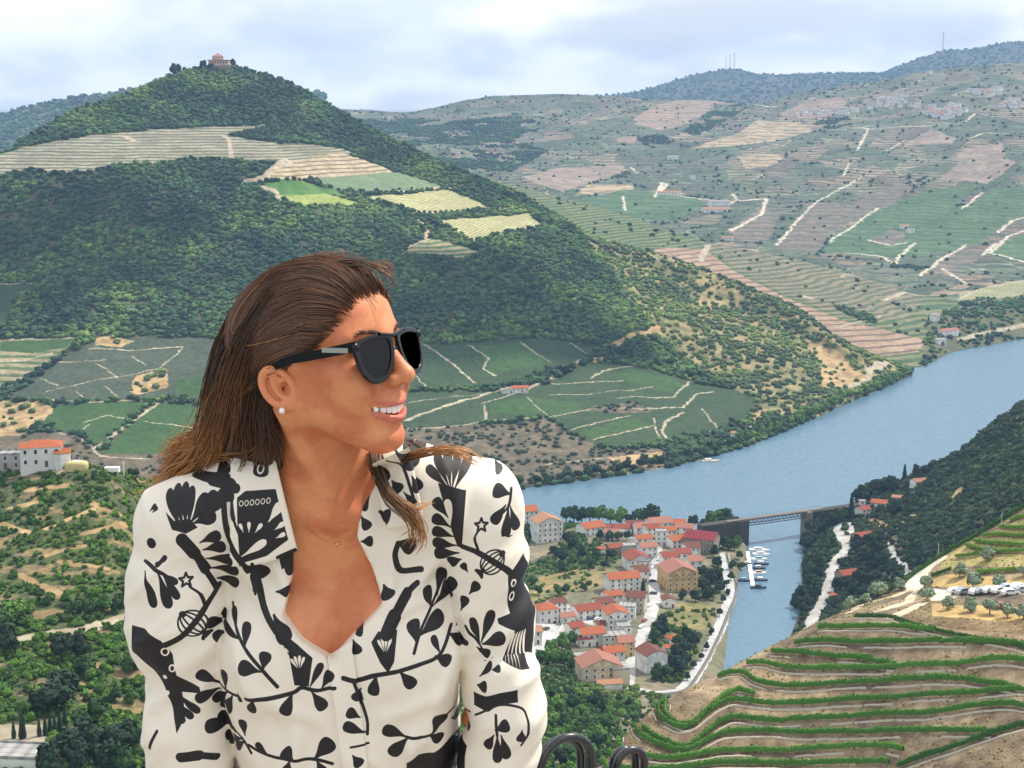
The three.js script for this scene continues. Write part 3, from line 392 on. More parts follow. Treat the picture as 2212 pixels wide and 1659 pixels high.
spread('flank_scrub', farBush, hill.scatter(9500, 3, (c, x, z) => c === 2 ? clamp(0.35 + 1.6 * (fbm(x / 35, z / 35, 3) - 0.35)) : c === 12 ? 0.12 : 0), (R) => 1.2 + 1.8 * R(), [[58, 78, 56], [74, 94, 56], [100, 118, 62], [122, 132, 70]], 'scattered bushes and small trees on the dry flank of the hill', 4);
spread('field_bushes', farBush, hill.scatter(6500, 5, (c, x, z) => c === 11 ? clamp(0.15 + 1.5 * (fbm(x / 25, z / 25, 3) - 0.35)) : 0), (R) => 0.8 + 1.3 * R(), [[60, 70, 56], [72, 84, 60], [84, 94, 62]], 'dark bushes dotting the brown ground above the river', 6);
spread('spur_bushes', farBush, spur2.scatter(5200, 7, (c, x, z) => c === 5 ? 0.9 : c === 4 ? clamp(0.2 + 1.2 * (fbm(x / 40, z / 40, 3) - 0.3)) : c === 1 ? 0.02 : c === 3 ? 0.012 : 0), (R) => 1.3 + 2 * R(), GREENS, 'bushes and small trees on the spur by the river bend', 8);
spread('far_woods', farBush, far.scatter(20000, 9, (c, x, z) => c === 2 ? (fbm(x / 70 + 11, z / 70, 3) < 0.44 ? 0.04 : 0.75) : c === 1 ? 0.010 + (Math.abs((fbm(x / 90, z / 90, 3)) - 0.5) < 0.010 ? 0.30 : 0) : c === 6 || c === 4 ? 0 : 0.006), (R) => 1.5 + 2.4 * R() * R() + 0.6 * R(), GREENS.slice(0, 4), 'woods, hedges and single trees of the far hillside', 10);
spread('ridge_woods', farBush, ridgeL.scatter(7000, 11, () => 1), (R) => 4 + 4 * R(), GREENS, 'woods on the distant blue ridge', 12);
spread('mountain_woods', farBush, mtn.scatter(7000, 13, () => 0.6), (R) => 3.5 + 4 * R(), GREENS, 'scrub on the distant blue mountain', 14);
spread('slope_scrub', scrubCrown, slope.scatter(8200, 15, (c, x, z, h) => h < 1 ? 0 : c === 1 ? 1 : c === 4 ? 0.12 : c === 3 ? 0.1 : 0), (R) => 1.3 + 1.7 * R() * R() + 0.5 * R(), [[38, 56, 38], [48, 68, 42], [60, 80, 46], [78, 94, 54]], 'dark scrub covering the hillside by the bridge', 16, 0.45);
spread('near_scrub', scrubCrown, shoulder.scatter(15000, 17, (c, x, z, h) => c === 1 ? (fbm(x / 9, z / 5, 4) < 0.60 ? 0.85 : 0.12) : 0), (R, x, z) => (z > -455 ? 1.0 : 0.55) + 0.5 * R() + 0.8 * R() * R(), [[48, 70, 34], [64, 96, 38], [88, 120, 44], [112, 134, 56]], 'low green scrub and brambles on the near hillside', 18, 0.4);
spread('village_scrub', scrubCrown, town.scatter(6000, 19, (c, x, z, h) => h < 1.5 ? 0 : c === 2 ? 0.9 : c === 3 ? 0.22 : c === 1 && z > -720 ? 0.8 : 0), (R) => 0.8 + 1.5 * R() * R() + 0.4 * R(), [[44, 66, 36], [58, 88, 40], [82, 112, 46], [106, 126, 58]], 'bushes and undergrowth on the slope below the village', 20, 0.45);
// ---------------------------------------------------------------- the terraced vineyard spur on the right
const cropC = X(1819.2, 1061.2, 0.1828);
const vspur = new Land({ name: 'vineyard_spur', label: 'near spur of contour vineyard terraces falling towards the river', u0: 1140, u1: 2420, du: 3, sub: 44, amp: 0.35, sc: 9, N: 1700, front: -25, back: [[3, -3], [20, -30], [60, -60]], rows: [
  [[1140, 1850, 285], [1500, 1800, 296], [1800, 1790, 300], [2212, 1780, 275], [2420, 1780, 275]],
  [[1140, 1760, 302], [1290, 1690, 315], [1400, 1659, 318], [1700, 1659, 320], [2212, 1659, 292], [2420, 1655, 290]],
  [[1140, 1756, 303], [1270, 1680, 317], [1340, 1610, 325], [1430, 1532, 338], [1560, 1500, 340], [1800, 1500, 335], [2212, 1500, 312], [2420, 1500, 310]],
  [[1140, 1753, 304], [1280, 1672, 320], [1350, 1592, 328], [1440, 1514, 342], [1560, 1456, 350], [1700, 1382, 357], [1800, 1350, 357], [2000, 1348, 345], [2212, 1370, 328], [2420, 1380, 322]],
  [[1140, 1750, 305], [1285, 1668, 321], [1355, 1588, 330], [1445, 1510, 344], [1565, 1450, 353], [1745, 1356, 370], [1830, 1320, 378], [1950, 1292, 383], [2100, 1280, 372], [2212, 1282, 362], [2420, 1282, 358]],
  [[1140, 1747, 306], [1290, 1664, 322], [1360, 1584, 331], [1450, 1507, 345], [1570, 1447, 354], [1752, 1352, 373], [1830, 1317, 382], [1920, 1281, 395], [1983, 1237, 405], [2087, 1170, 412], [2212, 1098, 414], [2420, 985, 415]],
] });
{
  const L = vspur, P = []; L.C.fill(1);
  L.poly(4, cropC([[580, 1490], [900, 1330], [1060, 1260], [2400, 1330], [2400, 1720], [1500, 1640], [1000, 1590]])).poly(5, cropC([[1060, 1330], [2400, 1380], [2400, 1560], [1700, 1520], [1060, 1470]]));
  L.poly(2, cropC([[1060, 1150], [1330, 1180], [2400, 1130], [2400, 1210], [1400, 1230], [1250, 1290], [1040, 1300]])).poly(6, cropC([[1400, 1200], [2400, 1215], [2400, 1330], [1500, 1310], [1380, 1270]])).poly(5, cropC([[1050, 1030], [1300, 980], [2400, 1040], [2400, 1110], [1340, 1140], [1060, 1130]])).poly(7, cropC([[1130, 800], [1500, 600], [2400, 200], [2400, 900], [1500, 880], [1200, 940]]));
  L.line(2, cropC([[860, 1110], [900, 1010], [990, 890], [1120, 810]]), 5).line(2, cropC([[830, 1180], [880, 1100]]), 4).line(3, cropC([[60, 1440], [300, 1310], [620, 1240], [820, 1170]]), 2.2).line(3, cropC([[240, 1480], [560, 1370], [780, 1310], [860, 1180]]), 2.4).line(3, cropC([[590, 1500], [800, 1400], [960, 1320]]), 3).line(6, cropC([[450, 1320], [700, 1260], [800, 1200]]), 2).line(6, cropC([[300, 1450], [560, 1400], [740, 1370]]), 2.4);
  P[1] = (x, z) => { const n = fbm(x / 2.2, z / 2.2, 4), f = fbm(x / 11 + 4, z / 11, 3), g = (hash(Math.floor(x * 5), Math.floor(z * 5)) - 0.5) * 30, m = mix3([146, 126, 98], [112, 96, 74], sstep(0.35, 0.65, f)), d = (n - 0.5) * 70; return [m[0] + d + g, m[1] + d + g * 0.9, m[2] + d * 0.8 + g * 0.7]; };
  P[2] = soil([226, 216, 196], [206, 194, 170], 4, 1); P[3] = soil([206, 192, 162], [184, 168, 138], 3, 1); P[4] = soil([132, 112, 80], [108, 90, 62], 4, 1); P[5] = soil([186, 156, 96], [160, 134, 88], 4, 1); P[6] = soil([112, 96, 80], [92, 80, 66], 3, 1); P[7] = soil([172, 152, 104], [150, 140, 84], 4, 1);
  L.finish(P);
}
const vineMats = [leafMat(70, 116, 38), leafMat(80, 124, 42), leafMat(54, 92, 36), leafMat(100, 134, 48)], stoneMat = std(srgb(184, 174, 154), 1), postMat = std(srgb(150, 140, 124), 1);
function vineRow(px, label, o = {}) {   // leafy hedge along the contour, its pale stone edging and its posts
  const { h = 1.3, w = 0.62, mat = 0, seed = 1, edge = true, L = vspur, dens = 36, off = 0.9 } = o, c = new THREE.CatmullRomCurve3(px.map(([u, v]) => L.on(u, v)), false, 'centripetal'), len = c.getLength(), n = Math.max(6, Math.round(len / 0.8)), R = rng(seed * 31 + 7), pts = c.getSpacedPoints(n).map((p) => { const y = L.h(p.x, p.z); if (y > -50) p.y = y; return p; });
  const t = thing('vine_row', label, 'vine row', pts[0], 'vine rows on the near terraces'), q = pts.map((p) => p.clone().sub(pts[0])), leaves = [], core = [], ci = [];
  for (let i = 0; i <= n; i++) {
    const a = q[Math.max(0, i - 1)], b = q[Math.min(n, i + 1)], s = V3(-(b.z - a.z), 0, b.x - a.x).normalize(), k = 0.78 + 0.28 * vn(i * 0.55, seed) + 0.16 * vn(i * 1.7, seed + 9), p = q[i];
    for (const [sx, sy] of [[-0.42, 0.25], [-0.36, 0.8], [0, 1], [0.36, 0.8], [0.42, 0.25]]) core.push(p.x + s.x * w * sx * k, p.y + h * sy * k, p.z + s.z * w * sx * k);
    if (i < n) for (let j = 0; j < 4; j++) { const e = i * 5 + j; ci.push(e, e + 5, e + 1, e + 1, e + 5, e + 6); }
    if (i < n) for (let j = 0; j < dens * 0.8; j++) { const f = R(), m = q[i].clone().lerp(q[i + 1], f), an = R() * Math.PI, rr = 0.85 + 0.4 * R(), out = V3(s.x * Math.cos(an), Math.sin(an) * 0.9 + 0.1, s.z * Math.cos(an)); m.addScaledVector(s, Math.cos(an) * w * 0.6 * rr * k); m.y += (0.35 + Math.sin(an) * 0.62 * rr) * h * k; leaves.push([m, out, 0.11 + 0.13 * R()]); }
  }
  const g = new THREE.BufferGeometry(); g.setAttribute('position', new THREE.Float32BufferAttribute(core, 3)); g.setIndex(ci); g.computeVertexNormals();
  part('foliage', mergeGeometries([g, leafQuads(leaves)]), vineMats[mat], t);
  if (edge) { const E = [], EI = []; for (let i = 0; i <= n; i++) { const a = q[Math.max(0, i - 1)], b = q[Math.min(n, i + 1)]; let s = V3(-(b.z - a.z), 0, b.x - a.x).normalize(); if (s.z < 0) s.negate(); const jit = 0.12 * (vn(i * 0.9, seed + 3) - 0.5), e = (k, dy) => { const p = q[i].clone().addScaledVector(s, k + jit), y = L.h(p.x + pts[0].x, p.z + pts[0].z); E.push(p.x, (y > -50 ? y - pts[0].y : p.y) + dy, p.z); }; const ht = 0.22 + 0.16 * vn(i * 0.7, seed); const on = vn(i * 0.11, seed + 40) > 0.22 ? 1 : -0.6; e(off, -0.3); e(off, ht * on); e(off + 0.28, ht * 0.8 * on); e(off + 0.28, -0.5); if (i < n) for (let j = 0; j < 3; j++) { const k = i * 4 + j; EI.push(k, k + 1, k + 4, k + 1, k + 5, k + 4); } }
    const ge = new THREE.BufferGeometry(); ge.setAttribute('position', new THREE.Float32BufferAttribute(E, 3)); ge.setIndex(EI); ge.computeVertexNormals(); part('stone_edging', ge, stoneMat, t); }
  return t;
}
const rowsPx = [
  [cropS([[600, 945], [760, 945], [860, 975], [990, 1010], [1200, 1050], [1420, 1100]]), 'dark vine row on the topmost contour below the olive terraces'],
  [cropS([[418, 1002], [480, 996], [560, 992], [760, 992], [900, 1006], [985, 1012]]), 'short vine row just below the road end at the top of the terraces'],
  [cropS([[308, 1072], [420, 1060], [600, 1069], [900, 1066], [1100, 1066], [1250, 1071], [1430, 1092]]), 'second long vine row from the top of the terraces'],
  [cropS([[198, 1112], [270, 1110], [420, 1131], [600, 1146], [720, 1166], [800, 1184]]), 'vine row that tapers into the row below it halfway along'],
  [cropS([[78, 1172], [150, 1167], [250, 1186], [400, 1196], [600, 1196], [850, 1186], [1100, 1173], [1430, 1166]]), 'long vine row that the tapering row runs into'],
  [cropS([[-60, 1235], [-20, 1225], [50, 1213], [130, 1256], [250, 1276], [400, 1276], [600, 1263], [900, 1246], [1100, 1246], [1250, 1271], [1370, 1294]]), 'vine row with a hooked end at the brow of the spur'],
  [[...cropN([[1830, 670], [1745, 690], [1720, 760], [1760, 840], [1860, 910], [1990, 955]]), ...cropS([[0, 1346], [150, 1359], [300, 1361], [600, 1346], [900, 1326], [1200, 1313], [1430, 1300]])], 'vine row that doubles back round the nose of the spur'],
  [[...cropN([[1800, 690], [1810, 800], [1900, 880], [2060, 925]]), ...cropS([[30, 1300], [120, 1318]])], 'short inner vine row nested in the hairpin on the nose'],
  [[...cropN([[1545, 950], [1640, 1030], [1800, 1110], [2000, 1170]]), ...cropS([[0, 1433], [200, 1443], [400, 1433], [700, 1416], [1000, 1403], [1430, 1385]])], 'long vine row just below the hairpin row'],
  [[...cropN([[1465, 950], [1490, 1010], [1590, 1080], [1750, 1150], [1960, 1220]]), ...cropS([[0, 1501], [400, 1501], [700, 1498], [1000, 1493], [1150, 1493], [1260, 1502]])], 'vine row ending against the slanting track'],
  [[...cropN([[1270, 1000], [1290, 1150], [1400, 1235], [1600, 1275], [1800, 1300]]), ...cropS([[0, 1591], [200, 1591], [400, 1579], [600, 1569], [750, 1571], [830, 1586]])], 'low vine row ending short of the slanting track'],
  [[...cropN([[1190, 1050], [1165, 1180], [1230, 1330], [1400, 1420]]), ...cropS([[0, 1652], [400, 1649], [700, 1646], [760, 1650]])], 'lowest full vine row of the terraces'],
  [cropS([[1430, 1462], [1250, 1510], [1100, 1560], [950, 1610], [800, 1662]]), 'dark vine row along the slanting track'],
  [cropN([[1080, 1110], [1070, 1240], [1150, 1400], [1250, 1470]]), 'short vine row curling down the flank of the spur, with a row on each side'],
  [cropN([[1000, 1150], [965, 1280], [1010, 1420]]), 'short vine row curling down the flank beside the trees'],
  [cropN([[900, 1210], [830, 1330], [800, 1450]]), 'outermost short vine row on the flank of the spur'],
];
rowsPx.forEach(([px, label], i) => vineRow(px, label, { mat: i === 0 || i === 12 ? 2 : i % 3 === 1 ? 1 : 0, seed: i + 1, h: i === 0 ? 1.1 : 1.55, dens: i > 12 ? 18 : 30 }));
[[[[1580, 965], [1900, 960], [2420, 950]], 'wide vine row on the flat above the parked cars'], [[[1470, 665], [1640, 700], [1950, 730], [2420, 740]], 'lowest vine row of the small upper terraces'], [[[1560, 610], [1800, 630], [2100, 650], [2420, 660]], 'second vine row of the small upper terraces'], [[[1660, 540], [1850, 530], [2100, 545], [2420, 560]], 'third vine row of the small upper terraces'], [[[1860, 440], [2000, 450], [2200, 460], [2420, 470]], 'fourth vine row of the small upper terraces'], [[[1980, 360], [2100, 330], [2420, 350]], 'top vine row of the small upper terraces'], [[[1340, 790], [1480, 780], [1650, 750]], 'short vine row above the pale road bend'], [[[1050, 1030], [1160, 990], [1290, 950]], 'dark short vine row inside the pale road bend'], [[[540, 1215], [700, 1080], [880, 960], [1050, 810], [1250, 710], [1450, 620], [1650, 490], [1900, 340], [2150, 195], [2420, 40]], 'green hedge of vines along the skyline edge of the spur']].forEach(([p, label], i) => vineRow(cropC(p), label, { seed: 40 + i, edge: false, mat: i === 8 || i === 7 ? 2 : 3, h: i === 8 ? 1.3 : 1.2, w: i < 6 ? 0.9 : 0.6 }));
spread('terrace_weeds', lump(1, 1, 3, 0.8), vspur.scatter(9000, 41, (c, x, z) => c === 1 ? clamp(2.6 * (fbm(x / 3, z / 3, 3) - 0.38)) : c === 7 || c === 4 ? 0.4 : 0), (R) => 0.10 + 0.22 * R() * R(), [[112, 92, 62], [140, 118, 74], [104, 112, 58], [160, 140, 96]], 'dry weeds and clods on the vineyard banks', 42, 0.3);
// ---------------------------------------------------------------- buildings
function tileTex() { const N = 128, D = new Uint8Array(N * N * 4), R = rng(4); for (let j = 0; j < N; j++) for (let i = 0; i < N; i++) { const f = (i % 16) / 16, r = (j % 21) < 2 ? 0.8 : 1, v = 255 * r * (0.74 + 0.2 * Math.sin(f * 3.14159)) * (0.86 + 0.14 * hash(i >> 4, (j / 21 | 0) + 40)) * (0.94 + 0.06 * R()), k = (j * N + i) * 4; D[k] = D[k + 1] = D[k + 2] = Math.min(255, v); D[k + 3] = 255; } const t = new THREE.DataTexture(D, N, N, THREE.RGBAFormat); t.wrapS = t.wrapT = THREE.RepeatWrapping; t.repeat.set(0.5, 0.5); t.magFilter = THREE.LinearFilter; t.colorSpace = THREE.SRGBColorSpace; t.needsUpdate = true; return t; }
function wallTex() { const N = 256, D = new Uint8Array(N * N * 4); for (let j = 0; j < N; j++) for (let i = 0; i < N; i++) { const q = fbm(i / 40, j / 40, 4), s = fbm(i / 9 + 50, j / 60, 3), v = 255 * (0.86 + 0.14 * sstep(0.3, 0.6, q)) * (0.94 + 0.06 * sstep(0.35, 0.6, s)), k = (j * N + i) * 4; D[k] = D[k + 1] = v; D[k + 2] = v * 0.985; D[k + 3] = 255; } const t = new THREE.DataTexture(D, N, N, THREE.RGBAFormat); t.wrapS = t.wrapT = THREE.MirroredRepeatWrapping; t.repeat.set(0.09, 0.09); t.magFilter = THREE.LinearFilter; t.colorSpace = THREE.SRGBColorSpace; t.needsUpdate = true; return t; }
const TILE = tileTex(), WALL = wallTex();
const roofM = { orange: [204, 112, 66], red: [176, 88, 62], brown: [140, 84, 66], pink: [198, 134, 110], crimson: [160, 52, 62], peach: [214, 156, 116], grey: [186, 184, 178] };
for (const k in roofM) roofM[k] = new THREE.MeshStandardMaterial({ color: srgb(...roofM[k]), map: TILE, roughness: 0.9 });
const wallM = { white: [236, 236, 232], cream: [218, 206, 178], grey: [186, 182, 176], beige: [204, 194, 170], stone: [150, 140, 124], ochre: [206, 176, 120] };
for (const k in wallM) wallM[k] = new THREE.MeshStandardMaterial({ color: srgb(...wallM[k]), map: WALL, roughness: 0.95 });
const glassM = new THREE.MeshStandardMaterial({ color: srgb(46, 52, 60), roughness: 0.15 }), doorM = std(srgb(104, 72, 52), 0.7), frameM = std(srgb(232, 230, 224), 0.7), metalM = std(srgb(120, 122, 126), 0.5, { metalness: 0.6 }), stoneWallM = new THREE.MeshStandardMaterial({ color: srgb(150, 144, 134), map: WALL, roughness: 1 });
const box = (w, h, d, x = 0, y = 0, z = 0) => new THREE.BoxGeometry(w, h, d).translate(x, y, z);
const shp = (pts) => { const s = new THREE.Shape(); pts.forEach(([x, y], i) => i ? s.lineTo(x, y) : s.moveTo(x, y)); s.closePath(); return s; };
const extr = (pts, d) => new THREE.ExtrudeGeometry(shp(pts), { depth: d, bevelEnabled: false }).translate(0, 0, -d / 2);
const winGeo = box(1.0, 1.4, 0.12), sillGeo = box(1.24, 0.12, 0.3, 0, -0.78, 0.06), frGeo = mergeGeometries([box(0.1, 1.6, 0.16, -0.54), box(0.1, 1.6, 0.16, 0.54), box(1.2, 0.1, 0.16, 0, 0.76)]), doorGeo = box(1.1, 2.2, 0.14);
function house(p, o) {   // o: w, d, h (to the eaves), rot, roof, rc, wc, ridge ('x' | 'z'), pitch, label
  const { w, d, h, rot = 0, roof = 'gable', rc = 'orange', wc = 'white', ridge = 'x', pitch = 0.42, label, name = 'village_house', category = 'house', group, win = true, chimney = false } = o;
  const t = thing(name, label, category, p, group); t.rotation.y = rot * Math.PI / 180;
  const a = ridge === 'x' ? w : d, b = ridge === 'x' ? d : w, rise = b / 2 * pitch, ov = 0.5, th = 0.22, turn = (g) => ridge === 'x' ? g.rotateY(Math.PI / 2) : g;
  if (roof === 'gable') {
    part('wall', turn(extr([[-b / 2, -3], [b / 2, -3], [b / 2, h], [0, h + rise], [-b / 2, h]], a)), wallM[wc], t);
    const e = b / 2 + ov, ey = h - ov * pitch; part('roof', turn(extr([[-e, ey + 0.03], [0, h + rise + 0.03], [e, ey + 0.03], [e, ey + th], [0, h + rise + th + 0.06], [-e, ey + th]], a + 2 * ov)), roofM[rc], t);
  } else if (roof === 'hip') {
    part('wall', box(w, h + 3, d, 0, h / 2 - 1.5, 0), wallM[wc], t);
    const W2 = w / 2 + ov, D2 = d / 2 + ov, k = Math.max(0, W2 - D2), ry = D2 * pitch, V = [[-W2, 0, D2], [W2, 0, D2], [W2, 0, -D2], [-W2, 0, -D2], [-k, ry, 0], [k, ry, 0]], F = [[0, 1, 5], [0, 5, 4], [1, 2, 5], [2, 3, 4], [2, 4, 5], [3, 0, 4], [0, 3, 2], [0, 2, 1]], P = [], U = [];
    for (const f of F) for (const i of f) { P.push(V[i][0], V[i][1] + h + 0.04, V[i][2]); U.push(V[i][0], V[i][2] + V[i][1]); }
    const g = new THREE.BufferGeometry(); g.setAttribute('position', new THREE.Float32BufferAttribute(P, 3)); g.setAttribute('uv', new THREE.Float32BufferAttribute(U, 2)); g.computeVertexNormals(); part('roof', g, roofM[rc], t);
  } else { part('wall', box(w, h + 3, d, 0, h / 2 - 1.5, 0), wallM[wc], t); part('roof', mergeGeometries([box(w + 0.3, 0.25, d + 0.3, 0, h + 0.13, 0), box(w + 0.3, 0.5, 0.2, 0, h + 0.5, d / 2), box(w + 0.3, 0.5, 0.2, 0, h + 0.5, -d / 2)]), roofM[rc], t); }
  if (win) {
    const st = Math.max(1, Math.round(h / 3)), face = (n, len, put) => { for (let s = 0; s < st; s++) for (let i = 0; i < n; i++) { const x = (i + 0.5) / n * len - len / 2, y = (s + 0.58) * h / st; if (s === 0 && i === Math.floor(n / 2) && put === 0) { const q = part('door', doorGeo, doorM, t); q.position.set(x, 1.1, d / 2 + 0.02); continue; } const q = part('window', winGeo, glassM, t); if (put === 0) q.position.set(x, y, d / 2 + 0.01); else { q.position.set(put * (w / 2 + 0.01), y, x); q.rotation.y = put * Math.PI / 2; } part('frame', frGeo, frameM, q); part('sill', sillGeo, frameM, q); } };
    face(Math.max(2, Math.round(w / 3.6)), w, 0); face(Math.max(1, Math.round(d / 4)), d, 1);
  }
  if (chimney) part('chimney', box(0.7, 1.6, 0.7, w * 0.22, h + rise + 0.3, 0), wallM.white, t);
  return t;
}
const onT = (x, y, L = town) => L.on(...cropT([[x, y]])[0]), onB = (x, y, L = slope) => L.on(...cropB([[x, y]])[0]);
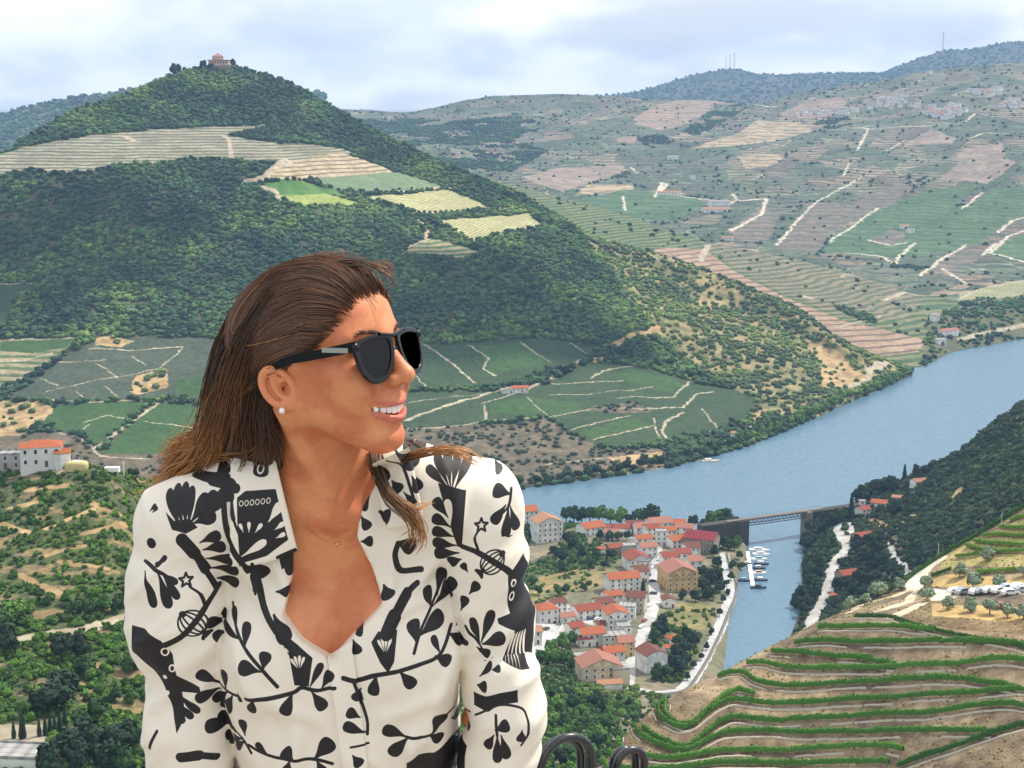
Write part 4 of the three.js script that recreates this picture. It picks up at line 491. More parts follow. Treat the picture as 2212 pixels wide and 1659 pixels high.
[
  [270, 596, { w: 15, d: 13, h: 12, rot: 18, rc: 'peach', ridge: 'z', pitch: 0.4, label: 'tall white apartment house with a pale orange roof by the river trees' }],
  [140, 470, { w: 11, d: 11, h: 8, rot: 18, rc: 'orange', label: 'white house wing behind the tall white apartment house' }],
  [98, 410, { w: 8, d: 8, h: 6, rc: 'grey', roof: 'flat', win: false, label: 'small flat white block beside the tall apartment house' }],
  [560, 556, { w: 13, d: 11, h: 5, rot: 28, rc: 'orange', label: 'white house with steep orange roof at the start of the waterfront row' }],
  [655, 548, { w: 7, d: 6, h: 3.5, rot: 10, rc: 'red', label: 'little red-roofed house squeezed between two waterfront houses' }],
  [772, 552, { w: 10, d: 8, h: 4, rot: -6, rc: 'red', label: 'low red-roofed house in the middle of the waterfront row' }],
  [842, 528, { w: 9, d: 8, h: 4, rot: 8, rc: 'brown', label: 'brown-roofed house behind the waterfront row' }],
  [905, 562, { w: 11, d: 9, h: 5.5, rot: 14, rc: 'pink', label: 'white house with a pinkish roof near the street end' }],
  [1005, 535, { w: 13, d: 11, h: 6, rot: 20, rc: 'pink', label: 'broad pale red roof above the end of the village street' }],
  [1110, 532, { w: 12, d: 8, h: 5, rot: 4, rc: 'orange', label: 'long low orange-roofed house before the railway bridge' }],
  [1022, 625, { w: 6, d: 7, h: 8, rc: 'grey', roof: 'flat', label: 'narrow white flat-roofed house with balconies at the street end' }],
  [1290, 660, { w: 17, d: 14, h: 8, rot: -22, rc: 'crimson', wc: 'stone', label: 'big crimson-roofed hall beside the railway bridge' }],
  [1130, 640, { w: 11, d: 9, h: 5, rot: 24, rc: 'orange', label: 'orange-roofed house between the crimson hall and the street' }],
  [1218, 700, { w: 8, d: 9, h: 6, rot: 10, rc: 'brown', label: 'brown-roofed white house tucked behind the crimson hall' }],
  [1130, 905, { w: 16, d: 17, h: 10, rot: 12, rc: 'pink', wc: 'ochre', ridge: 'z', label: 'large ochre warehouse with a wide faded pink roof on the street' }],
  [1140, 880, { w: 6, d: 6, h: 3.5, rot: 8, rc: 'orange', win: false, label: 'small orange lean-to in front of the ochre warehouse' }],
  [1060, 890, { w: 5, d: 6, h: 4, rot: 8, rc: 'brown', wc: 'grey', win: false, label: 'small brown-roofed shed beside the orange lean-to' }],
  [860, 780, { w: 12, d: 13, h: 6.5, rot: 16, rc: 'red', ridge: 'z', label: 'white gabled house with weathered red roof on the street' }],
  [930, 700, { w: 9, d: 8, h: 6, rot: 16, rc: 'pink', label: 'pink-roofed house just beyond the white gabled one' }],
  [800, 680, { w: 9, d: 7, h: 4.5, rot: 12, rc: 'grey', wc: 'grey', roof: 'flat', win: false, label: 'grey flat-roofed house behind the white gabled one' }],
  [715, 682, { w: 8, d: 7, h: 4, rot: 20, rc: 'red', wc: 'stone', label: 'brown stone house with a red roof among the gardens' }],
  [622, 690, { w: 5, d: 4, h: 3.5, rot: 20, rc: 'orange', win: false, label: 'tiny white hut beside the brown stone house' }],
  [765, 918, { w: 16, d: 10, h: 7, rot: 16, rc: 'orange', label: 'long white house with an orange roof above the gardens' }],
  [258, 1120, { w: 10, d: 10, h: 6.5, rot: 24, rc: 'orange', roof: 'hip', label: 'white house with an orange hipped roof by the upper lane' }],
  [535, 1098, { w: 13, d: 9, h: 4.5, rot: 22, rc: 'red', label: 'low red-roofed house above the car yard' }],
  [722, 1196, { w: 10, d: 11, h: 10, rot: 10, rc: 'orange', ridge: 'z', label: 'tall plain white house beside the car yard' }],
  [860, 1058, { w: 9, d: 9, h: 8, rot: -14, rc: 'brown', wc: 'beige', label: 'beige house with a brown roof on the street bend' }],
  [1070, 1030, { w: 6, d: 7, h: 4, rot: 6, rc: 'brown', ridge: 'z', label: 'little white gabled house alone on the river side of the street' }],
  [562, 1275, { w: 11, d: 9, h: 6, rot: 18, rc: 'orange', label: 'orange-roofed house at the corner below the car yard' }],
  [520, 1290, { w: 6, d: 5, h: 4, rot: 18, rc: 'crimson', label: 'small pinkish-red lean-to on the corner house' }],
  [712, 1288, { w: 11, d: 8, h: 5.5, rot: 10, rc: 'grey', roof: 'flat', label: 'white flat-roofed building with a terrace on the street' }],
  [702, 1398, { w: 9, d: 8, h: 6, rot: 16, rc: 'orange', label: 'bright orange-roofed house beside the flat white building' }],
  [612, 1516, { w: 17, d: 13, h: 8, rot: 12, rc: 'pink', wc: 'cream', ridge: 'z', label: 'broad cream house with a pale pink gable at the village edge' }],
  [742, 1540, { w: 7, d: 10, h: 8, rot: 12, rc: 'grey', wc: 'cream', roof: 'flat', win: false, label: 'cream flat-roofed annex beside the broad cream house' }],
  [958, 1448, { w: 10, d: 11, h: 8.5, rot: 22, rc: 'brown', ridge: 'z', win: false, label: 'white gabled house with a dark brown roof standing apart in the trees' }],
  [1095, 1268, { w: 5, d: 5, h: 2.6, rot: 30, rc: 'orange', roof: 'hip', win: false, label: 'small orange-roofed garden hut among dark trees' }],
  [1070, 1330, { w: 4.5, d: 4, h: 2.6, rot: 22, rc: 'orange', win: false, label: 'tiny orange roof behind the dark-roofed white house' }],
  [180, 1266, { w: 7, d: 7, h: 6, rot: 10, rc: 'peach', label: 'small white house with a pale orange roof by the upper lane' }],
  [1072, 770, { w: 8, d: 9, h: 6.5, rot: 10, rc: 'red', label: 'red-roofed white house on the river side of the street above the warehouse' }],
  [905, 640, { w: 9, d: 7, h: 5.5, rot: 14, rc: 'orange', label: 'orange-roofed house at the head of the garden lane' }],
  [885, 860, { w: 7, d: 9, h: 6, rot: 10, rc: 'brown', label: 'narrow brown-roofed house beside the long white house' }],
  [800, 1100, { w: 8, d: 8, h: 6, rot: -10, rc: 'grey', roof: 'flat', label: 'small white flat-roofed house behind the tall plain house' }],
  [640, 1050, { w: 8, d: 8, h: 4.5, rot: 20, rc: 'brown', wc: 'beige', label: 'beige brown-roofed house at the top of the car yard' }],
  [455, 1215, { w: 7, d: 7, h: 4.5, rot: 24, rc: 'red', label: 'small red-roofed house below the white parapet' }],
  [785, 1345, { w: 7, d: 8, h: 7, rot: 10, rc: 'pink', wc: 'ochre', label: 'narrow ochre house on the street beside the orange-roofed one' }],
  [775, 1240, { w: 6, d: 8, h: 6.5, rot: 10, rc: 'grey', roof: 'flat', label: 'narrow white house with a flat roof at the street corner' }],
  [335, 1060, { w: 8, d: 7, h: 5, rot: 24, rc: 'brown', label: 'white house with a brown roof above the upper lane' }],
  [1180, 560, { w: 10, d: 8, h: 5, rot: -14, rc: 'pink', label: 'pale pink-roofed house at the shoulder of the crimson hall' }],
  [960, 585, { w: 8, d: 8, h: 7, rot: 18, rc: 'red', label: 'tall red-roofed house wedged at the street end' }],
  [700, 590, { w: 8, d: 7, h: 4.5, rot: 0, rc: 'pink', label: 'pale pink-roofed house in front of the middle of the waterfront row' }],
  [1065, 590, { w: 8, d: 7, h: 6, rot: 14, rc: 'orange', label: 'orange-roofed house between the street end and the crimson hall' }],
  [1160, 740, { w: 8, d: 8, h: 6, rot: 12, rc: 'red', label: 'red-roofed house just behind the ochre warehouse' }],
  [1235, 790, { w: 7, d: 9, h: 6, rot: 14, rc: 'pink', label: 'narrow white house between the ochre warehouse and the promenade trees' }],
  [905, 800, { w: 6, d: 7, h: 6, rot: 12, rc: 'grey', roof: 'flat', label: 'slim white flat-roofed house next to the white gabled one' }],
  [700, 1010, { w: 9, d: 7, h: 5, rot: 18, rc: 'orange', label: 'orange-roofed house above the tall plain white house' }],
  [400, 1140, { w: 7, d: 6, h: 4, rot: 24, rc: 'pink', label: 'small pink-roofed house under the white parapet wall' }],
  [640, 1210, { w: 7, d: 6, h: 5, rot: 16, rc: 'brown', label: 'brown-roofed house at the lower side of the car yard' }],
  [630, 1400, { w: 7, d: 7, h: 5, rot: 14, rc: 'red', label: 'weathered red-roofed house behind the broad cream house' }],
  [500, 1420, { w: 6, d: 6, h: 5, rot: 14, rc: 'grey', roof: 'flat', wc: 'grey', win: false, label: 'grey flat-roofed outbuilding beside the broad cream house' }],
  [680, 1566, { w: 10, d: 5, h: 2.6, rot: 10, rc: 'peach', win: false, label: 'low peach-roofed shed at the foot of the broad cream house' }],
].forEach(([x, y, o], i) => house(onT(x, y), { chimney: i % 3 === 0 && o.roof !== 'flat', ...o, w: o.w * 1.16, d: o.d * 1.16, h: o.h * 1.12 }));
[
  [1545, 415, { w: 10, d: 8, h: 5, rot: 30, rc: 'red', label: 'white house with a red roof beside the tall cypress' }],
  [1665, 372, { w: 10, d: 8, h: 5.5, rot: -25, rc: 'orange', label: 'white house with an orange roof above the bridge end' }],
  [1530, 595, { w: 13, d: 8, h: 3, rot: 28, rc: 'red', wc: 'stone', label: 'long red-roofed shed below the cypress' }],
  [1412, 900, { w: 12, d: 9, h: 3, rot: 24, rc: 'red', wc: 'stone', label: 'red-roofed house beside the pale road above the inlet' }],
  [1982, 168, { w: 11, d: 7, h: 3, rot: 20, rc: 'pink', label: 'pinkish roof among trees high on the dark hillside' }],
  [1298, 1062, { w: 4, d: 3, h: 2.2, rot: 20, rc: 'orange', win: false, label: 'tiny orange-roofed hut at the roadside above the inlet' }],
  [1810, 300, { w: 7, d: 5, h: 3, rot: -20, rc: 'peach', wc: 'cream', label: 'cream cottage half hidden by bushes near the orange-roofed house' }],
].forEach(([x, y, o]) => house(onB(x, y), o));
// the white house on the near shoulder and what stands beside it
const cropH = X(0, 909.6, 0.1462), onH = (x, y) => shoulder.on(...cropH([[x, y]])[0]);
house(onH(620, 640), { w: 14, d: 10, h: 7, rot: 14, rc: 'orange', roof: 'hip', pitch: 0.34, name: 'hillside_house', label: 'big white house with an orange hipped roof on the near hilltop', chimney: false });
house(onH(470, 640), { w: 6, d: 5, h: 3.4, rot: 14, rc: 'orange', name: 'hillside_house', label: 'small white porch wing with its own orange roof' });
house(onH(930, 600), { w: 5, d: 5, h: 5, rot: 14, rc: 'orange', win: false, name: 'hillside_house', label: 'narrow orange-roofed side wing at the end of the white house' });
house(onH(110, 668), { w: 11, d: 7, h: 5, rot: 6, rc: 'grey', wc: 'grey', roof: 'flat', name: 'hillside_shed', category: 'shed', label: 'grey flat-roofed shed beside the white house' });
{
  const p = onH(1140, 712), g = new THREE.SphereGeometry(1, 20, 12), q = g.attributes.position; for (let i = 0; i < q.count; i++) { const x = q.getX(i), y = q.getY(i), z = q.getZ(i), f = (a) => Math.sign(a) * Math.pow(Math.abs(a), 0.6); q.setXYZ(i, f(x) * 4.2, Math.max(-0.4, f(y) * 2.4 + 0.8) + 0.2 * (vn(x * 4, z * 4) - 0.5), f(z) * 2.4); } g.computeVertexNormals();
  const t = thing('covered_haystack', 'rounded beige stack under a white tarpaulin by the white house', 'haystack', p); part('stack', g, std(srgb(190, 176, 120), 1), t); const c = part('tarpaulin', new THREE.SphereGeometry(1, 16, 8, 0, Math.PI * 2, 0, 0.9), std(srgb(232, 230, 222), 0.8), t); c.scale.set(4, 2.5, 2.5); c.position.y = 0.85;
  const v = thing('parked_trailer', 'long low white trailer parked in front of the white house', 'trailer', onH(830, 672)); part('box', box(8, 1.1, 2.2, 0, 1.0, 0), frameM, v); for (const x of [-2.2, 2.2]) part('wheel', new THREE.CylinderGeometry(0.4, 0.4, 2.3, 12).rotateX(Math.PI / 2).translate(x, 0.4, 0), std(srgb(40, 40, 42), 0.9), v); v.rotation.y = 0.15;
  const w = thing('parked_trailer', 'short white van body standing alone on the track', 'trailer', onH(1660, 700)); part('box', box(5, 1.7, 2.2, 0, 1.3, 0), frameM, w); for (const x of [-1.5, 1.5]) part('wheel', new THREE.CylinderGeometry(0.4, 0.4, 2.3, 12).rotateX(Math.PI / 2).translate(x, 0.4, 0), std(srgb(40, 40, 42), 0.9), w);
}
function pole(p, h, label, r = 0.16, arms = 1) { const t = thing('utility_pole', label, 'pole', p); part('shaft', new THREE.CylinderGeometry(r * 0.7, r, h + 2, 8).translate(0, h / 2 - 1, 0), std(srgb(206, 204, 198), 0.9), t); if (arms) part('crossarm', box(1.6, 0.14, 0.14, 0, h - 0.7, 0), metalM, t); }
pole(onH(1830, 670), 5, 'pale concrete pole beside the dark bush on the near hilltop', 0.32, 0);
pole(vspur.on(...cropC([[1135, 800]])[0]), 4.2, 'thin pole standing at the bend of the pale road', 0.09, 0);
pole(vspur.on(...cropC([[1882, 400]])[0]), 3.4, 'thin pole on the skyline hedge of the upper terraces', 0.08, 0);
house(shoulder.on(30, 1652), { w: 15, d: 9, h: 3, rot: -6, rc: 'grey', wc: 'white', roof: 'flat', name: 'white_building', label: 'long low white building at the foot of the near hillside', category: 'building', win: false });
// farm on the hill, the hilltop house, masts
house(hill.on(1122, 843), { w: 15, d: 8, h: 4, rot: 12, rc: 'orange', label: 'lone white farmhouse with an orange roof among the vineyards', name: 'farmhouse' });
house(hill.on(1092, 846), { w: 8, d: 6, h: 2, rot: 12, rc: 'grey', roof: 'flat', win: false, label: 'low flat white annex at the end of the lone farmhouse', name: 'farm_annex' });
house(hill.on(283, 676), { w: 7, d: 5, h: 3.5, rot: 30, rc: 'grey', roof: 'flat', win: false, label: 'small white hut standing alone in the woods', name: 'woodland_hut', category: 'hut' });
house(hill.on(540, 394), { w: 8, d: 6, h: 3, rot: 20, rc: 'peach', label: 'small white house at the corner of the bright green field', name: 'farm_annex', win: false });
{
  const p = hill.on(473, 143); p.y -= 1; const t = thing('hilltop_mansion', 'tiered pinkish mansion crowning the conical hill', 'building', p);
  part('terrace_wall', box(42, 6, 16, 3, 0, 0), wallM.stone, t); part('lower_storey', box(27, 7, 12, 0, 6, 0), new THREE.MeshStandardMaterial({ color: srgb(206, 164, 142), roughness: 0.9 }), t); part('lower_roof', box(30, 0.9, 14, 0, 9.9, 0), roofM.pink, t); part('upper_storey', box(15, 4.4, 9, -1, 12.4, 0), wallM.cream, t); part('upper_roof', new THREE.CylinderGeometry(5, 11, 2.6, 4).rotateY(Math.PI / 4).scale(1, 1, 0.7).translate(-1, 15.9, 0), roofM.pink, t); part('lantern', box(3, 3, 3, -1, 18, 0), wallM.cream, t);
  for (let i = 0; i < 7; i++) { const q = part('window', box(1.6, 2.6, 0.2), glassM, t); q.position.set(-11 + i * 3.6, 6.6, 6.02); }
}
function mast(u, v, h, label) { const p = mtn.on(u, v); p.y -= 2; const t = thing('radio_mast', label, 'mast', p), s = h / 80, m = metalM; for (const [x, z] of [[-1, -1], [1, -1], [1, 1], [-1, 1]]) part('leg', tapered(V3(x * 3.2 * s, 0, z * 3.2 * s), V3(x * 0.7 * s, h, z * 0.7 * s), 0.55, 0.35, 4), m, t); for (let i = 1; i < 6; i++) { const k = lerp(3.2, 0.7, i / 6) * 2 * s; part('brace', mergeGeometries([box(k, 0.6, 0.6, 0, h * i / 6, k / 2), box(k, 0.6, 0.6, 0, h * i / 6, -k / 2)]), m, t); } part('antenna', box(3.4 * s, 7 * s, 2 * s, 0, h * 0.95, 0), m, t); }
mast(1568, 151, 76, 'thin radio mast on the blue summit, lowest of three'); mast(1577, 149, 84, 'thin radio mast on the blue summit, middle of three'); mast(1586, 148, 92, 'thin radio mast on the blue summit, tallest of three'); mast(2037, 109, 104, 'lone radio mast on the right-hand blue summit');
{ const p = far.on(1106 + 2075 * 0.5, 316 * 0.5); const t = thing('water_tower', 'pale square tower on the far green hillside', 'tower', p); part('shaft', box(6, 18, 6, 0, 8, 0), wallM.cream, t); part('cap', box(7.4, 2, 7.4, 0, 18, 0), roofM.grey, t); }
// far village: small houses a few pixels each
{
  const R = rng(314), proto = [];
  const mk = (wc, rc, w, d, h) => ({ wc, rc, w, d, h }), kinds = [mk('white', 'peach', 15, 10, 8), mk('white', 'grey', 13, 9, 9), mk('cream', 'pink', 14, 9, 8), mk('white', 'grey', 15, 11, 9)];
  const spots = [];
  for (const [poly, n] of [[[1160, 475, 1500, 500], 26], [[1500, 415, 1780, 475], 36], [[1750, 455, 2000, 520], 52], [[1965, 385, 2120, 418], 26], [[2060, 425, 2300, 470], 30], [[1780, 320, 1860, 330], 3]]) for (let i = 0; i < n; i++) spots.push([lerp(poly[0], poly[2], (R() + R()) / 2), lerp(poly[1], poly[3], (R() + R()) / 2)]);
  for (const [x, y] of spots) { const k = Math.floor(R() * 4), p = far.on(...cropF([[x, y]])[0]), o = kinds[k]; let t; const q = { ...o, w: o.w * (0.8 + 0.6 * R()), rot: R() * 180, win: false, name: 'far_house', label: 'small pale house of the hillside village across the valley', group: 'houses of the far hillside village' }; if (!proto[k]) { t = house(p, q); proto[k] = t; } else { t = copyOf(proto[k]); t.position.copy(p); t.rotation.y = R() * 3.14; t.scale.x = 0.8 + 0.6 * R(); } }
  const F = (x, y, o) => house(far.on(...cropF([[x, y]])[0]), { name: 'far_winery', category: 'building', win: false, ...o });
  F(893, 897, { w: 44, d: 14, h: 8, rot: 4, rc: 'grey', label: 'long white winery building on the far hillside' }); F(880, 922, { w: 56, d: 18, h: 5, rot: 8, rc: 'peach', label: 'long pale shed below the white winery' }); F(680, 846, { w: 50, d: 14, h: 6, rot: -4, rc: 'peach', label: 'long pale farm at the foot of the looping road' }); F(695, 684, { w: 26, d: 12, h: 6, rc: 'grey', label: 'white barn at the corner of the far terraces' }); F(1695, 975, { w: 16, d: 9, h: 5, rc: 'peach', label: 'pale hut on the bright green far slope' }); F(1722, 995, { w: 14, d: 9, h: 6, rc: 'grey', label: 'white hut just below the pale hut on the green slope' }); F(930, 1034, { w: 22, d: 9, h: 5, rc: 'peach', label: 'low farm beside trees at the edge of the terraced spur' }); F(780, 770, { w: 12, d: 9, h: 7, rc: 'grey', label: 'small white building between the far fields' });
}
{ const S = (x, y, o) => house(spur2.on(...cropR([[x, y]])[0]), { name: 'riverside_house', win: false, ...o }); S(1402, 668, { w: 11, d: 8, h: 8, rc: 'grey', label: 'white tower-like house by the river bend' }); S(1470, 740, { w: 30, d: 10, h: 5, rot: 30, rc: 'pink', label: 'pale riverside station building at the river bend' }); S(1430, 790, { w: 12, d: 8, h: 5, rot: 10, rc: 'grey', label: 'small white building just below the riverside station' });
  const H = (x, y, o) => house(hill.on(...cropR([[x, y]])[0]), { name: 'riverside_hut', category: 'hut', win: false, ...o }); H(320, 1310, { w: 4, d: 4, h: 7, rc: 'peach', label: 'narrow white hut on the wooded far bank' }); H(400, 1262, { w: 5, d: 4, h: 4, rc: 'grey', label: 'small white hut above the narrow one on the far bank' }); }
// ---------------------------------------------------------------- walls along the water and lanes
function strip(name, L, px, o) { const { w = 0.6, h = 1, down = 3, mat = stoneWallM, label, category = 'wall', off = 0 } = o, q = L.path(px), P = [], U = [], I = []; let s = 0; q.forEach((p, i) => { const a = q[Math.max(0, i - 1)], b = q[Math.min(q.length - 1, i + 1)], n = V3(-(b.z - a.z), 0, b.x - a.x).normalize(); if (i) s += p.distanceTo(q[i - 1]); for (const [k, y] of [[-w / 2, -down], [-w / 2, h], [w / 2, h], [w / 2, -down]]) { P.push(p.x + n.x * (k + off), p.y + y, p.z + n.z * (k + off)); U.push(s, y + k); } if (i < q.length - 1) for (let j = 0; j < 3; j++) { const e = i * 4 + j; I.push(e, e + 4, e + 1, e + 1, e + 4, e + 5); } }); const g = new THREE.BufferGeometry(); g.setAttribute('position', new THREE.Float32BufferAttribute(P, 3)); g.setAttribute('uv', new THREE.Float32BufferAttribute(U, 2)); g.setIndex(I); g.computeVertexNormals(); return single(name, g, new THREE.MeshStandardMaterial({ color: mat.color, map: mat.map, roughness: 1, side: THREE.DoubleSide }), label, category); }
strip('quay_wall', town, cropT([[1455, 690], [1490, 830], [1525, 900], [1500, 1000], [1465, 1080], [1410, 1220], [1340, 1370], [1260, 1500], [1200, 1580]]), { w: 1.2, h: 1.0, down: 7, label: 'curving grey stone quay wall along the inlet promenade' });
strip('retaining_wall', town, cropT([[860, 1600], [950, 1612], [1060, 1615], [1160, 1600], [1200, 1580]]), { w: 1.2, h: 1, down: 12, label: 'tall grey retaining wall at the end of the promenade' });
strip('retaining_wall', town, cropT([[450, 1045], [400, 1120], [340, 1210], [270, 1330]]), { w: 0.5, h: 1.0, down: 6, mat: frameM, label: 'white parapet wall along the upper lane' });
strip('garden_wall', town, cropT([[160, 760], [250, 730], [370, 690]]), { w: 0.5, h: 2.4, label: 'dark stone garden wall below the tall apartment house' });
strip('garden_wall', town, cropT([[170, 885], [300, 850], [480, 800]]), { w: 0.5, h: 1.2, mat: wallM.ochre, label: 'long ochre terrace wall in the gardens' });
// ---------------------------------------------------------------- railway bridge over the inlet
{
  const A = W(1611, 1146, 1019), B = W(1737, 1127, 1040); A.y = B.y = 13.2; const len = A.distanceTo(B), t = thing('railway_bridge', 'dark iron truss railway bridge on stone piers over the inlet', 'bridge', V3(A.x, 0, A.z)); t.rotation.y = Math.atan2(-(B.z - A.z), B.x - A.x);
  const iron = std(srgb(66, 74, 86), 0.7), n = 16, dh = 3.6;
  part('deck', box(len, 0.4, 5, len / 2, 13.2 + dh, 0), iron, t); part('track_bed', box(len + 30, 0.25, 3.4, len / 2, 13.55 + dh, 0), std(srgb(122, 112, 100), 1), t);
  for (const z of [-2.4, 2.4]) { part('top_chord', box(len, 0.35, 0.35, len / 2, 13 + dh, z), iron, t); part('bottom_chord', box(len, 0.4, 0.4, len / 2, 13, z), iron, t); part('railing', box(len + 30, 0.1, 0.1, len / 2, 14.6 + dh, z * 1.05), iron, t); for (let i = 0; i < n; i++) { const x0 = i * len / n, x1 = (i + 1) * len / n; part('brace', tapered(V3(x0, 13, z), V3(x1, 13 + dh, z), 0.14, 0.14, 4), iron, t); part('brace', tapered(V3(x1, 13, z), V3(x0, 13 + dh, z), 0.14, 0.14, 4), iron, t); } }
  part('pier', box(9, 20, 8, -4.6, 6.8, 0), std(srgb(74, 70, 64), 1, { map: WALL }), t); part('pier', box(4, 20, 8, len + 2.1, 6.8, 0), wallM.stone, t); part('abutment', box(26, 20, 7, -22, 6.8, -1), std(srgb(78, 75, 68), 1, { map: WALL }), t); part('abutment', box(44, 19, 7, len + 26, 7.2, 0), std(srgb(74, 72, 64), 1, { map: WALL }), t);
  const k = thing('gatehouse', 'tiny white gatehouse at the far end of the railway bridge', 'hut', t.localToWorld(V3(len + 46, 16.8, 3))); part('wall', box(4, 3, 3, 0, 1.5, 0), wallM.white, k); part('roof', box(4.6, 0.4, 3.6, 0, 3.2, 0), roofM.grey, k); part('window', box(1, 1, 0.1, 0, 1.8, 1.52), glassM, k);
}
// ---------------------------------------------------------------- pontoon and boats
const onRiver = (x, y, f = cropB) => { const [u, v] = f([[x, y]])[0]; return W(u, v, depthAtH(u, v, 0.02)); };
{
  const a = onRiver(625, 700), b = onRiver(670, 985), t = thing('pontoon', 'white floating pontoon in the inlet', 'jetty', a); t.rotation.y = Math.atan2(b.x - a.x, b.z - a.z); const l = a.distanceTo(b); part('walkway', box(2.6, 0.7, l, 0, 0.2, l / 2), std(srgb(224, 222, 214), 0.9), t); for (let i = 0; i < 5; i++) part('post', new THREE.CylinderGeometry(0.15, 0.15, 3, 8).translate(-1.45, 1, l * (i + 0.5) / 5), metalM, t);
  const g = thing('gangway', 'slim gangway from the promenade to the pontoon', 'gangway', onRiver(540, 920)), c = onRiver(640, 925), d = c.clone().sub(g.position); part('deck', box(d.length(), 0.2, 1.4, d.length() / 2, 0.6, 0), metalM, g); for (const z of [-0.7, 0.7]) part('handrail', box(d.length(), 0.08, 0.08, d.length() / 2, 1.6, z), metalM, g); g.rotation.y = Math.atan2(-d.z, d.x);
  const hullG = (l, w, h) => { const s = shp([[-l / 2, -w / 2], [l * 0.22, -w / 2], [l / 2, 0], [l * 0.22, w / 2], [-l / 2, w / 2]]); return new THREE.ExtrudeGeometry(s, { depth: h, bevelEnabled: true, bevelSize: 0.12, bevelThickness: 0.12, bevelSegments: 1 }).rotateX(-Math.PI / 2).translate(0, -0.3, 0); };
  const whiteB = std(srgb(238, 238, 236), 0.4), darkB = std(srgb(44, 52, 72), 0.4), tarp = std(srgb(206, 150, 120), 0.8), teal = std(srgb(150, 190, 190), 0.7);
  [[720, 690, 13, 0, 0, 'large white cruise boat at the head of the pontoon'], [735, 724, 11, 0, 0, 'white cabin boat second from the head of the pontoon'], [720, 762, 10, 0, 3, 'white boat with a pale teal canopy on the pontoon'], [735, 798, 9, 1, 0, 'white and navy boat between the canopied boats'], [715, 832, 8, 1, 0, 'navy boat moored in the middle of the pontoon'], [720, 872, 9, 0, 2, 'white boat with a terracotta canopy on the pontoon'], [730, 925, 8, 1, 0, 'dark open boat near the foot of the pontoon'], [712, 985, 9, 1, 1, 'dark navy boat at the foot of the pontoon'], [622, 800, 6, 1, 0, 'small dark boat on the promenade side of the pontoon'], [600, 930, 7, 1, 3, 'slim dark boat by the gangway']].forEach(([x, y, l, hm, cm, label], i) => {
    const t = thing('moored_boat', label, 'boat', onRiver(x, y), 'boats moored at the pontoon'); t.rotation.y = -0.15 + 0.1 * (i % 3); part('hull', hullG(l, l * 0.3, 1.3), hm ? darkB : whiteB, t); const c = part('cabin', box(l * 0.4, 1.2, l * 0.22, -l * 0.05, 1.6, 0), cm === 2 ? tarp : cm === 3 ? teal : cm === 1 ? darkB : whiteB, t); part('window', box(l * 0.3, 0.45, l * 0.225, 0, 1.75, 0).translate(-l * 0.02, 0, 0), glassM, c); part('deck', box(l * 0.5, 0.06, l * 0.24, -l * 0.15, 1.02, 0), std(srgb(190, 176, 150), 0.9), t);
  });
  const f = thing('river_barge', 'flat pale barge moored at the wooded far bank', 'boat', onRiver(1355, 80, cropT)); part('hull', hullG(16, 4, 1), std(srgb(190, 180, 160), 0.9), f); part('cabin', box(5, 1.6, 3, -3, 1.6, 0), frameM, f); f.rotation.y = 0.25;
}
// ---------------------------------------------------------------- cars
function carProto(color) {
  const t = new THREE.Group(), prof = shp([[-2.1, 0.35], [2.1, 0.35], [2.15, 0.75], [1.95, 0.92], [1.05, 1.0], [0.45, 1.42], [-1.2, 1.46], [-1.85, 1.0], [-2.12, 0.9]]), paint = new THREE.MeshPhysicalMaterial({ color, roughness: 0.4, clearcoat: 0.8, clearcoatRoughness: 0.1 });
  part('body', new THREE.ExtrudeGeometry(prof, { depth: 1.5, bevelEnabled: true, bevelSize: 0.1, bevelThickness: 0.12, bevelSegments: 2 }).translate(0, 0, -0.75), paint, t);
  part('side_window', mergeGeometries([extr([[-1.5, 1.02], [0.85, 1.04], [0.4, 1.36], [-1.15, 1.4]], 1.78)]), glassM, t); part('windscreen', extr([[0.5, 1.42], [1.13, 1.04], [1.2, 1.06], [0.58, 1.46]], 1.3), glassM, t);
  for (const [x, z] of [[-1.3, -0.8], [-1.3, 0.8], [1.3, -0.8], [1.3, 0.8]]) { const w = part('wheel', new THREE.CylinderGeometry(0.33, 0.33, 0.22, 14).rotateX(Math.PI / 2).translate(x, 0.33, z), std(srgb(30, 30, 32), 0.9), t); part('rim', new THREE.CylinderGeometry(0.2, 0.2, 0.24, 10).rotateX(Math.PI / 2).translate(x, 0.33, z), metalM, w); }
  for (const z of [-0.6, 0.6]) part('headlight', box(0.08, 0.14, 0.32, 2.22, 0.72, z), std(srgb(230, 232, 236), 0.2), t); return t;
}
const carK = { white: carProto(srgb(236, 236, 236)), silver: carProto(srgb(176, 180, 184)), black: carProto(srgb(32, 34, 38)), red: carProto(srgb(150, 36, 34)), blue: carProto(srgb(52, 76, 116)) };
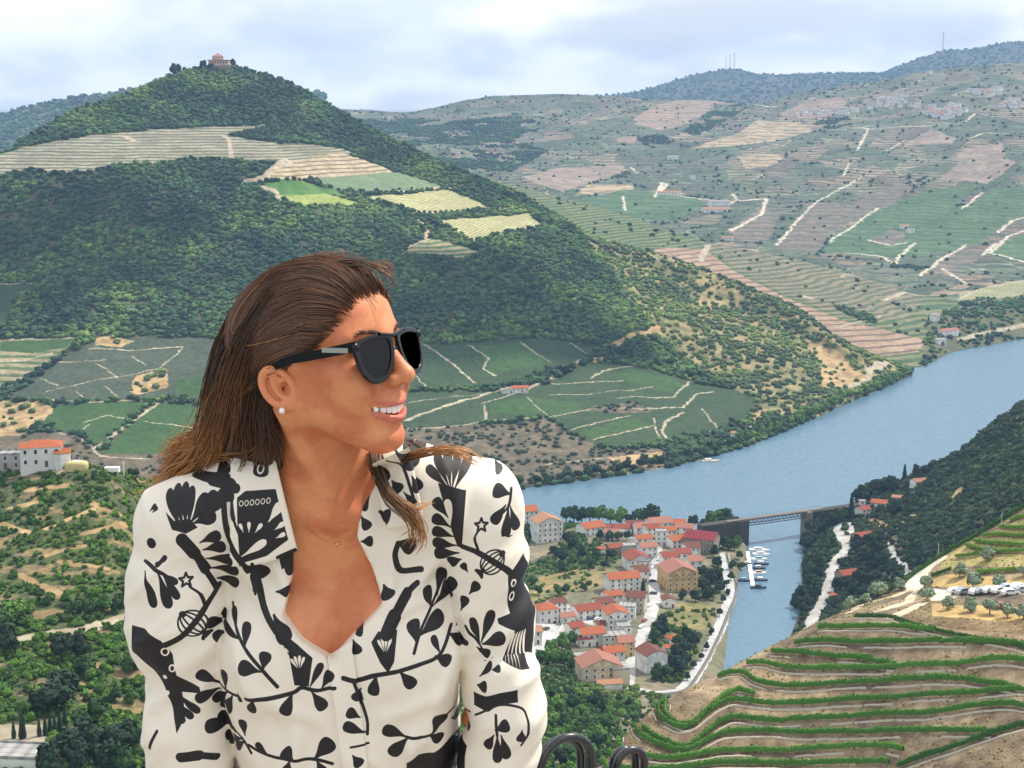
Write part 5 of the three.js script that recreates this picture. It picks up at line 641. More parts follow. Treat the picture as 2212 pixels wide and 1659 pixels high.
function car(p, col, rot, label, group) { const t = carK[col].clone(); t.name = numbered('parked_car'); t.position.copy(p); t.rotation.y = rot * Math.PI / 180; tag(t, label, 'car', group); scene.add(t); return t; }
[[965, 780, 'white', 80], [948, 830, 'blue', 80], [1005, 770, 'white', 82], [1010, 730, 'silver', 80], [1015, 690, 'white', 80], [968, 872, 'black', 12], [972, 952, 'black', 6], [945, 1030, 'white', 75], [915, 1130, 'red', 62], [895, 1172, 'white', 60], [820, 1340, 'black', 62], [835, 1300, 'white', 62], [560, 1120, 'blue', 20], [610, 1122, 'white', 15], [590, 1100, 'black', 15], [272, 1186, 'black', 60], [330, 1142, 'black', 40], [440, 1050, 'silver', 30], [960, 720, 'blue', 78], [985, 660, 'white', 80]].forEach(([x, y, c, r]) => car(onT(x, y), c, r, { white: 'small white car parked in the village', blue: 'small blue car parked in the village', silver: 'small silver car parked in the village', black: 'small dark car parked in the village', red: 'red car parked at the bend of the village street' }[c], c === 'red' ? null : c + ' cars in the village'));
[[1350, 1205, 'white'], [1440, 1200, 'silver'], [1590, 1200, 'white'], [1680, 1198, 'silver'], [1760, 1190, 'white'], [1850, 1185, 'white'], [1990, 1215, 'white'], [1960, 1150, 'silver'], [2080, 1145, 'white'], [2150, 1180, 'silver']].forEach(([x, y, c], i) => car(vspur.on(...cropC([[x, y]])[0]), c, 8 + 14 * (i % 3), { white: 'white car in the row parked on the vineyard terrace', silver: 'silver car in the row parked on the vineyard terrace' }[c], c + ' cars on the vineyard terrace'));
car(vspur.on(...cropC([[1890, 1385]])[0]), 'red', 10, 'red car parked below the row on the vineyard terrace');
// ---------------------------------------------------------------- trees one can tell apart
const LM = [leafMat(50, 78, 38), leafMat(64, 98, 42), leafMat(88, 124, 48), leafMat(38, 58, 38), leafMat(102, 130, 56)], oliveM = leafMat(132, 146, 118), cypM = leafMat(38, 56, 40);
function many(list, at, label, group, o = {}) { const R = rng(o.seed || 9); list.forEach(([x, y, h = 7, m = 0, w], i) => tree(at(x, y), h * (0.9 + 0.2 * R()), w || h * (0.75 + 0.25 * R()), LM[m], label, group, o.name || 'tree', i + (o.k || 0))); }
many([[400, 470, 11, 0], [450, 465, 12, 0], [500, 470, 10, 3], [555, 465, 12, 0], [615, 460, 13, 1], [690, 470, 11, 2], [760, 470, 11, 2], [810, 490, 7, 3], [870, 480, 11, 0], [920, 475, 12, 0], [975, 470, 14, 3]], onT, 'tall leafy tree in the waterfront row behind the village roofs', 'trees along the village waterfront', { seed: 3 });
many([[1230, 500, 9, 3, 7], [1292, 500, 8, 3, 6]], onT, 'small round tree standing by the water before the bridge', 'round trees before the bridge', { seed: 4 });
many([[1375, 520, 15, 1, 14], [1440, 515, 16, 0, 14], [1500, 515, 13, 0, 12]], onT, 'big dense tree on the bank at the bridge approach', 'big trees at the bridge approach', { seed: 5 });
many([[400, 620, 8, 3], [620, 600, 7, 3], [680, 605, 7, 0], [740, 600, 7, 0], [800, 600, 6, 3], [250, 610, 8, 3], [180, 590, 8, 3], [140, 560, 8, 0], [440, 660, 8, 3], [500, 720, 8, 3], [600, 740, 8, 0], [690, 730, 8, 3], [560, 780, 7, 0], [440, 770, 7, 1], [380, 800, 6, 0], [650, 790, 6, 3], [345, 960, 7, 1], [400, 950, 6, 0], [520, 930, 5, 0], [180, 900, 6, 1], [220, 960, 6, 0], [380, 740, 7, 3], [330, 700, 7, 3]], onT, 'dark green garden tree in the middle of the village', 'garden trees of the village', { seed: 6 });
many([[300, 1350, 9, 2], [370, 1330, 9, 2], [430, 1300, 8, 1], [330, 1420, 9, 2], [390, 1430, 9, 1], [440, 1460, 8, 1], [280, 1410, 8, 2], [230, 1400, 7, 1]], onT, 'bright green tree beside the broad cream house', 'bright trees by the cream house', { seed: 7 });
many([[1290, 930, 9, 3], [1345, 880, 9, 3], [1330, 990, 8, 3], [1390, 790, 8, 3], [1290, 850, 8, 3], [1370, 710, 8, 3], [1165, 990, 6, 3], [1000, 1220, 9, 3], [1030, 1180, 8, 3], [1050, 1230, 8, 0], [985, 1270, 8, 0], [1120, 1390, 9, 3], [1180, 1350, 9, 3], [1240, 1300, 8, 3], [1100, 1470, 10, 3], [1050, 1510, 8, 0], [1150, 1480, 10, 3], [1000, 1520, 8, 0], [1200, 1250, 7, 3], [1130, 1300, 7, 0], [1400, 860, 8, 3], [1410, 940, 7, 3], [1250, 1000, 7, 3], [1180, 1430, 8, 3]], onT, 'dark dense tree between the street and the promenade', 'trees between street and promenade', { seed: 8 });
many([[1450, 900, 4, 3], [1480, 860, 5, 0], [1490, 790, 6, 0], [1535, 730, 7, 0], [1545, 790, 5, 3], [1320, 1320, 4, 3], [1355, 1220, 4, 3], [1285, 1385, 4, 3], [1235, 1440, 4, 3], [1195, 1520, 4, 3], [1465, 960, 4, 3], [1405, 1100, 5, 3], [1430, 1010, 5, 3], [1425, 650, 9, 3], [1465, 660, 9, 0], [1505, 665, 9, 1], [1535, 640, 8, 1]], onT, 'small planted tree along the inlet promenade', 'trees along the promenade', { seed: 10 });
many([[1085, 600, 10, 3], [1120, 640, 10, 3], [1180, 580, 11, 3], [1230, 530, 10, 3], [1275, 660, 9, 0], [1180, 820, 10, 0], [1130, 890, 9, 0], [1230, 780, 9, 0], [1105, 980, 9, 3], [1040, 1080, 9, 3], [1010, 1150, 9, 3], [1060, 1200, 8, 3], [1110, 1140, 8, 3], [1165, 1080, 8, 3], [1165, 980, 8, 0], [1100, 560, 12, 3], [1140, 540, 12, 3], [1190, 500, 12, 3], [1240, 470, 11, 3], [1285, 450, 10, 3], [1190, 920, 8, 3], [1250, 700, 8, 0], [1210, 860, 7, 3], [1040, 1150, 8, 3]], onB, 'dark tree overhanging the inlet bank below the pale road', 'trees on the inlet bank', { seed: 11 });
many([[1355, 420, 11, 0], [1510, 250, 13, 3], [1565, 230, 13, 3], [1625, 220, 13, 3], [1690, 200, 12, 3], [1745, 215, 12, 3], [1790, 230, 11, 3], [1600, 400, 6, 3], [1670, 405, 6, 3, 7], [1785, 420, 11, 3, 12], [1960, 110, 8, 3], [2020, 100, 8, 3], [1900, 200, 7, 0], [1480, 700, 8, 3], [1500, 660, 8, 3], [1580, 660, 9, 3], [1650, 710, 9, 3], [1550, 780, 9, 3], [1620, 820, 9, 3], [1490, 930, 8, 3], [1560, 950, 8, 3], [1400, 990, 8, 3], [1345, 990, 7, 3], [1450, 1040, 8, 3], [1530, 1080, 8, 3], [1690, 640, 8, 3], [1700, 800, 8, 3], [1640, 930, 8, 3]], onB, 'dark evergreen tree around the houses by the bridge', 'trees round the bridge houses', { seed: 12 });
function cypress(p, h, w, label, group) { const R = rng(Math.round(h * 100)), L = []; for (let i = 0; i < 420; i++) { const y = R(), a = R() * 6.28, r = w / 2 * Math.pow(1 - y, 0.75) * (0.55 + 0.45 * Math.min(1, y * 7)); L.push([V3(Math.cos(a) * r, h * (0.05 + 0.94 * y), Math.sin(a) * r), V3(Math.cos(a), 0.5, Math.sin(a)), h * 0.035]); } const t = thing('cypress_tree', label, 'tree', p, group); part('crown', mergeGeometries([leafQuads(L), mergeVertices(new THREE.ConeGeometry(w * 0.42, h * 0.93, 9, 4).deleteAttribute('uv')).translate(0, h * 0.5, 0)]), cypM, t); part('trunk', new THREE.CylinderGeometry(0.12, 0.2, h * 0.2, 6), barkMat, t); return t; }
cypress(onB(1442, 455), 19, 5, 'tall pointed cypress beside the red-roofed white house'); cypress(onB(1862, 150), 13, 4, 'pointed cypress on the skyline by the pinkish roof'); cypress(onT(905, 935), 8, 3.4, 'dark pointed conifer on the village street');
// olives on the vineyard terrace
[[420, 1260, 6.5], [265, 1350, 4.5], [95, 1410, 5], [980, 1165, 5.5], [1000, 1300, 5], [1390, 1020, 5.5], [1730, 815, 5.5], [1545, 1165, 7], [1850, 1140, 5], [1250, 1400, 4.6], [1535, 1425, 5], [1745, 1450, 5.6], [1955, 1490, 5], [2140, 1520, 5], [690, 1170, 4.6], [2140, 1010, 4.2], [1300, 1370, 3.4]].forEach(([x, y, h], i) => tree(vspur.on(...cropC([[x, y]])[0]), h * 0.68, h * 0.74, oliveM, 'silvery olive tree on the vineyard terrace', 'olive trees on the terrace', 'olive_tree', i));
// near hillside trees (left)
const cropQ = X(0, 970.2, 0.4151), onQ = (x, y) => shoulder.on(...cropQ([[x, y]])[0]);
many([[320, 1110, 8, 3], [410, 1090, 8, 3], [265, 1370, 9, 3, 10], [330, 1290, 9, 3, 9], [200, 1340, 6, 3], [430, 1180, 6, 0], [680, 1170, 6, 1], [580, 1130, 4, 2], [470, 1200, 3.6, 2], [600, 1320, 4, 0], [690, 1330, 4.6, 1], [500, 1430, 7, 0], [430, 1480, 6, 0], [350, 1640, 8, 3, 9], [470, 1600, 9, 3, 9], [590, 1590, 8, 3, 9], [690, 1580, 8, 3], [560, 1680, 8, 3], [270, 1700, 8, 3], [120, 1400, 4.5, 1], [150, 1230, 3.6, 2], [420, 1690, 8, 3], [650, 1690, 8, 0]], onQ, 'dark leafy tree on the lower near hillside', 'trees on the lower near hillside', { seed: 13 });
many([[60, 900, 7, 2, 8], [20, 1080, 9, 3, 8], [10, 960, 7, 1], [110, 860, 5, 2], [460, 860, 5, 0], [540, 850, 5.4, 1], [610, 850, 5.6, 0], [660, 820, 5.4, 0], [400, 850, 4.6, 0], [340, 800, 4, 1], [260, 800, 4, 1], [200, 780, 4, 0], [500, 770, 4, 2], [640, 600, 3.4, 1], [490, 160, 2.6, 0], [700, 150, 4, 3], [680, 110, 3.4, 3]], onQ, 'bushy tree in the green belt above the hillside road', 'trees above the hillside road', { seed: 14 });
[[72, 1508], [110, 1514], [125, 1512], [205, 1505], [236, 1498], [262, 1490], [286, 1484], [312, 1466], [338, 1448]].forEach(([x, y], i) => cypress(onQ(x, y), 4.6 + 0.5 * (i % 3), 1.3, 'slim dark cypress in the row behind the low white building', 'cypress row by the white building'));
// bright trees on the slope below the village
{ const R = rng(55), ms = [2, 1, 4, 0, 2, 3]; let n = 0; while (n < 74) { const x = lerp(300, 1500, R()), y = lerp(560, 1500, R()); if (y < 560 + Math.max(0, x - 1100) * 0.3 || x + y * 0.55 > 1830) continue; const [u, v] = cropN([[x, y]])[0], p = town.on(u, v), h = 3.6 + 4 * R(); tree(p, h, h * (0.85 + 0.3 * R()), LM[ms[n % 6]], ['bright green tree on the slope below the village', 'mid green tree on the slope below the village', 'pale green tree on the slope below the village', 'deep green tree on the slope below the village', 'bright green tree on the slope below the village', 'darkest evergreen on the slope below the village'][n % 6], ['bright slope trees', 'mid green slope trees', 'pale slope trees', 'deep green slope trees', 'bright slope trees', 'dark slope trees'][n % 6], 'tree', n); n++; } }
// trees along the far bank
{ const q = hill.path([[1085, 1050], [1150, 1047], [1250, 1034], [1350, 1018], [1430, 1001], [1500, 988], [1600, 958], [1680, 928], [1750, 899], [1830, 862], [1920, 826], [1958, 806]]), R = rng(66); let s = 0; for (let i = 1; i < q.length; i++) { const l = q[i].distanceTo(q[i - 1]); for (s += l; s > 5.2; s -= 5.2) { const p = q[i].clone().lerp(q[i - 1], R()); p.x += (R() - 0.5) * 3; p.z += (R() - 0.5) * 8; p.y = Math.max(0.2, hill.h(p.x, p.z)); const h = 5 + 5 * R(), f = i / q.length, t = thing('bank_tree', f < 0.55 ? 'dark leafy tree at the water edge of the wooded far bank' : 'bright leafy tree at the water edge where the far bank bends', 'tree', p, f < 0.55 ? 'dark trees of the far bank' : 'bright trees of the far bank'), c = part('crown', scrubCrown, LM[f < 0.55 ? (R() < 0.6 ? 3 : 0) : R() < 0.5 ? 2 : 1], t); c.scale.set(h * 0.52, h * 0.5, h * 0.52); c.position.y = h * 0.5; c.rotation.y = R() * 6; const k = part('trunk', trunks[0], barkMat, t); k.scale.setScalar(h * 0.35); } } }
{ const g = []; for (const [pts, n] of [[[[905, 465], [1000, 457], [1085, 450]], 26], [[[780, 421], [900, 413], [1010, 404]], 22]]) { const q = hill.path(pts); for (let i = 0; i < n; i++) { const p = q[Math.floor(i / n * q.length)].clone(); p.z += 3; p.y = hill.h(p.x, p.z); const t = thing('roadside_tree', 'small dark tree in the row along a field road on the hill', 'tree', p, 'trees in rows along the hill roads'), c = part('crown', farBush, LM[3], t); c.scale.set(1.5, 1.7, 1.5); c.position.y = 2.4; const k = part('trunk', trunks[1], barkMat, t); k.scale.setScalar(1.6); } } }
[[438, 150, 14, 10], [374, 163, 16, 12], [383, 158, 12, 9], [503, 148, 13, 9], [455, 148, 8, 8]].forEach(([u, v, h, w], i) => tree(hill.on(u, v), h, w, LM[3], i === 3 ? 'dark round tree beside the hilltop mansion' : 'dark tree on the skyline below the hilltop mansion', i === 3 ? null : 'skyline trees on the conical hill', 'tree', i));
// ---------------------------------------------------------------- the woman
const BD = 1.95, O = W(705, 1010, BD), Lp = (u, v, z = 0) => W(u, v, BD - z).sub(O);   // body space: x right, y up, z towards the photographer
const ell = (x, y, z, c, r) => { const a = (x - c[0]) / r[0], b = (y - c[1]) / r[1], d = (z - c[2]) / r[2], k = Math.sqrt(a * a + b * b + d * d), a2 = a / r[0], b2 = b / r[1], d2 = d / r[2]; return k * (k - 1) / (Math.sqrt(a2 * a2 + b2 * b2 + d2 * d2) + 1e-9); };
const cap = (x, y, z, a, b, ra, rb) => { const bx = b[0] - a[0], by = b[1] - a[1], bz = b[2] - a[2], px = x - a[0], py = y - a[1], pz = z - a[2], h = clamp((px * bx + py * by + pz * bz) / (bx * bx + by * by + bz * bz)), dx = px - bx * h, dy = py - by * h, dz = pz - bz * h; return Math.sqrt(dx * dx + dy * dy + dz * dz) - (ra + (rb - ra) * h); };
const smin = (a, b, k) => { const h = Math.max(k - Math.abs(a - b), 0) / k; return Math.min(a, b) - h * h * k * 0.25; }, smax = (a, b, k) => -smin(-a, -b, k);
function mesh3(f, lo, hi, s) {   // smooth surface of a field, by averaging edge crossings
  const n = [0, 1, 2].map((i) => Math.ceil((hi[i] - lo[i]) / s) + 1), [nx, ny, nz] = n, F = new Float32Array(nx * ny * nz), B = 6;
  for (let bk = 0; bk < nz; bk += B) for (let bj = 0; bj < ny; bj += B) for (let bi = 0; bi < nx; bi += B) {
    const c = f(lo[0] + (bi + B / 2) * s, lo[1] + (bj + B / 2) * s, lo[2] + (bk + B / 2) * s), far = Math.abs(c) > B * s * 1.5;
    for (let k = bk; k < Math.min(nz, bk + B); k++) for (let j = bj; j < Math.min(ny, bj + B); j++) for (let i = bi; i < Math.min(nx, bi + B); i++) F[(k * ny + j) * nx + i] = far ? c : f(lo[0] + i * s, lo[1] + j * s, lo[2] + k * s);
  }
  const M = new Int32Array(nx * ny * nz).fill(-1), P = [], I = [], id = (i, j, k) => (k * ny + j) * nx + i;
  for (let k = 0; k < nz - 1; k++) for (let j = 0; j < ny - 1; j++) for (let i = 0; i < nx - 1; i++) {
    const v = []; let m = 0; for (let c = 0; c < 8; c++) { v[c] = F[id(i + (c & 1), j + (c >> 1 & 1), k + (c >> 2))]; if (v[c] < 0) m++; }
    if (m === 0 || m === 8) continue; let x = 0, y = 0, z = 0, q = 0;
    for (let a = 0; a < 8; a++) for (let e = 1; e < 8; e <<= 1) { const b = a | e; if (a === b || (v[a] < 0) === (v[b] < 0)) continue; const t = v[a] / (v[a] - v[b]); x += (a & 1) + (e === 1 ? t : 0); y += (a >> 1 & 1) + (e === 2 ? t : 0); z += (a >> 2) + (e === 4 ? t : 0); q++; }
    M[id(i, j, k)] = P.length / 3; P.push(lo[0] + (i + x / q) * s, lo[1] + (j + y / q) * s, lo[2] + (k + z / q) * s);
  }
  const quad = (a, b, c, d, fl) => { if (a < 0 || b < 0 || c < 0 || d < 0) return; fl ? I.push(a, b, c, a, c, d) : I.push(a, c, b, a, d, c); };
  for (let k = 1; k < nz - 1; k++) for (let j = 1; j < ny - 1; j++) for (let i = 1; i < nx - 1; i++) {
    const o = F[id(i, j, k)] < 0;
    if (o !== F[id(i + 1, j, k)] < 0) quad(M[id(i, j - 1, k - 1)], M[id(i, j, k - 1)], M[id(i, j, k)], M[id(i, j - 1, k)], o);
    if (o !== F[id(i, j + 1, k)] < 0) quad(M[id(i - 1, j, k - 1)], M[id(i - 1, j, k)], M[id(i, j, k)], M[id(i, j, k - 1)], o);
    if (o !== F[id(i, j, k + 1)] < 0) quad(M[id(i - 1, j - 1, k)], M[id(i, j - 1, k)], M[id(i, j, k)], M[id(i - 1, j, k)], o);
  }
  const g = new THREE.BufferGeometry(); g.setAttribute('position', new THREE.Float32BufferAttribute(P, 3)); g.setIndex(I); g.computeVertexNormals(); return g;
}
// head axes: turned towards the river, chin a little up
const YAW = 61 * Math.PI / 180, TIP = 8 * Math.PI / 180, HF = V3(Math.sin(YAW) * Math.cos(TIP), Math.sin(TIP), Math.cos(YAW) * Math.cos(TIP)), HL = V3(Math.cos(YAW), 0, -Math.sin(YAW)), HU = V3().crossVectors(HF, HL), HC = Lp(706, 783, 0.03);
const HM = new THREE.Matrix4().makeBasis(HL, HU, HF).setPosition(HC), toHead = (x, y, z) => { x -= HC.x; y -= HC.y; z -= HC.z; return [x * HL.x + y * HL.y + z * HL.z, x * HU.x + y * HU.y + z * HU.z, x * HF.x + y * HF.y + z * HF.z]; }, fromHead = (x, y, z) => V3(x, y, z).applyMatrix4(HM);
const CR = [0, 0.038, -0.012], CRR = [0.073, 0.080, 0.093];
function mouthY(x) { return -0.0625 + 7 * x * x; }
function headF(x, y, z) {   // head space
  const ax = Math.abs(x);
  let d = ell(x, y, z, CR, CRR);
  d = smin(d, ell(x, y, z, [0, 0.045, 0.030], [0.060, 0.052, 0.055]), 0.03);
  d = smin(d, ell(x, y, z, [0, -0.028, 0.040], [0.057, 0.068, 0.050]), 0.025);
  d = smin(d, cap(ax, y, z, [0.052, -0.045, 0.000], [0.018, -0.094, 0.066], 0.012, 0.013), 0.03);
  d = smin(d, cap(ax, y, z, [0.048, -0.045, 0.002], [0.050, 0.01, 0.002], 0.012, 0.013), 0.03);
  d = smin(d, ell(x, y, z, [0, -0.097, 0.074], [0.019, 0.015, 0.017]), 0.022);
  d = smin(d, ell(ax, y, z, [0.043, -0.010, 0.056], [0.022, 0.016, 0.022]), 0.024);
  d = smin(d, ell(ax, y, z, [0.034, -0.036, 0.068], [0.020, 0.020, 0.017]), 0.022);
  d = smin(d, cap(ax, y, z, [0.046, 0.027, 0.066], [0.0, 0.030, 0.082], 0.010, 0.010), 0.018);
  d = smax(d, -ell(ax, y, z, [0.033, 0.010, 0.098], [0.018, 0.013, 0.018]), 0.016);
  d = smin(d, ell(ax, y, z, [0.031, 0.010, 0.071], [0.0125, 0.0115, 0.0125]), 0.006);
  // nose
  d = smin(d, cap(x, y, z, [0, 0.022, 0.084], [0, -0.019, 0.1105], 0.0078, 0.0092), 0.014);
  d = smin(d, ell(x, y, z, [0, -0.0225, 0.1125], [0.0098, 0.0092, 0.0098]), 0.008);
  d = smin(d, ell(ax, y, z, [0.0125, -0.0265, 0.100], [0.0078, 0.0078, 0.0105]), 0.008);
  d = smax(d, -ell(ax, y, z, [0.0065, -0.0345, 0.1055], [0.0038, 0.0045, 0.0065]), 0.003);
  // mouth: lips round an open smile
  const my = y - mouthY(x) + mouthY(0);
  d = smin(d, ell(x, my, z, [0, -0.058, 0.078], [0.030, 0.022, 0.020]), 0.014);
  if (ax < 0.045) {
    const lx = Math.max(0, 1 - (ax / 0.0355) ** 2), zz = 0.0985 - 13.5 * x * x;
    d = smin(d, Math.hypot(my + 0.0545 - 0.001 * Math.cos(x * 300), z - zz + 0.0045) - 0.0044 * Math.sqrt(lx) + 0.0004, 0.006);
    d = smin(d, Math.hypot(my + 0.0715 - 0.004 * (1 - lx), z - zz + 0.0045) - 0.0056 * Math.sqrt(lx) + 0.0004, 0.006);
    d = smax(d, -ell(x, my, z, [0, -0.0632, 0.094 - 13 * x * x], [0.0315, 0.0052 * Math.sqrt(lx) + 0.0004, 0.019]), 0.0025);
    d = smax(d, -(ell(ax, y, z, [0.0335, -0.047, 0.088], [0.0022, 0.017, 0.006])), 0.008);
  }
  return d;
}
function earF(x, y, z) {   // head space, her right ear; its plane opens backwards
  const ax = -x, ex = ax - 0.0715 - 0.40 * (-0.006 - z), ey = y + 0.0185, ez = z + 0.019, a = 0.42, ey2 = ey * Math.cos(a) + ez * -Math.sin(a), ez2 = ez * Math.cos(a) + ey * Math.sin(a);
  const el2 = (cy, cz, ry, rz) => (Math.hypot((ey2 - cy) / ry, (ez2 - cz) / rz) - 1) * Math.min(ry, rz), o = el2(0, 0, 0.0275, 0.0185);
  let e = Math.max(Math.hypot(o + 0.0026, ex) - 0.0036, -0.02); e = smin(e, Math.max(o + 0.001, Math.abs(ex + 0.0065) - 0.0016), 0.004);
  const an = el2(-0.001, 0.0045, 0.0165, 0.0095); e = smin(e, Math.max(Math.hypot(an, ex + 0.0025) - 0.0030, ez2 - 0.006), 0.003);
  e = smin(e, ell(ex, ey2, ez2, [-0.0015, -0.0255, 0.0035], [0.0048, 0.0085, 0.0080]), 0.005); e = smin(e, ell(ex, ey2, ez2, [-0.0025, -0.003, 0.0155], [0.0045, 0.0065, 0.0038]), 0.003);
  e = smax(e, -ell(ex, ey2, ez2, [-0.006, -0.004, 0.0065], [0.0085, 0.0088, 0.0068]), 0.003);
  e = smin(e, cap(ax, y, z, [0.062, -0.012, -0.012], [0.070, -0.012, -0.016], 0.009, 0.006), 0.004); return smax(e, -ell(ex, ey2, ez2, [-0.001, -0.005, 0.0065], [0.0065, 0.0075, 0.0055]), 0.003);
}
const J = { sl: Lp(390, 1138, -0.01).toArray(), sr: Lp(1028, 1092, -0.02).toArray(), el: Lp(405, 1560, -0.03).toArray(), er: Lp(1072, 1500, -0.02).toArray(), wl: Lp(440, 1800, 0.02).toArray(), wr: Lp(985, 1720, -0.02).toArray() };
const NB = [-0.004, -0.005, -0.012], NT = fromHead(0, -0.035, -0.032).toArray();
function torsoF(x, y, z) {
  const cx = 0.012, ax = Math.abs(x - cx);
  let d = ell(x, y, z, [cx, -0.20, -0.055], [0.158, 0.205, 0.092]);
  d = smin(d, cap(x, y, z, J.sl, J.sr, 0.044, 0.044), 0.05);
  d = smin(d, cap(x, y, z, [NB[0], 0.012, -0.035], [J.sl[0], J.sl[1] + 0.012, J.sl[2]], 0.040, 0.034), 0.04);
  d = smin(d, cap(x, y, z, [NB[0], 0.012, -0.035], [J.sr[0], J.sr[1] + 0.012, J.sr[2]], 0.040, 0.034), 0.04);
  d = smin(d, ell(ax, y, z, [0.070, -0.235, 0.012], [0.066, 0.066, 0.058]), 0.04);
  d = smin(d, ell(x, y, z, [cx, -0.44, -0.055], [0.128, 0.22, 0.088]), 0.06);
  return d;
}
function skinF(x, y, z) {
  const [hx, hy, hz] = toHead(x, y, z); let d = y > -0.03 ? headF(hx, hy, hz) : 1;
  let n = cap(x, y, z, NB, NT, 0.056, 0.050);
  n = smin(n, cap(x, y, z, fromHead(-0.062, -0.045, -0.028).toArray(), [0.016, -0.046, 0.034], 0.009, 0.004), 0.03);   // the muscle from behind the ear to the collarbone
  d = smin(d, n, 0.028); if (y > 0.10) return d;
  let t = torsoF(x, y, z) + 0.004;
  t = smin(t, cap(x, y, z, [0.014, -0.058, 0.034], [J.sl[0] + 0.05, J.sl[1] + 0.03, 0.0], 0.0055, 0.008), 0.02);
  t = smin(t, cap(x, y, z, [0.040, -0.056, 0.030], [J.sr[0] - 0.05, J.sr[1] + 0.03, -0.01], 0.0055, 0.008), 0.02);
  t = smax(t, -ell(x, y, z, [0.026, -0.048, 0.066], [0.012, 0.014, 0.016]), 0.014);
  t = smax(t, -ell(x, y, z, [0.012, -0.235, 0.085], [0.014, 0.09, 0.018]), 0.03);
  d = smin(d, t, 0.035);
  d = smin(d, cap(x, y, z, J.sl, J.el, 0.040, 0.034), 0.02); d = smin(d, cap(x, y, z, J.el, J.wl, 0.034, 0.024), 0.015);
  d = smin(d, cap(x, y, z, J.sr, J.er, 0.040, 0.034), 0.02); d = smin(d, cap(x, y, z, J.er, J.wr, 0.034, 0.024), 0.015);
  return d;
}
const woman = thing('person', 'woman in sunglasses and a black and white printed shirt looking towards the river', 'person', O);
const skinMat = new THREE.MeshPhysicalMaterial({ color: 0xffffff, vertexColors: true, roughness: 0.52, sheen: 0.25, sheenColor: srgb(255, 190, 160), sheenRoughness: 0.5 });
{
  const gh = mesh3(skinF, [-0.30, -0.34, -0.17], [0.30, 0.30, 0.20], 0.0028), p = gh.attributes.position, col = new Float32Array(p.count * 3), base = srgb(212, 138, 92), lip = srgb(188, 96, 88), warm = srgb(192, 106, 66);
  for (let i = 0; i < p.count; i++) {
    const x = p.getX(i), y = p.getY(i), z = p.getZ(i), [hx, hy, hz] = toHead(x, y, z), my = hy - mouthY(hx) + mouthY(0), lx = Math.max(0, 1 - (hx / 0.037) ** 2), c = base.clone();
    c.lerp(warm, 0.7 * sstep(0.35, 0.65, fbm(x * 26 + 5, y * 26 + z * 20, 4)));
    const nearLip = hz > 0.074 && lx > 0 && (Math.abs(my + 0.0555) < 0.0040 * Math.sqrt(lx) || Math.abs(my + 0.0715 - 0.004 * (1 - lx)) < 0.0068 * Math.sqrt(lx) + 0.0006);
    if (nearLip && hz > 0.094 - 13.5 * hx * hx - 0.008) c.lerp(lip, 0.7);
    if (lx > 0 && Math.abs(my + 0.0645) < 0.006 && hz > 0.05 && hz < 0.0885 - 13 * hx * hx) c.copy(lip);
    const m = 0.90 + 0.12 * vn(x * 260, y * 260 + z * 140) + 0.08 * vn(x * 90 + 7, y * 90 + z * 60); col[i * 3] = c.r * m; col[i * 3 + 1] = c.g * m; col[i * 3 + 2] = c.b * m;
  }
  gh.setAttribute('color', new THREE.BufferAttribute(col, 3));
  const ears = [-1, 1].map((s) => { const e = mesh3(s < 0 ? earF : (x, y, z) => earF(-x, y, z), s < 0 ? [-0.1, -0.062, -0.052] : [0.05, -0.062, -0.052], s < 0 ? [-0.05, 0.022, 0.012] : [0.1, 0.022, 0.012], 0.0013).applyMatrix4(HM), n = e.attributes.position.count, k = new Float32Array(n * 3); for (let i = 0; i < n; i++) { const m = 0.95 + 0.1 * vn(i * 0.7, 3); k[i * 3] = base.r * m; k[i * 3 + 1] = base.g * m * 0.94; k[i * 3 + 2] = base.b * m * 0.92; } e.setAttribute('color', new THREE.BufferAttribute(k, 3)); return e; });
  part('body', mergeGeometries([gh, ...ears]), skinMat, woman);
}
// teeth
{ const m = new THREE.MeshPhysicalMaterial({ color: srgb(240, 234, 222), roughness: 0.25, clearcoat: 0.6 }), ws = [0.0086, 0.0068, 0.0078, 0.0068, 0.0064]; for (const s of [-1, 1]) { let x = 0; ws.forEach((w, i) => { const c = x + w / 2; x += w; if (c > 0.034) return; const g = new THREE.SphereGeometry(1, 12, 10), q = g.attributes.position, f = (a) => Math.sign(a) * Math.pow(Math.abs(a), 0.62); for (let k = 0; k < q.count; k++) q.setXYZ(k, f(q.getX(k)) * w * 0.52, f(q.getY(k)) * (i === 0 ? 0.0058 : i === 2 ? 0.0056 : 0.005), f(q.getZ(k)) * 0.003); g.computeVertexNormals(); const t = part('tooth', g, m, woman), p = fromHead(s * c, mouthY(c) + 0.0012, 0.0905 - 13.5 * c * c); t.position.copy(p); t.quaternion.setFromRotationMatrix(HM).multiply(new THREE.Quaternion().setFromAxisAngle(V3(0, 1, 0), s * Math.atan(27 * c))); }); } }
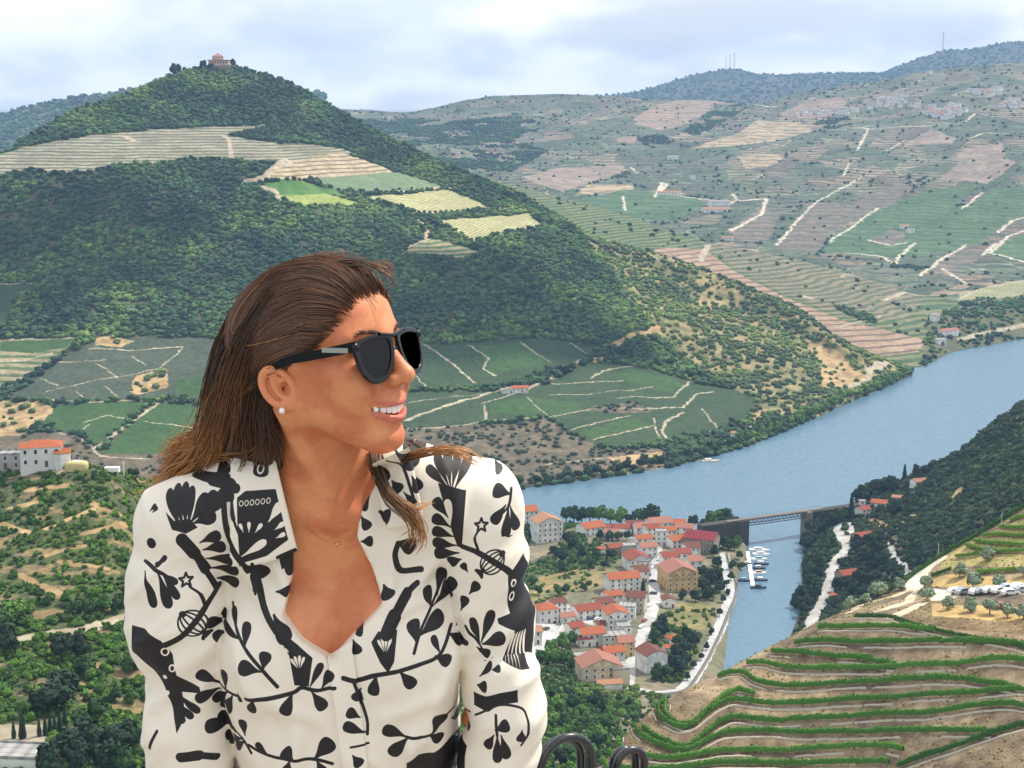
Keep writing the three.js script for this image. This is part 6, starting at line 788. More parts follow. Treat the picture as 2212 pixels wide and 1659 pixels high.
// ---------------------------------------------------------------- shirt
const VO = [[590, 930], [585, 1040], [628, 1190], [626, 1250], [612, 1330], [655, 1378], [717, 1424], [762, 1372], [824, 1312], [802, 1240], [768, 1165], [776, 1110], [808, 1060], [812, 930]].map(([u, v]) => { const p = Lp(u, v, 0.055); return [p.x, p.y]; });
function poly2(x, y, q) { let d = 1e9, s = 1; for (let i = 0, j = q.length - 1; i < q.length; j = i++) { const ex = q[j][0] - q[i][0], ey = q[j][1] - q[i][1], wx = x - q[i][0], wy = y - q[i][1], t = clamp((wx * ex + wy * ey) / (ex * ex + ey * ey)), bx = wx - ex * t, by = wy - ey * t; d = Math.min(d, bx * bx + by * by); const c1 = y >= q[i][1], c2 = y < q[j][1], c3 = ex * wy > ey * wx; if ((c1 && c2 && c3) || (!c1 && !c2 && !c3)) s = -s; } return s * Math.sqrt(d); }
const crease = (x, y, a, b, w, amp) => { const dx = b[0] - a[0], dy = b[1] - a[1], t = clamp(((x - a[0]) * dx + (y - a[1]) * dy) / (dx * dx + dy * dy)), e = Math.hypot(x - a[0] - dx * t, y - a[1] - dy * t), k = Math.sin(Math.PI * clamp(t * 0.9 + 0.05)); return amp * k * Math.exp(-(e * e) / (w * w)); };
const px2 = (u, v) => { const p = Lp(u, v, 0.06); return [p.x, p.y]; };
const CREASES = [[[500, 1230], [640, 1400], 0.012, 0.005], [[560, 1180], [690, 1430], 0.010, 0.005], [[490, 1330], [560, 1560], 0.014, 0.006], [[960, 1200], [800, 1400], 0.012, 0.006], [[1000, 1280], [850, 1330], 0.010, 0.005], [[1000, 1400], [900, 1640], 0.013, 0.006], [[720, 1430], [745, 1660], 0.006, 0.004], [[850, 1150], [840, 1330], 0.010, 0.005], [[520, 1480], [700, 1560], 0.016, 0.005], [[980, 1500], [800, 1560], 0.016, 0.005], [[640, 1560], [640, 1680], 0.012, 0.006], [[900, 1540], [880, 1680], 0.012, 0.006], [[420, 1080], [500, 1260], 0.010, 0.004], [[1000, 1040], [960, 1250], 0.012, 0.005]].map(([a, b, w, m]) => [px2(...a), px2(...b), w, m]);
function foldF(x, y, z) { let f = 0; if (z > -0.06) for (const [a, b, w, m] of CREASES) f += crease(x, y, a, b, w * 0.8, m * 1.4); const rg = (n) => 1 - Math.abs(2 * n - 1); return f + 0.006 * (rg(vn(x * 16 + y * 5 + 3, y * 6 + z * 10)) - 0.5) + 0.0035 * (rg(vn(x * 26 + y * 17, y * 12 - x * 10 + z * 18)) - 0.5); }
const waist = Lp(740, 1650, 0).y;
function shirtF(x, y, z) {
  let d = torsoF(x, y, z) - 0.007 - 0.012 * sstep(-0.28, -0.4, y);
  d = smin(d, ell(x, y, z, [0.012, -0.30, 0.0], [0.135, 0.13, 0.058]), 0.05);
  if (Math.abs(d) > 0.045) return Math.max(d, waist - 0.03 - y);
  d -= foldF(x, y, z);
  if (z > -0.07) d = smax(d, -poly2(x, y, VO), 0.003);
  const nk = cap(x, y, z, NB, NT, 0.060, 0.056); d = smax(d, -nk, 0.008);
  return smax(d, waist - 0.03 - y, 0.01);
}
const chain = (pts) => (x, y, z) => { let d = 1; for (let i = 0; i + 1 < pts.length; i++) d = smin(d, cap(x, y, z, pts[i][0], pts[i + 1][0], pts[i][1], pts[i + 1][1]), 0.02); return d; };
const slv = (list) => list.map(([u, v, z, r]) => [Lp(u, v, z).toArray(), r]);
const SL = slv([[412, 1140, -0.02, 0.044], [385, 1250, -0.01, 0.058], [390, 1350, -0.01, 0.062], [412, 1470, -0.015, 0.050], [405, 1560, -0.015, 0.053], [415, 1720, -0.01, 0.052]]), SR = slv([[1010, 1100, -0.03, 0.042], [1042, 1190, -0.02, 0.052], [1058, 1320, -0.02, 0.049], [1072, 1420, -0.015, 0.045]]), SC = slv([[1082, 1462, 0.0, 0.047], [1094, 1545, 0.0, 0.045], [1075, 1640, -0.01, 0.046], [1050, 1760, -0.01, 0.044]]);
const sleeveF = (pts, seed) => { const c = chain(pts); return (x, y, z) => { const d = c(x, y, z); if (Math.abs(d) > 0.03) return d; const rg = (n) => 1 - Math.abs(2 * n - 1); return d - 0.007 * (rg(vn(x * 10 + z * 12 + y * 8 + seed, y * 24 - x * 12 + seed)) - 0.5) - 0.005 * (rg(vn((x - y) * 30 + seed, (x + y) * 12 + z * 18)) - 0.5); }; };
const sF = [sleeveF(SL, 3), sleeveF(SR, 8), sleeveF(SC, 13)];
// the print: black branches, buds and leaves on cream, drawn once for the whole garment
const U0 = 242.6, V0 = 939.9, KS = 0.4386, GD = 1.885;
const gy0 = W(705, 1010, GD).y - O.y, gy1 = W(705, 1610, GD).y - O.y, toPrint = (x, y) => [(1106 + (O.x + x) / GD * FOC * 0.991 - U0) / KS, (1010 + (gy0 - y) / (gy0 - gy1) * 600 - V0) / KS];
const PW = 2212, PH = 1700;
const shirtTex = (() => {
  const S = 2048 / PW, cv = document.createElement('canvas'); cv.width = 2048; cv.height = Math.round(PH * S); const c = cv.getContext('2d'); c.fillStyle = '#eae0ce'; c.fillRect(0, 0, cv.width, cv.height); c.scale(S, S); c.lineCap = c.lineJoin = 'round';
  const ink = '#191619', pale = '#eae0ce';
  const leaf = (x0, y0, x1, y1, w, col = ink) => { w *= col === ink ? 1.3 : 1.1; const dx = x1 - x0, dy = y1 - y0, l = Math.hypot(dx, dy), nx = -dy / l, ny = dx / l, at = (t, k) => [x0 + dx * t + nx * w * k, y0 + dy * t + ny * w * k]; c.fillStyle = col; c.beginPath(); c.moveTo(...at(-0.05, 0.06)); c.bezierCurveTo(...at(0.35, 0.12), ...at(0.5, 0.62), ...at(0.85, 0.5)); c.bezierCurveTo(...at(1.06, 0.4), ...at(1.06, -0.4), ...at(0.85, -0.5)); c.bezierCurveTo(...at(0.5, -0.62), ...at(0.35, -0.12), ...at(-0.05, -0.06)); c.fill(); };
  const stem = (p, w0, w1 = w0, col = ink) => { c.fillStyle = c.strokeStyle = col; for (let i = 0; i + 1 < p.length; i++) { c.lineWidth = 1.15 * lerp(w0, w1, i / Math.max(1, p.length - 2)); c.beginPath(); const a = p[Math.max(0, i - 1)], b = p[i], d = p[i + 1], e = p[Math.min(p.length - 1, i + 2)]; c.moveTo(...b); c.bezierCurveTo(b[0] + (d[0] - a[0]) / 6, b[1] + (d[1] - a[1]) / 6, d[0] - (e[0] - b[0]) / 6, d[1] - (e[1] - b[1]) / 6, ...d); c.stroke(); } };
  const blob = (p, col = ink) => { c.fillStyle = col; c.beginPath(); p.forEach(([x, y], i) => i ? c.lineTo(x, y) : c.moveTo(x, y)); c.closePath(); c.fill(); }, dot = (x, y, r, col = ink) => { c.fillStyle = col; c.beginPath(); c.arc(x, y, r, 0, 7); c.fill(); }, ring = (x, y, r, w) => { c.strokeStyle = pale; c.lineWidth = w; c.beginPath(); c.ellipse(x, y, r * 0.75, r, 0.2, 0, 7); c.stroke(); };
  const pomegranate = (x, y, r, a) => { c.save(); c.translate(x, y); c.rotate(a); c.strokeStyle = c.fillStyle = ink; c.lineWidth = 8; for (const k of [1, 0.62, 0.25]) { c.beginPath(); c.ellipse(0, 0, r * k, r * 1.15, 0, 0, 7); c.stroke(); } dot(0, -r * 1.1, 16); dot(0, r * 1.1, 12); for (let i = -2; i < 3; i++) leaf(0, r * 1.1, i * 14, r * 1.1 + 34, 12); c.restore(); }, star = (x, y, r) => { c.strokeStyle = ink; c.lineWidth = 11; c.beginPath(); for (let i = 0; i <= 10; i++) { const k = i % 2 ? r * 0.45 : r, a = i * 0.628; c[i ? 'lineTo' : 'moveTo'](x + Math.sin(a) * k, y - Math.cos(a) * k); } c.stroke(); };
  // repeat of small sprigs behind the parts that turn out of sight
  // shoulder fan and ladder (her right)
  for (const a of [[285, 480, 205, 310, 34], [295, 470, 245, 290, 36], [310, 470, 290, 280, 36], [325, 465, 332, 290, 34], [340, 440, 430, 325, 62], [350, 450, 462, 405, 52], [380, 545, 486, 500, 44], [392, 585, 508, 560, 46], [404, 635, 545, 635, 46], [420, 690, 562, 702, 48], [440, 745, 552, 778, 48], [120, 400, 150, 370, 14], [135, 405, 160, 380, 14], [320, 240, 570, 265, 44], [460, 170, 500, 240, 60]]) leaf(...a);
  blob([[205, 400], [240, 480], [310, 500], [370, 470], [330, 430], [250, 440]]); stem([[290, 530], [345, 600], [395, 690], [425, 785]], 56, 24); stem([[320, 245], [430, 262], [570, 280]], 26, 40);
  stem([[500, 330], [515, 470], [560, 590], [640, 700], [705, 850], [770, 940], [880, 1040]], 26, 34); stem([[545, 330], [560, 420], [600, 520]], 20, 12); leaf(380, 420, 480, 320, 70); leaf(430, 340, 560, 300, 60);
  // collar dark flower
  blob([[578, 320], [620, 290], [770, 285], [835, 520], [730, 592], [585, 640]]); for (const a of [[610, 480, 592, 440, 16, pale], [640, 480, 640, 430, 16, pale], [672, 480, 705, 440, 18, pale], [600, 600, 725, 520, 34, pale], [740, 430, 800, 350, 40, pale], [770, 470, 815, 440, 22, pale], [775, 510, 820, 490, 20, pale]]) leaf(...a); for (let i = 0; i < 6; i++) ring(600 + i * 27, 346 - i * 2, 12, 4);
  dot(680, 150, 34); dot(715, 90, 34); dot(735, 130, 30); dot(665, 110, 24); leaf(700, 120, 690, 230, 60); ring(690, 195, 20, 8); leaf(730, 110, 745, 85, 14, pale); leaf(670, 105, 690, 90, 14, pale);
  leaf(655, 655, 585, 680, 56); leaf(655, 655, 708, 720, 62); stem([[650, 640], [655, 740], [650, 800], [640, 690]], 18, 8); leaf(640, 790, 655, 700, 44); leaf(760, 790, 850, 780, 40); leaf(760, 880, 830, 1000, 60); leaf(790, 640, 860, 690, 60); blob([[770, 600], [870, 560], [900, 600], [850, 660], [790, 680]]);
  // her right breast: spray and branch
  stem([[520, 870], [560, 960], [620, 1045], [700, 1130], [775, 1215]], 12, 18); for (const a of [[560, 960, 528, 880, 26], [608, 1035, 616, 925, 38], [590, 1000, 470, 960, 30], [705, 1130, 722, 1045, 48], [690, 1140, 580, 1115, 56], [480, 1000, 400, 1035, 46], [460, 960, 372, 945, 44], [490, 960, 450, 900, 36]]) leaf(...a);
  blob([[735, 890], [800, 990], [840, 1060], [862, 1210], [935, 1215], [955, 1080], [880, 1010]]); for (const a of [[880, 1120, 848, 1075, 13, pale], [884, 1115, 868, 1062, 13, pale], [890, 1115, 892, 1060, 13, pale], [896, 1118, 914, 1070, 13, pale], [840, 1040, 815, 1030, 18, pale]]) leaf(...a);
  stem([[610, 1285], [720, 1275], [850, 1250], [900, 1222], [980, 1240], [1066, 1228]], 20, 16); for (const a of [[650, 1280, 630, 1362, 40], [850, 1250, 803, 1362, 48], [950, 1245, 1012, 1338, 46], [1000, 1230, 1050, 1150, 40], [940, 1220, 1000, 1110, 30]]) leaf(...a); leaf(560, 1270, 575, 1320, 20);
  // right half
  stem([[1110, 1180], [1180, 1190], [1270, 1160], [1380, 1140], [1500, 1118], [1600, 1092], [1650, 985]], 22, 16); for (const a of [[1280, 1155, 1258, 1265, 46], [1400, 1140, 1470, 1228, 48], [1575, 1095, 1650, 1145, 44], [1640, 1010, 1720, 1080, 30], [1600, 1090, 1560, 1000, 24]]) leaf(...a);
  blob([[1255, 1000], [1290, 950], [1385, 950], [1372, 1090], [1340, 1145], [1300, 1095]]); for (const a of [[1318, 1040, 1290, 985, 13, pale], [1322, 1036, 1310, 975, 13, pale], [1328, 1036, 1332, 975, 13, pale], [1334, 1040, 1355, 985, 13, pale]]) leaf(...a); stem([[1335, 960], [1370, 890], [1430, 800], [1480, 760]], 60, 24); stem([[1385, 560], [1370, 620], [1400, 700], [1500, 700]], 24, 24);
  stem([[1470, 1062], [1500, 970], [1545, 890], [1590, 790]], 14, 12); for (const a of [[1550, 880, 1525, 785, 34], [1580, 830, 1604, 700, 38], [1585, 860, 1668, 745, 46], [1482, 1015, 1458, 915, 50], [1500, 985, 1608, 920, 60], [1560, 880, 1640, 820, 30], [1380, 550, 1470, 590, 70], [1200, 420, 1240, 480, 40], [1200, 540, 1260, 540, 40], [1290, 400, 1350, 420, 60], [1310, 760, 1340, 820, 60], [1130, 950, 1210, 940, 60], [1160, 1000, 1190, 1060, 40]]) leaf(...a);
  blob([[1590, 268], [1735, 300], [1712, 575], [1690, 580], [1640, 420]]); leaf(1650, 500, 1640, 340, 40, pale); for (const a of [[1640, 285, 1530, 200, 34], [1645, 280, 1575, 150, 34], [1655, 280, 1630, 138, 34], [1665, 280, 1690, 150, 34], [1680, 285, 1750, 165, 36], [1640, 420, 1572, 340, 42], [1655, 470, 1562, 425, 42], [1668, 520, 1560, 495, 44], [1680, 570, 1560, 560, 44], [1692, 610, 1568, 620, 46], [1705, 640, 1640, 665, 40]]) leaf(...a);
  for (const a of [[1300, 150, 1330, 250, 40], [1400, 60, 1470, 200, 60], [1350, 330, 1310, 250, 40], [1380, 380, 1470, 420, 44], [1440, 120, 1520, 130, 50], [1360, 250, 1400, 300, 50], [1420, 300, 1480, 360, 30], [1460, 230, 1500, 300, 40], [1240, 330, 1200, 390, 40]]) leaf(...a); stem([[1350, 110], [1420, 200], [1470, 330]], 10, 14);
  // sleeve of her left arm
  stem([[1965, 310], [1950, 390], [1890, 440]], 12, 10); for (const a of [[1960, 335, 1872, 305, 50], [1935, 385, 1868, 462, 42], [1950, 395, 1935, 540, 38], [1960, 395, 1995, 515, 34], [1880, 200, 1910, 240, 30]]) leaf(...a); star(1812, 468, 34); stem([[1795, 590], [1778, 530], [1800, 490]], 12, 9); stem([[1715, 575], [1790, 600], [1860, 640], [1950, 700], [2010, 760]], 22, 30); pomegranate(1868, 652, 56, 0.9); leaf(1740, 700, 1710, 660, 30); leaf(1740, 815, 1795, 755, 40); leaf(1700, 900, 1720, 830, 40);
  blob([[1955, 730], [2045, 640], [2120, 800], [2120, 1200], [2050, 1190], [1925, 1140], [1985, 1000], [1905, 965], [1900, 940], [1975, 920], [1960, 850]]); ring(1990, 838, 20, 9); ring(1988, 770, 16, 8); for (let i = 0; i < 5; i++) leaf(1945 + i * 26, 1150 + i * 8, 1985 + i * 18, 1010, 12, pale);
  for (const a of [[1795, 1060, 1758, 930, 34], [1805, 1050, 1872, 895, 44], [1815, 1060, 1936, 1025, 54], [1780, 1080, 1850, 1120, 40], [1770, 1220, 1838, 1155, 34], [1765, 1260, 1830, 1262, 44], [1850, 1180, 1910, 1170, 24]]) leaf(...a); stem([[1720, 980], [1790, 1058], [1840, 1120]], 14, 10); blob([[1740, 1300], [1820, 1310], [1900, 1290], [2010, 1275], [2015, 1340], [1900, 1345], [1830, 1390], [1740, 1370]]); stem([[1750, 1420], [1900, 1350], [2030, 1370], [2065, 1430], [2060, 1500], [2025, 1560]], 10, 12); for (const a of [[1870, 1500, 1822, 1580, 40], [1890, 1500, 1890, 1650, 44], [1912, 1500, 1948, 1630, 44], [1880, 1470, 1955, 1440, 50], [2030, 1480, 2020, 1540, 40]]) leaf(...a); stem([[1880, 1400], [1890, 1500]], 14);
  // sleeve of her right arm
  stem([[110, 640], [190, 690], [245, 740]], 16, 14); dot(130, 548, 26); stem([[170, 650], [200, 615]], 22); for (const a of [[115, 690, 146, 858, 34], [175, 690, 218, 858, 38], [190, 690, 262, 815, 30], [185, 690, 260, 740, 24]]) leaf(...a); star(300, 728, 34); stem([[315, 760], [355, 800], [375, 865]], 10, 14); stem([[440, 775], [375, 865], [330, 925], [262, 1000], [180, 1045]], 22, 26); pomegranate(318, 935, 58, -0.7);
  blob([[40, 960], [100, 965], [180, 1015], [225, 1090], [240, 1200], [345, 1270], [350, 1300], [260, 1290], [270, 1420], [225, 1500], [190, 1330], [120, 1180], [40, 1100]]); ring(192, 1075, 20, 8); ring(222, 1160, 17, 8); dot(175, 1215, 12, pale); dot(180, 1300, 12, pale); for (const a of [[230, 1300, 345, 1405, 30], [215, 1340, 310, 1430, 30], [205, 1380, 265, 1450, 28]]) leaf(...a);
  stem([[560, 1290], [490, 1285], [420, 1255], [350, 1205]], 14, 10); for (const a of [[430, 1262, 335, 1195, 42], [485, 1280, 480, 1178, 36], [445, 1295, 325, 1335, 48], [490, 1295, 418, 1365, 46], [525, 1300, 468, 1415, 46], [510, 1490, 365, 1485, 56], [520, 1515, 440, 1435, 40], [560, 1535, 458, 1570, 48], [575, 1545, 488, 1618, 48], [580, 1510, 568, 1425, 38]]) leaf(...a); stem([[610, 1600], [560, 1530], [470, 1470]], 14, 10); stem([[240, 1625], [330, 1620], [420, 1650]], 46, 30); stem([[120, 1500], [70, 1600]], 14, 20);
  // placket and lower front
  for (const a of [[1190, 1380, 1125, 1345, 44], [1215, 1460, 1105, 1415, 44], [1150, 1570, 1192, 1622, 44], [1200, 1230, 1160, 1290, 34], [1210, 1290, 1180, 1250, 24]]) leaf(...a); stem([[1165, 1200], [1195, 1290], [1225, 1400], [1225, 1470]], 16, 14); stem([[1140, 1530], [1230, 1515]], 10, 8); stem([[600, 1560], [680, 1590], [800, 1605], [930, 1600], [1040, 1625]], 14, 16); for (const a of [[840, 1600, 790, 1555, 66], [950, 1600, 1045, 1498, 64], [700, 1590, 640, 1540, 30], [820, 1610, 800, 1690, 44], [960, 1610, 1000, 1690, 44]]) leaf(...a);
  stem([[1425, 1490], [1500, 1500], [1560, 1498], [1620, 1440], [1710, 1418]], 14, 10); for (const a of [[1420, 1490, 1305, 1440, 52], [1430, 1495, 1340, 1592, 54], [1560, 1490, 1606, 1418, 60], [1540, 1500, 1600, 1560, 40], [1650, 1480, 1700, 1520, 40]]) leaf(...a); blob([[1420, 1640], [1480, 1600], [1560, 1620], [1640, 1580], [1700, 1600], [1700, 1700], [1420, 1700]]);
  const t = new THREE.CanvasTexture(cv); t.colorSpace = THREE.SRGBColorSpace; t.wrapS = t.wrapT = THREE.MirroredRepeatWrapping; return t;
})();
const shirtMat = new THREE.MeshPhysicalMaterial({ map: shirtTex, roughness: 0.62, sheen: 0.3, sheenColor: srgb(255, 250, 240), sheenRoughness: 0.4, side: THREE.DoubleSide });
function printUV(g, axis) { const p = g.attributes.position, uv = new Float32Array(p.count * 2); for (let i = 0; i < p.count; i++) { let x = p.getX(i), y = p.getY(i); if (axis) { const z = p.getZ(i); let a = axis[0][0], b = axis[axis.length - 1][0]; for (let k = 0; k + 1 < axis.length; k++) if (y <= axis[k][0][1] && y >= axis[k + 1][0][1]) { a = axis[k][0]; b = axis[k + 1][0]; } const t = clamp((y - a[1]) / (b[1] - a[1] || 1)), cx = lerp(a[0], b[0], t), cz = lerp(a[2], b[2], t); const th = Math.atan2(x - cx, z - cz), at = Math.abs(th), q = Math.min(at, Math.PI / 2), s = 0.7 * 0.058 * Math.sin(q) + 0.3 * 0.056 * q + 0.056 * Math.max(0, at - Math.PI / 2); x = cx + Math.sign(th) * s; } const [s, t] = toPrint(x, y); uv[i * 2] = s / PW; uv[i * 2 + 1] = 1 - t / PH; } g.setAttribute('uv', new THREE.BufferAttribute(uv, 2)); return g; }
// texture rows run from the top of the canvas, so v is flipped by three's flipY
// one garment: the field joins body and sleeves, then the cloth is parted at the armholes
function garmentF(x, y, z) { let d = shirtF(x, y, z); const k = lerp(0.03, 0.004, sstep(-0.07, -0.14, y)); if (x < -0.05) d = smin(d, sF[0](x, y, z), k); else if (x > 0.08) d = smin(smin(d, sF[1](x, y, z), k), sF[2](x, y, z), 0.005); return d; }
const cl = [chain(SL), chain(SR), chain(SC)], seamX = (y) => 0;
const whole = mesh3(garmentF, [-0.30, waist - 0.06, -0.20], [0.32, 0.10, 0.14], 0.0034);
const pieces = [[], [], [], []];
{ const p = whole.attributes.position, ix = whole.index.array; for (let i = 0; i < ix.length; i += 3) { const a = ix[i], b = ix[i + 1], c = ix[i + 2], x = (p.getX(a) + p.getX(b) + p.getX(c)) / 3, y = (p.getY(a) + p.getY(b) + p.getY(c)) / 3, z = (p.getZ(a) + p.getZ(b) + p.getZ(c)) / 3, t = torsoF(x, y, z) - 0.012; let k = 0; if (x < -0.1 && cl[0](x, y, z) < t) k = 1; else if (x > 0.12) { const u = cl[1](x, y, z), v = cl[2](x, y, z); if (Math.min(u, v) < t) k = u < v ? 2 : 3; } pieces[k].push(a, b, c); } }
const cut = (list) => { const g = new THREE.BufferGeometry(), P = [], N = [], I = [], m = new Map(), p = whole.attributes.position, n = whole.attributes.normal; for (const v of list) { let k = m.get(v); if (k === undefined) { k = m.size; m.set(v, k); P.push(p.getX(v), p.getY(v), p.getZ(v)); N.push(n.getX(v), n.getY(v), n.getZ(v)); } I.push(k); } g.setAttribute('position', new THREE.Float32BufferAttribute(P, 3)); g.setAttribute('normal', new THREE.Float32BufferAttribute(N, 3)); g.setIndex(I); return g; };
const shirt = part('shirt', printUV(cut(pieces[0])), shirtMat, woman); shirt.userData.label = 'cream shirt with a bold black plant print, open at the neck';
part('sleeve', printUV(cut(pieces[1]), SL), shirtMat, shirt); part('sleeve', printUV(cut(pieces[2]), SR), shirtMat, shirt); part('cuff', printUV(cut(pieces[3]), SC), shirtMat, shirt);
// cloth laid over what is below it, seen from the front of the body
const under = (x, y, z) => Math.min(shirtF(x, y, z), skinF(x, y, z) - 0.001);
function drape(corners, lift, n = 22, curl = 0) {
  const [a, b, c, d] = corners, P = [], G = []; const o = V3(0, CAMY, 0).sub(O);
  const surf = (u, v, off) => { const e = Lp(u, v, 0), dir = e.clone().sub(o).normalize(); let t = e.clone().sub(o).length() - 0.22; for (let k = 0; k < 60; k++) { const q = o.clone().addScaledVector(dir, t), s = under(q.x, q.y, q.z) - off; if (s < 0.0004) break; t += Math.min(s * 0.8, 0.01); if (t > 2.4) break; } return o.clone().addScaledVector(dir, t); };
  for (let j = 0; j <= n; j++) for (let i = 0; i <= n; i++) { const s = i / n, t = j / n, u = lerp(lerp(a[0], b[0], s), lerp(d[0], c[0], s), t), v = lerp(lerp(a[1], b[1], s), lerp(d[1], c[1], s), t) + curl * Math.sin(Math.PI * s) * t; G.push(surf(u, v, lift + 0.004 * Math.sin(Math.PI * s) * t)); }
  for (let it = 0; it < 3; it++) { const H = G.map((q) => q.clone()); for (let j = 1; j < n; j++) for (let i = 1; i < n; i++) { const k = j * (n + 1) + i; G[k].copy(H[k - 1]).add(H[k + 1]).add(H[k - n - 1]).add(H[k + n + 1]).multiplyScalar(0.25); } }
  const m = (n + 1) * (n + 1), I = []; for (const q of G) P.push(q.x, q.y, q.z); for (const q of G) P.push(q.x, q.y - 0.0006, q.z - 0.0035);
  for (let j = 0; j < n; j++) for (let i = 0; i < n; i++) { const k = j * (n + 1) + i; I.push(k, k + n + 1, k + 1, k + 1, k + n + 1, k + n + 2, m + k, m + k + 1, m + k + n + 1, m + k + 1, m + k + n + 2, m + k + n + 1); }
  const rim = []; for (let i = 0; i < n; i++) rim.push(i); for (let j = 0; j < n; j++) rim.push(j * (n + 1) + n); for (let i = n; i > 0; i--) rim.push(n * (n + 1) + i); for (let j = n; j > 0; j--) rim.push(j * (n + 1)); rim.forEach((k, i) => { const l = rim[(i + 1) % rim.length]; I.push(k, l, m + k, l, m + l, m + k); });
  const g = new THREE.BufferGeometry(); g.setAttribute('position', new THREE.Float32BufferAttribute(P, 3)); g.setIndex(I); g.computeVertexNormals(); return printUV(g);
}
part('collar', drape([[498, 992], [588, 968], [642, 1190], [496, 1224]], 0.010, 24, 10), shirtMat, shirt); part('collar', drape([[800, 1004], [884, 966], [914, 1112], [836, 1144]], 0.010, 24, 8), shirtMat, shirt); part('placket', drape([[706, 1418], [760, 1385], [800, 1690], [742, 1690]], 0.003, 24), shirtMat, shirt);
// trousers and shoes down to the terrace
{ const mt = std(srgb(26, 25, 27), 0.8), hipY = waist - 0.02, f = (x, y, z) => { let d = ell(x, y, z, [0.012, hipY - 0.06, -0.05], [0.155, 0.13, 0.105]); for (const s of [-1, 1]) { d = smin(d, cap(x, y, z, [0.012 + s * 0.085, hipY - 0.1, -0.05], [0.012 + s * 0.09, hipY - 0.46, -0.03], 0.085, 0.058), 0.04); d = smin(d, cap(x, y, z, [0.012 + s * 0.09, hipY - 0.46, -0.03], [0.012 + s * 0.09, hipY - 0.86, -0.06], 0.058, 0.044), 0.03); } return d; }; const tr = part('trousers', mesh3(f, [-0.22, hipY - 0.96, -0.22], [0.26, hipY + 0.1, 0.12], 0.008), mt, woman); for (const s of [-1, 1]) part('shoe', mesh3((x, y, z) => Math.max(smin(cap(x, y, z, [0.012 + s * 0.09, hipY - 0.885, -0.08], [0.012 + s * 0.095, hipY - 0.905, 0.08], 0.045, 0.034), 1, 0.01), hipY - 0.93 - y), [s * 0.09 - 0.06, hipY - 0.96, -0.16], [s * 0.09 + 0.09, hipY - 0.82, 0.14], 0.007), std(srgb(236, 234, 228), 0.7), woman); }
const FLOOR = O.y + waist - 0.02 - 0.93;
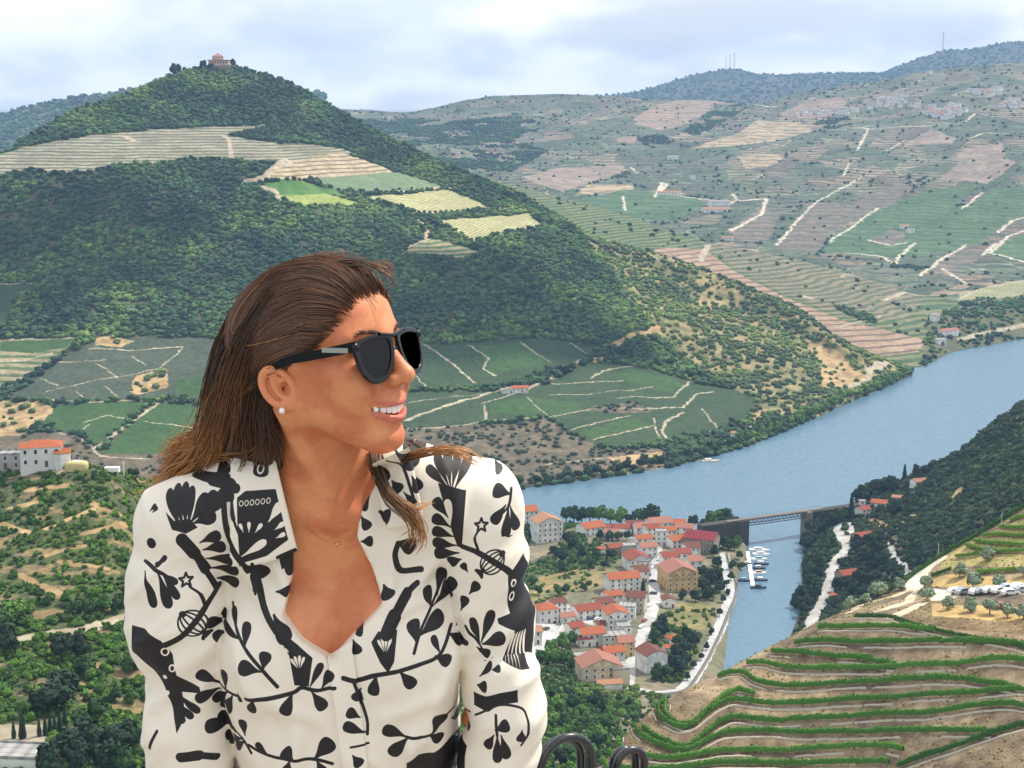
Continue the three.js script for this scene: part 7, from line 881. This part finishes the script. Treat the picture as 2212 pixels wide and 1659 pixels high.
// ---------------------------------------------------------------- hair
const scalpF = (x, y, z) => smin(ell(x, y, z, CR, CRR), ell(x, y, z, [0, 0.045, 0.030], [0.060, 0.052, 0.055]), 0.03);
const sideT = curve([[-0.09, -0.05], [-0.06, -0.048], [-0.03, -0.042], [-0.012, -0.022], [0.002, 0.004], [0.015, 0.028], [0.03, 0.050], [0.045, 0.068], [0.06, 0.078], [0.075, 0.0835], [0.088, 0.092], [0.14, 0.11]], 1), hairLine = (x, y) => sideT(y);
const lift_ = (x, y, z) => 0.009 + 0.012 * sstep(0.0, 0.06, z) * sstep(0.06, 0.11, y) + 0.020 * sstep(0.0, -0.08, z) * sstep(0.13, 0.05, y);
{
  const f = (x, y, z) => { const [hx, hy, hz] = toHead(x, y, z); let d = scalpF(hx, hy, hz) - lift_(hx, hy, hz) * 0.45 * sstep(0.0, 0.045, sideT(hy) - hz) + 0.0015; d = smin(d, cap(hx, hy, hz, [0, 0.0, -0.062], [-0.005, -0.085, -0.075], 0.052, 0.046), 0.03); d = smax(d, hz - hairLine(hx, hy) + 0.010, 0.012); let b = cap(x, y, z, fromHead(0.015, -0.05, -0.098).toArray(), Lp(510, 985, -0.05).toArray(), 0.040, 0.026); b = smin(b, ell(x, y, z, Lp(520, 870, -0.02).toArray(), [0.040, 0.080, 0.05]), 0.03); if (b < 0.02 && y < 0.12) b = Math.max(b, 0.004 - skinF(x, y, z)); return smin(d, b, 0.04) - 0.0025 * (vn(hx * 90 + hy * 30, hz * 30 + hy * 60) - 0.5) * 2; };
  const hm = new THREE.MeshPhysicalMaterial({ color: srgb(52, 33, 24), roughness: 0.6 }), hair = part('hair', mesh3(f, [-0.22, -0.06, -0.26], [0.14, 0.30, 0.14], 0.004), hm, woman); hair.userData.label = 'long brown hair with sun-lightened ends blown back';
  const R = rng(2024), P = [], C = [], I = [], root = srgb(58, 37, 26), mid = srgb(124, 78, 48), tip = srgb(206, 146, 84);
  const addStrand = (pts, r, ca, cb, k0 = 0.55) => { const n = pts.length, b0 = P.length / 3, T = V3(), A = V3(), B = V3(), c = new THREE.Color(); for (let i = 0; i < n; i++) { T.subVectors(pts[Math.min(n - 1, i + 1)], pts[Math.max(0, i - 1)]).normalize(); A.set(0.3, 0.2, 1).cross(T).normalize(); B.crossVectors(T, A); const rr = r * (i === n - 1 ? 0.2 : i === 0 ? 0.25 : i === 1 ? 0.6 : 1 - 0.4 * i / n); for (let j = 0; j < 3; j++) { const a = j * 2.094; P.push(pts[i].x + (A.x * Math.cos(a) + B.x * Math.sin(a)) * rr, pts[i].y + (A.y * Math.cos(a) + B.y * Math.sin(a)) * rr, pts[i].z + (A.z * Math.cos(a) + B.z * Math.sin(a)) * rr); c.copy(ca).lerp(cb, sstep(k0, 1, i / (n - 1))); C.push(c.r, c.g, c.b); } if (i < n - 1) for (let j = 0; j < 3; j++) { const e = b0 + i * 3, k = (j + 1) % 3; I.push(e + j, e + k, e + 3 + j, e + k, e + 3 + k, e + 3 + j); } } };
  const lockEnd = [];   // strands gather into locks that end together
  for (let i = 0; i < 40; i++) { const q = R(); lockEnd.push(q < 0.30 ? Lp(lerp(400, 500, R()), lerp(965, 1025, R()) , -0.04 - 0.05 * R()) : q < 0.40 ? Lp(lerp(310, 400, R()), lerp(1010, 1060, R()), -0.03 - 0.04 * R()) : Lp(lerp(490, 590, R()), lerp(965, 1015, R()), -0.04 - 0.04 * R())); }
  let made = 0, tries = 0;
  while (made < 4500 && tries++ < 160000) {
    const a = R() * 6.283, e = Math.asin(lerp(-0.95, 1, R())), ux = Math.cos(a) * Math.cos(e), uy = Math.sin(e), uz = Math.sin(a) * Math.cos(e); let lo_ = 0.05, hi_ = 0.13; for (let k = 0; k < 12; k++) { const m = (lo_ + hi_) / 2; if (scalpF(CR[0] + ux * m, CR[1] + uy * m, CR[2] + uz * m) < 0) lo_ = m; else hi_ = m; } const hx = CR[0] + ux * lo_, hy = CR[1] + uy * lo_, hz = CR[2] + uz * lo_;
    if (hz > hairLine(hx, hy) - 0.012 * R() * R() || hy < -0.045) continue; if (hx > 0.05 && R() < 0.75) continue; if (made > 3400 && hz < hairLine(hx, hy) - 0.016) continue;
    const lv = lift_(hx, hy, hz) * (0.75 + 0.55 * R()), pts = []; let x = hx, y = hy, z = hz, h = 0.002, wv = (R() - 0.5) * 0.25, onHead = true, lk = lockEnd[Math.floor(R() * lockEnd.length)]; const len = 0.26 + 0.12 * R();
    for (let s = 0, l = 0; s < 26 && l < len; s++) {
      const q = fromHead(x, y, z); pts.push(q); if (y < -0.07 && z < 0) { onHead = false; break; }
      const w1 = sstep(-0.085, 0.01, z), side = sstep(0.03, 0.07, Math.abs(x)); let dx = x * (-1.2) * w1 * (1 - side) + wv * 0.3 - (x > 0 ? 2.2 * x : 0) * (1 - w1), dy = -(1 - w1) * 1.1 - (hy > 0.05 ? 0.42 : 0.2) * side * w1 - (y > 0.09 && z < 0 ? 0.3 : 0) + (z > 0.03 ? 0.35 : 0), dz = -w1 * 1.0 - 0.12; const m = Math.hypot(dx, dy, dz) || 1, st = 0.0135; x += dx / m * st; y += dy / m * st; z += dz / m * st; l += st;
      h = lerp(h, lift_(x, y, z) * 0.62 + lv * 0.45 * (0.4 + R() * 0.2), 0.45); const dd = scalpF(x, y, z), ee = 0.0006, nx = scalpF(x + ee, y, z) - dd, ny = scalpF(x, y + ee, z) - dd, nz = scalpF(x, y, z + ee) - dd, nm = Math.hypot(nx, ny, nz) || 1; if (y > -0.045) { const push = h - dd; x += nx / nm * push; y += ny / nm * push; z += nz / nm * push; }
    }
    if (pts.length < 4) continue;
    const last = pts[pts.length - 1], prev = pts[pts.length - 2], dir = last.clone().sub(prev).normalize(), end = lk.clone().add(V3((R() - 0.5) * 0.035, (R() - 0.5) * 0.045, (R() - 0.5) * 0.03));
    if (!onHead || R() < 0.75) { const c = new THREE.CubicBezierCurve3(last, last.clone().addScaledVector(dir, 0.06), end.clone().add(V3(0.03 + 0.03 * R(), 0.055 + 0.03 * R(), 0)), end); for (let i = 1; i <= 9; i++) { const q = c.getPoint(i / 9), w = i / 9; q.x += Math.sin(w * 7 + wv * 30) * 0.004 * w; q.y += Math.cos(w * 6 + wv * 24) * 0.004 * w; pts.push(q); } }
    const g = R(); addStrand(pts, 0.0006 + 0.0007 * R(), root.clone().lerp(mid, g * g), mid.clone().lerp(tip, 0.35 + 0.65 * R()), 0.5); made++;
  }
  const loose = (list, n, r, j, ca, cb) => { const q = list.map(([u, v, z]) => Lp(u, v, z)); for (let i = 0; i < n; i++) { const o = V3((R() - 0.5) * j, (R() - 0.5) * j, (R() - 0.5) * j), c = new THREE.CatmullRomCurve3(q.map((p, k) => p.clone().addScaledVector(o, 0.4 + k / q.length).add(V3((R() - 0.5) * j * 0.3, (R() - 0.5) * j * 0.3, 0)))); addStrand(c.getPoints(18).slice(0, 12 + Math.floor(R() * 8)), r * (0.7 + 0.6 * R()), ca, cb, 0.3); } };
  // locks on the far shoulder and wisps
  loose([[800, 975, 0.0], [815, 1020, 0.05], [845, 1075, 0.08], [890, 1115, 0.09], [902, 1150, 0.09], [885, 1182, 0.09]], 90, 0.0009, 0.020, root, mid.clone().lerp(tip, 0.4)); loose([[835, 1060, 0.075], [875, 1100, 0.085], [910, 1095, 0.09], [940, 1080, 0.07]], 18, 0.0007, 0.014, mid, tip);
  loose([[845, 1000, 0.02], [890, 985, 0.05], [950, 972, 0.05], [1000, 980, 0.05], [1030, 998, 0.04]], 46, 0.0008, 0.014, mid, tip); loose([[790, 985, -0.03], [840, 965, -0.03], [880, 968, -0.02], [905, 990, 0.0]], 40, 0.0008, 0.02, root, mid);
  loose([[470, 960, -0.04], [400, 1000, -0.04], [340, 1045, -0.03], [292, 1052, -0.03]], 26, 0.0006, 0.03, mid, tip); loose([[480, 880, -0.03], [440, 930, -0.04], [445, 990, -0.04], [385, 1030, -0.04]], 30, 0.0006, 0.035, mid, tip); loose([[585, 640, 0.07], [540, 720, 0.07], [512, 800, 0.06], [496, 880, 0.045], [478, 960, 0.01]], 260, 0.0008, 0.036, root, mid); loose([[512, 670, 0.0], [482, 750, 0.0], [466, 840, 0.0], [455, 925, -0.01], [428, 990, -0.02]], 260, 0.0008, 0.03, root, mid); loose([[515, 740, 0.02], [488, 810, 0.02], [472, 885, 0.02], [456, 950, 0.0], [415, 1005, -0.02]], 320, 0.0008, 0.036, root, mid.clone().lerp(tip, 0.6)); loose([[560, 790, 0.06], [545, 850, 0.05], [540, 910, 0.035], [545, 960, 0.02], [530, 1005, 0.0]], 260, 0.0009, 0.040, root, root.clone().lerp(mid, 0.6)); loose([[572, 850, 0.06], [572, 915, 0.055], [582, 960, 0.05], [586, 1000, 0.04]], 220, 0.0008, 0.030, root, root.clone().lerp(mid, 0.3)); loose([[470, 780, 0.0], [452, 860, 0.0], [446, 930, -0.02], [405, 985, -0.03]], 24, 0.0005, 0.03, mid, tip); loose([[600, 790, 0.09], [560, 815, 0.075], [515, 850, 0.05], [470, 880, 0.02], [440, 915, 0.0]], 40, 0.0007, 0.02, root, tip);
  loose([[700, 575, 0.05], [770, 570, 0.06], [815, 580, 0.06], [836, 592, 0.06], [842, 612, 0.06]], 26, 0.0006, 0.016, root, mid); loose([[800, 575, 0.05], [832, 570, 0.05], [843, 588, 0.05], [834, 600, 0.05], [822, 592, 0.05]], 16, 0.0004, 0.014, mid, mid); loose([[600, 580, 0.0], [680, 552, 0.0], [740, 550, 0.02], [800, 562, 0.04]], 10, 0.0004, 0.012, mid, mid); loose([[580, 600, 0.05], [530, 690, 0.06], [520, 740, 0.06], [610, 720, 0.09], [690, 690, 0.1]], 5, 0.0004, 0.03, tip, tip);
  const g = new THREE.BufferGeometry(); g.setAttribute('position', new THREE.Float32BufferAttribute(P, 3)); g.setAttribute('color', new THREE.Float32BufferAttribute(C, 3)); g.setIndex(I); g.computeVertexNormals(); const st = part('strands', g, new THREE.MeshPhysicalMaterial({ vertexColors: true, color: 0xffffff, roughness: 0.36, sheen: 0.3, sheenColor: srgb(255, 220, 180) }), hair); st.userData.kind = 'stuff';
}
// eyebrow
{ const R = rng(8), gs = []; for (const s of [-1, 1]) { gs.length = 0; for (let i = 0; i < 90; i++) { const t = R(), x = s * lerp(0.014, 0.046, t), y = 0.0295 + 0.005 * Math.sin(t * 2.6) + 0.0045 * (R() - 0.5), a = fromHead(x, y, 0.05), dir = HF.clone(); let k = 0.06; for (; k > 0; k -= 0.0015) { const q = a.clone().addScaledVector(dir, k), h = toHead(q.x, q.y, q.z); if (headF(...h) < 0.0006) break; } const p = a.addScaledVector(dir, k), e = p.clone().addScaledVector(HL, s * 0.005).addScaledVector(HU, 0.002); gs.push(tapered(p, e, 0.00045, 0.0002, 3)); } part('eyebrow', mergeGeometries(gs), std(srgb(44, 28, 20), 0.6), woman).userData.kind = 'stuff'; } }
// ---------------------------------------------------------------- sunglasses
{
  const t = thing('sunglasses', 'black aviator-shaped sunglasses with a metal bar on the temple', 'sunglasses', O.clone().add(HC)); t.quaternion.setFromRotationMatrix(new THREE.Matrix4().makeBasis(HL, HU, HF));
  const black = new THREE.MeshPhysicalMaterial({ color: srgb(10, 10, 11), roughness: 0.16, specularIntensity: 0.8 }), lensM = new THREE.MeshPhysicalMaterial({ color: srgb(9, 9, 10), roughness: 0.06, clearcoat: 1, clearcoatRoughness: 0.02 }), metal = std(srgb(206, 200, 186), 0.25, { metalness: 1 });
  const outline = (k) => { const s = new THREE.Shape(), pts = [[-0.0285, 0.017], [-0.029, 0.002], [-0.024, -0.016], [-0.010, -0.0275], [0.006, -0.026], [0.019, -0.013], [0.0255, 0.004], [0.0245, 0.0185], [0.012, 0.0225], [-0.010, 0.0228]].map(([x, y]) => [x * k * 1.07, y * k]); const c = new THREE.CatmullRomCurve3(pts.map(([x, y]) => V3(x, y, 0)), true); s.setFromPoints(c.getPoints(60).map((p) => new THREE.Vector2(p.x, p.y))); return s; };
  for (const sd of [-1, 1]) {   // -1 is her right
    const rim = outline(1.07), hole = outline(0.92); rim.holes.push(new THREE.Path(hole.getPoints()));
    const place = (m, dz) => { m.position.set(sd * 0.0350, 0.0050, 0.0960 + dz); m.rotation.set(-0.10, sd * 0.16, 0); if (sd > 0) m.scale.x = -1; };
    const g = new THREE.ExtrudeGeometry(rim, { depth: 0.0036, bevelEnabled: true, bevelSize: 0.0009, bevelThickness: 0.0009, bevelSegments: 3, curveSegments: 40 }); if (sd > 0) { g.scale(-1, 1, 1); const ix = g.index; if (ix) { for (let i = 0; i < ix.count; i += 3) { const a = ix.getX(i); ix.setX(i, ix.getX(i + 2)); ix.setX(i + 2, a); } } else { for (const k of ['position', 'normal', 'uv']) { const A = g.attributes[k], n = A.itemSize; for (let i = 0; i < A.count; i += 3) for (let c = 0; c < n; c++) { const a = A.array[i * n + c]; A.array[i * n + c] = A.array[(i + 2) * n + c]; A.array[(i + 2) * n + c] = a; } } } g.computeVertexNormals(); }
    const r = part('rim', g, black, t); place(r, 0); r.scale.x = 1;
    const lg = new THREE.ExtrudeGeometry(outline(0.935), { depth: 0.0016, bevelEnabled: false, curveSegments: 40 }); if (sd > 0) lg.scale(-1, 1, 1); const lm = part('lens', lg, new THREE.MeshPhysicalMaterial({ ...{}, color: lensM.color, roughness: 0.03, specularIntensity: 0.55, side: THREE.DoubleSide }), t); place(lm, 0.0012); lm.scale.x = 1;
    const temple = part('temple', (() => { const a = V3(sd * 0.0675, 0.0215, 0.0935), b = V3(sd * 0.0772, 0.0125, 0.000), c = V3(sd * 0.077, 0.004, -0.026), cv = new THREE.CatmullRomCurve3([a, a.clone().lerp(b, 0.33).add(V3(sd * 0.001, 0, 0)), a.clone().lerp(b, 0.67).add(V3(sd * 0.001, 0, 0)), b, c], false, 'centripetal'), n = 24, P = [], I = []; for (let i = 0; i <= n; i++) { const p = cv.getPoint(i / n), h = lerp(0.0062, 0.0042, i / n), w = 0.0021; P.push(p.x - sd * w, p.y - h, p.z, p.x + sd * w, p.y - h, p.z, p.x + sd * w, p.y + h, p.z, p.x - sd * w, p.y + h, p.z); if (i < n) for (let j = 0; j < 4; j++) { const e = i * 4 + j, k = i * 4 + (j + 1) % 4; I.push(e, k, e + 4, k, k + 4, e + 4); } } I.push(0, 1, 2, 0, 2, 3); const g = new THREE.BufferGeometry(); g.setAttribute('position', new THREE.Float32BufferAttribute(P, 3)); g.setIndex(I); const q = g.toNonIndexed(); q.computeVertexNormals(); return q; })(), new THREE.MeshPhysicalMaterial({ color: black.color, roughness: 0.16, specularIntensity: 0.8, side: THREE.DoubleSide }), t);
    const bar = part('metal_bar', new THREE.BoxGeometry(0.0012, 0.0058, 0.034), metal, temple); bar.position.set(sd * 0.0735, 0.0198, 0.068); bar.rotation.set(0.110, sd * -0.13, 0);
    const hinge = part('hinge', new THREE.SphereGeometry(0.0056, 12, 10).scale(1.0, 1.0, 0.7), black, t); hinge.position.set(sd * 0.0665, 0.0205, 0.0925);
  }
  part('bridge', new THREE.TubeGeometry(new THREE.CatmullRomCurve3([V3(-0.012, 0.008, 0.1), V3(0, 0.0115, 0.1015), V3(0.012, 0.008, 0.1)]), 10, 0.0021, 8), black, t); part('brow_bar', new THREE.TubeGeometry(new THREE.CatmullRomCurve3([V3(-0.026, 0.0305, 0.099), V3(0, 0.0265, 0.1015), V3(0.026, 0.0305, 0.099)]), 14, 0.0026, 8), black, t);
}
// earring, necklace
{ const m = std(srgb(236, 224, 190), 0.15, { metalness: 0.9 }), e = thing('earring', 'small round pearl stud in the ear lobe', 'earring', O.clone().add(fromHead(-0.0815, -0.0455, -0.014))); part('pearl', new THREE.SphereGeometry(0.0038, 16, 12), new THREE.MeshPhysicalMaterial({ color: srgb(240, 236, 228), roughness: 0.2, clearcoat: 1 }), e);
  const o = V3(0, CAMY, 0).sub(O), pts = []; for (let i = 0; i <= 30; i++) { const t = i / 30, u = lerp(612, 795, t), v = 1085 + 110 * (1 - ((t - 0.62) / 0.62) ** 2 * 1.0) - 22; const q = Lp(u, v, 0), dir = q.clone().sub(o).normalize(); let s = q.clone().sub(o).length() - 0.2; for (let k = 0; k < 60; k++) { const p = o.clone().addScaledVector(dir, s), f = skinF(p.x, p.y, p.z) - 0.0006; if (f < 0.0002) break; s += Math.min(f * 0.8, 0.01); } pts.push(o.clone().addScaledVector(dir, s)); }
  const gold = std(srgb(222, 178, 110), 0.25, { metalness: 1 }), n = thing('necklace', 'fine gold chain necklace with a tiny bar pendant', 'necklace', O); part('chain', new THREE.TubeGeometry(new THREE.CatmullRomCurve3(pts), 90, 0.00045, 5), gold, n); const pd = part('pendant', new THREE.CapsuleGeometry(0.0012, 0.006, 4, 8), gold, n); pd.position.copy(pts[19]).add(V3(0, -0.0015, 0.001)); pd.rotation.z = -1.1; }
// ---------------------------------------------------------------- the lookout: floor and iron railing hoops
{
  structure('terrace_floor', box(7, 0.3, 3.4, 0.2, FLOOR - 0.15, -1.1), std(srgb(150, 142, 130), 0.95), 'paved floor of the lookout');
  const iron = new THREE.MeshPhysicalMaterial({ color: srgb(22, 22, 24), roughness: 0.3, clearcoat: 0.6 });
  const arch = (u0, u1, v, d, label) => { const a = W(u0, v, d), b = W(u1, v, d), w = b.x - a.x, r = w / 2, y = a.y, t = thing('railing_hoop', label, 'railing', V3((a.x + b.x) / 2, FLOOR, a.z), 'iron hoops of the lookout railing'); t.rotation.y = 0.5; const top = y - FLOOR - r; for (const k of [0, 1]) { const rr = r * (k ? 0.80 : 1) / Math.cos(0.5) * 0.95, full = [], zz = k * -0.016; for (let y = 0; y < 12; y++) full.push(V3(-rr, top * y / 12, zz)); for (let i = 0; i <= 24; i++) { const q = Math.PI * i / 24; full.push(V3(-Math.cos(q) * rr, top + Math.sin(q) * rr, zz)); } for (let y = 11; y >= 0; y--) full.push(V3(rr, top * y / 12, zz)); part('rod', new THREE.TubeGeometry(new THREE.CatmullRomCurve3(full, false, 'centripetal'), 160, 0.006, 12), iron, t); } };
  arch(1166, 1284, 1597, 2.05, 'wide black iron hoop beside the rolled cuff'); arch(1328, 1396, 1622, 2.15, 'narrow black iron hoop in front of the vine terraces');
}
renderer.render(scene, camera);
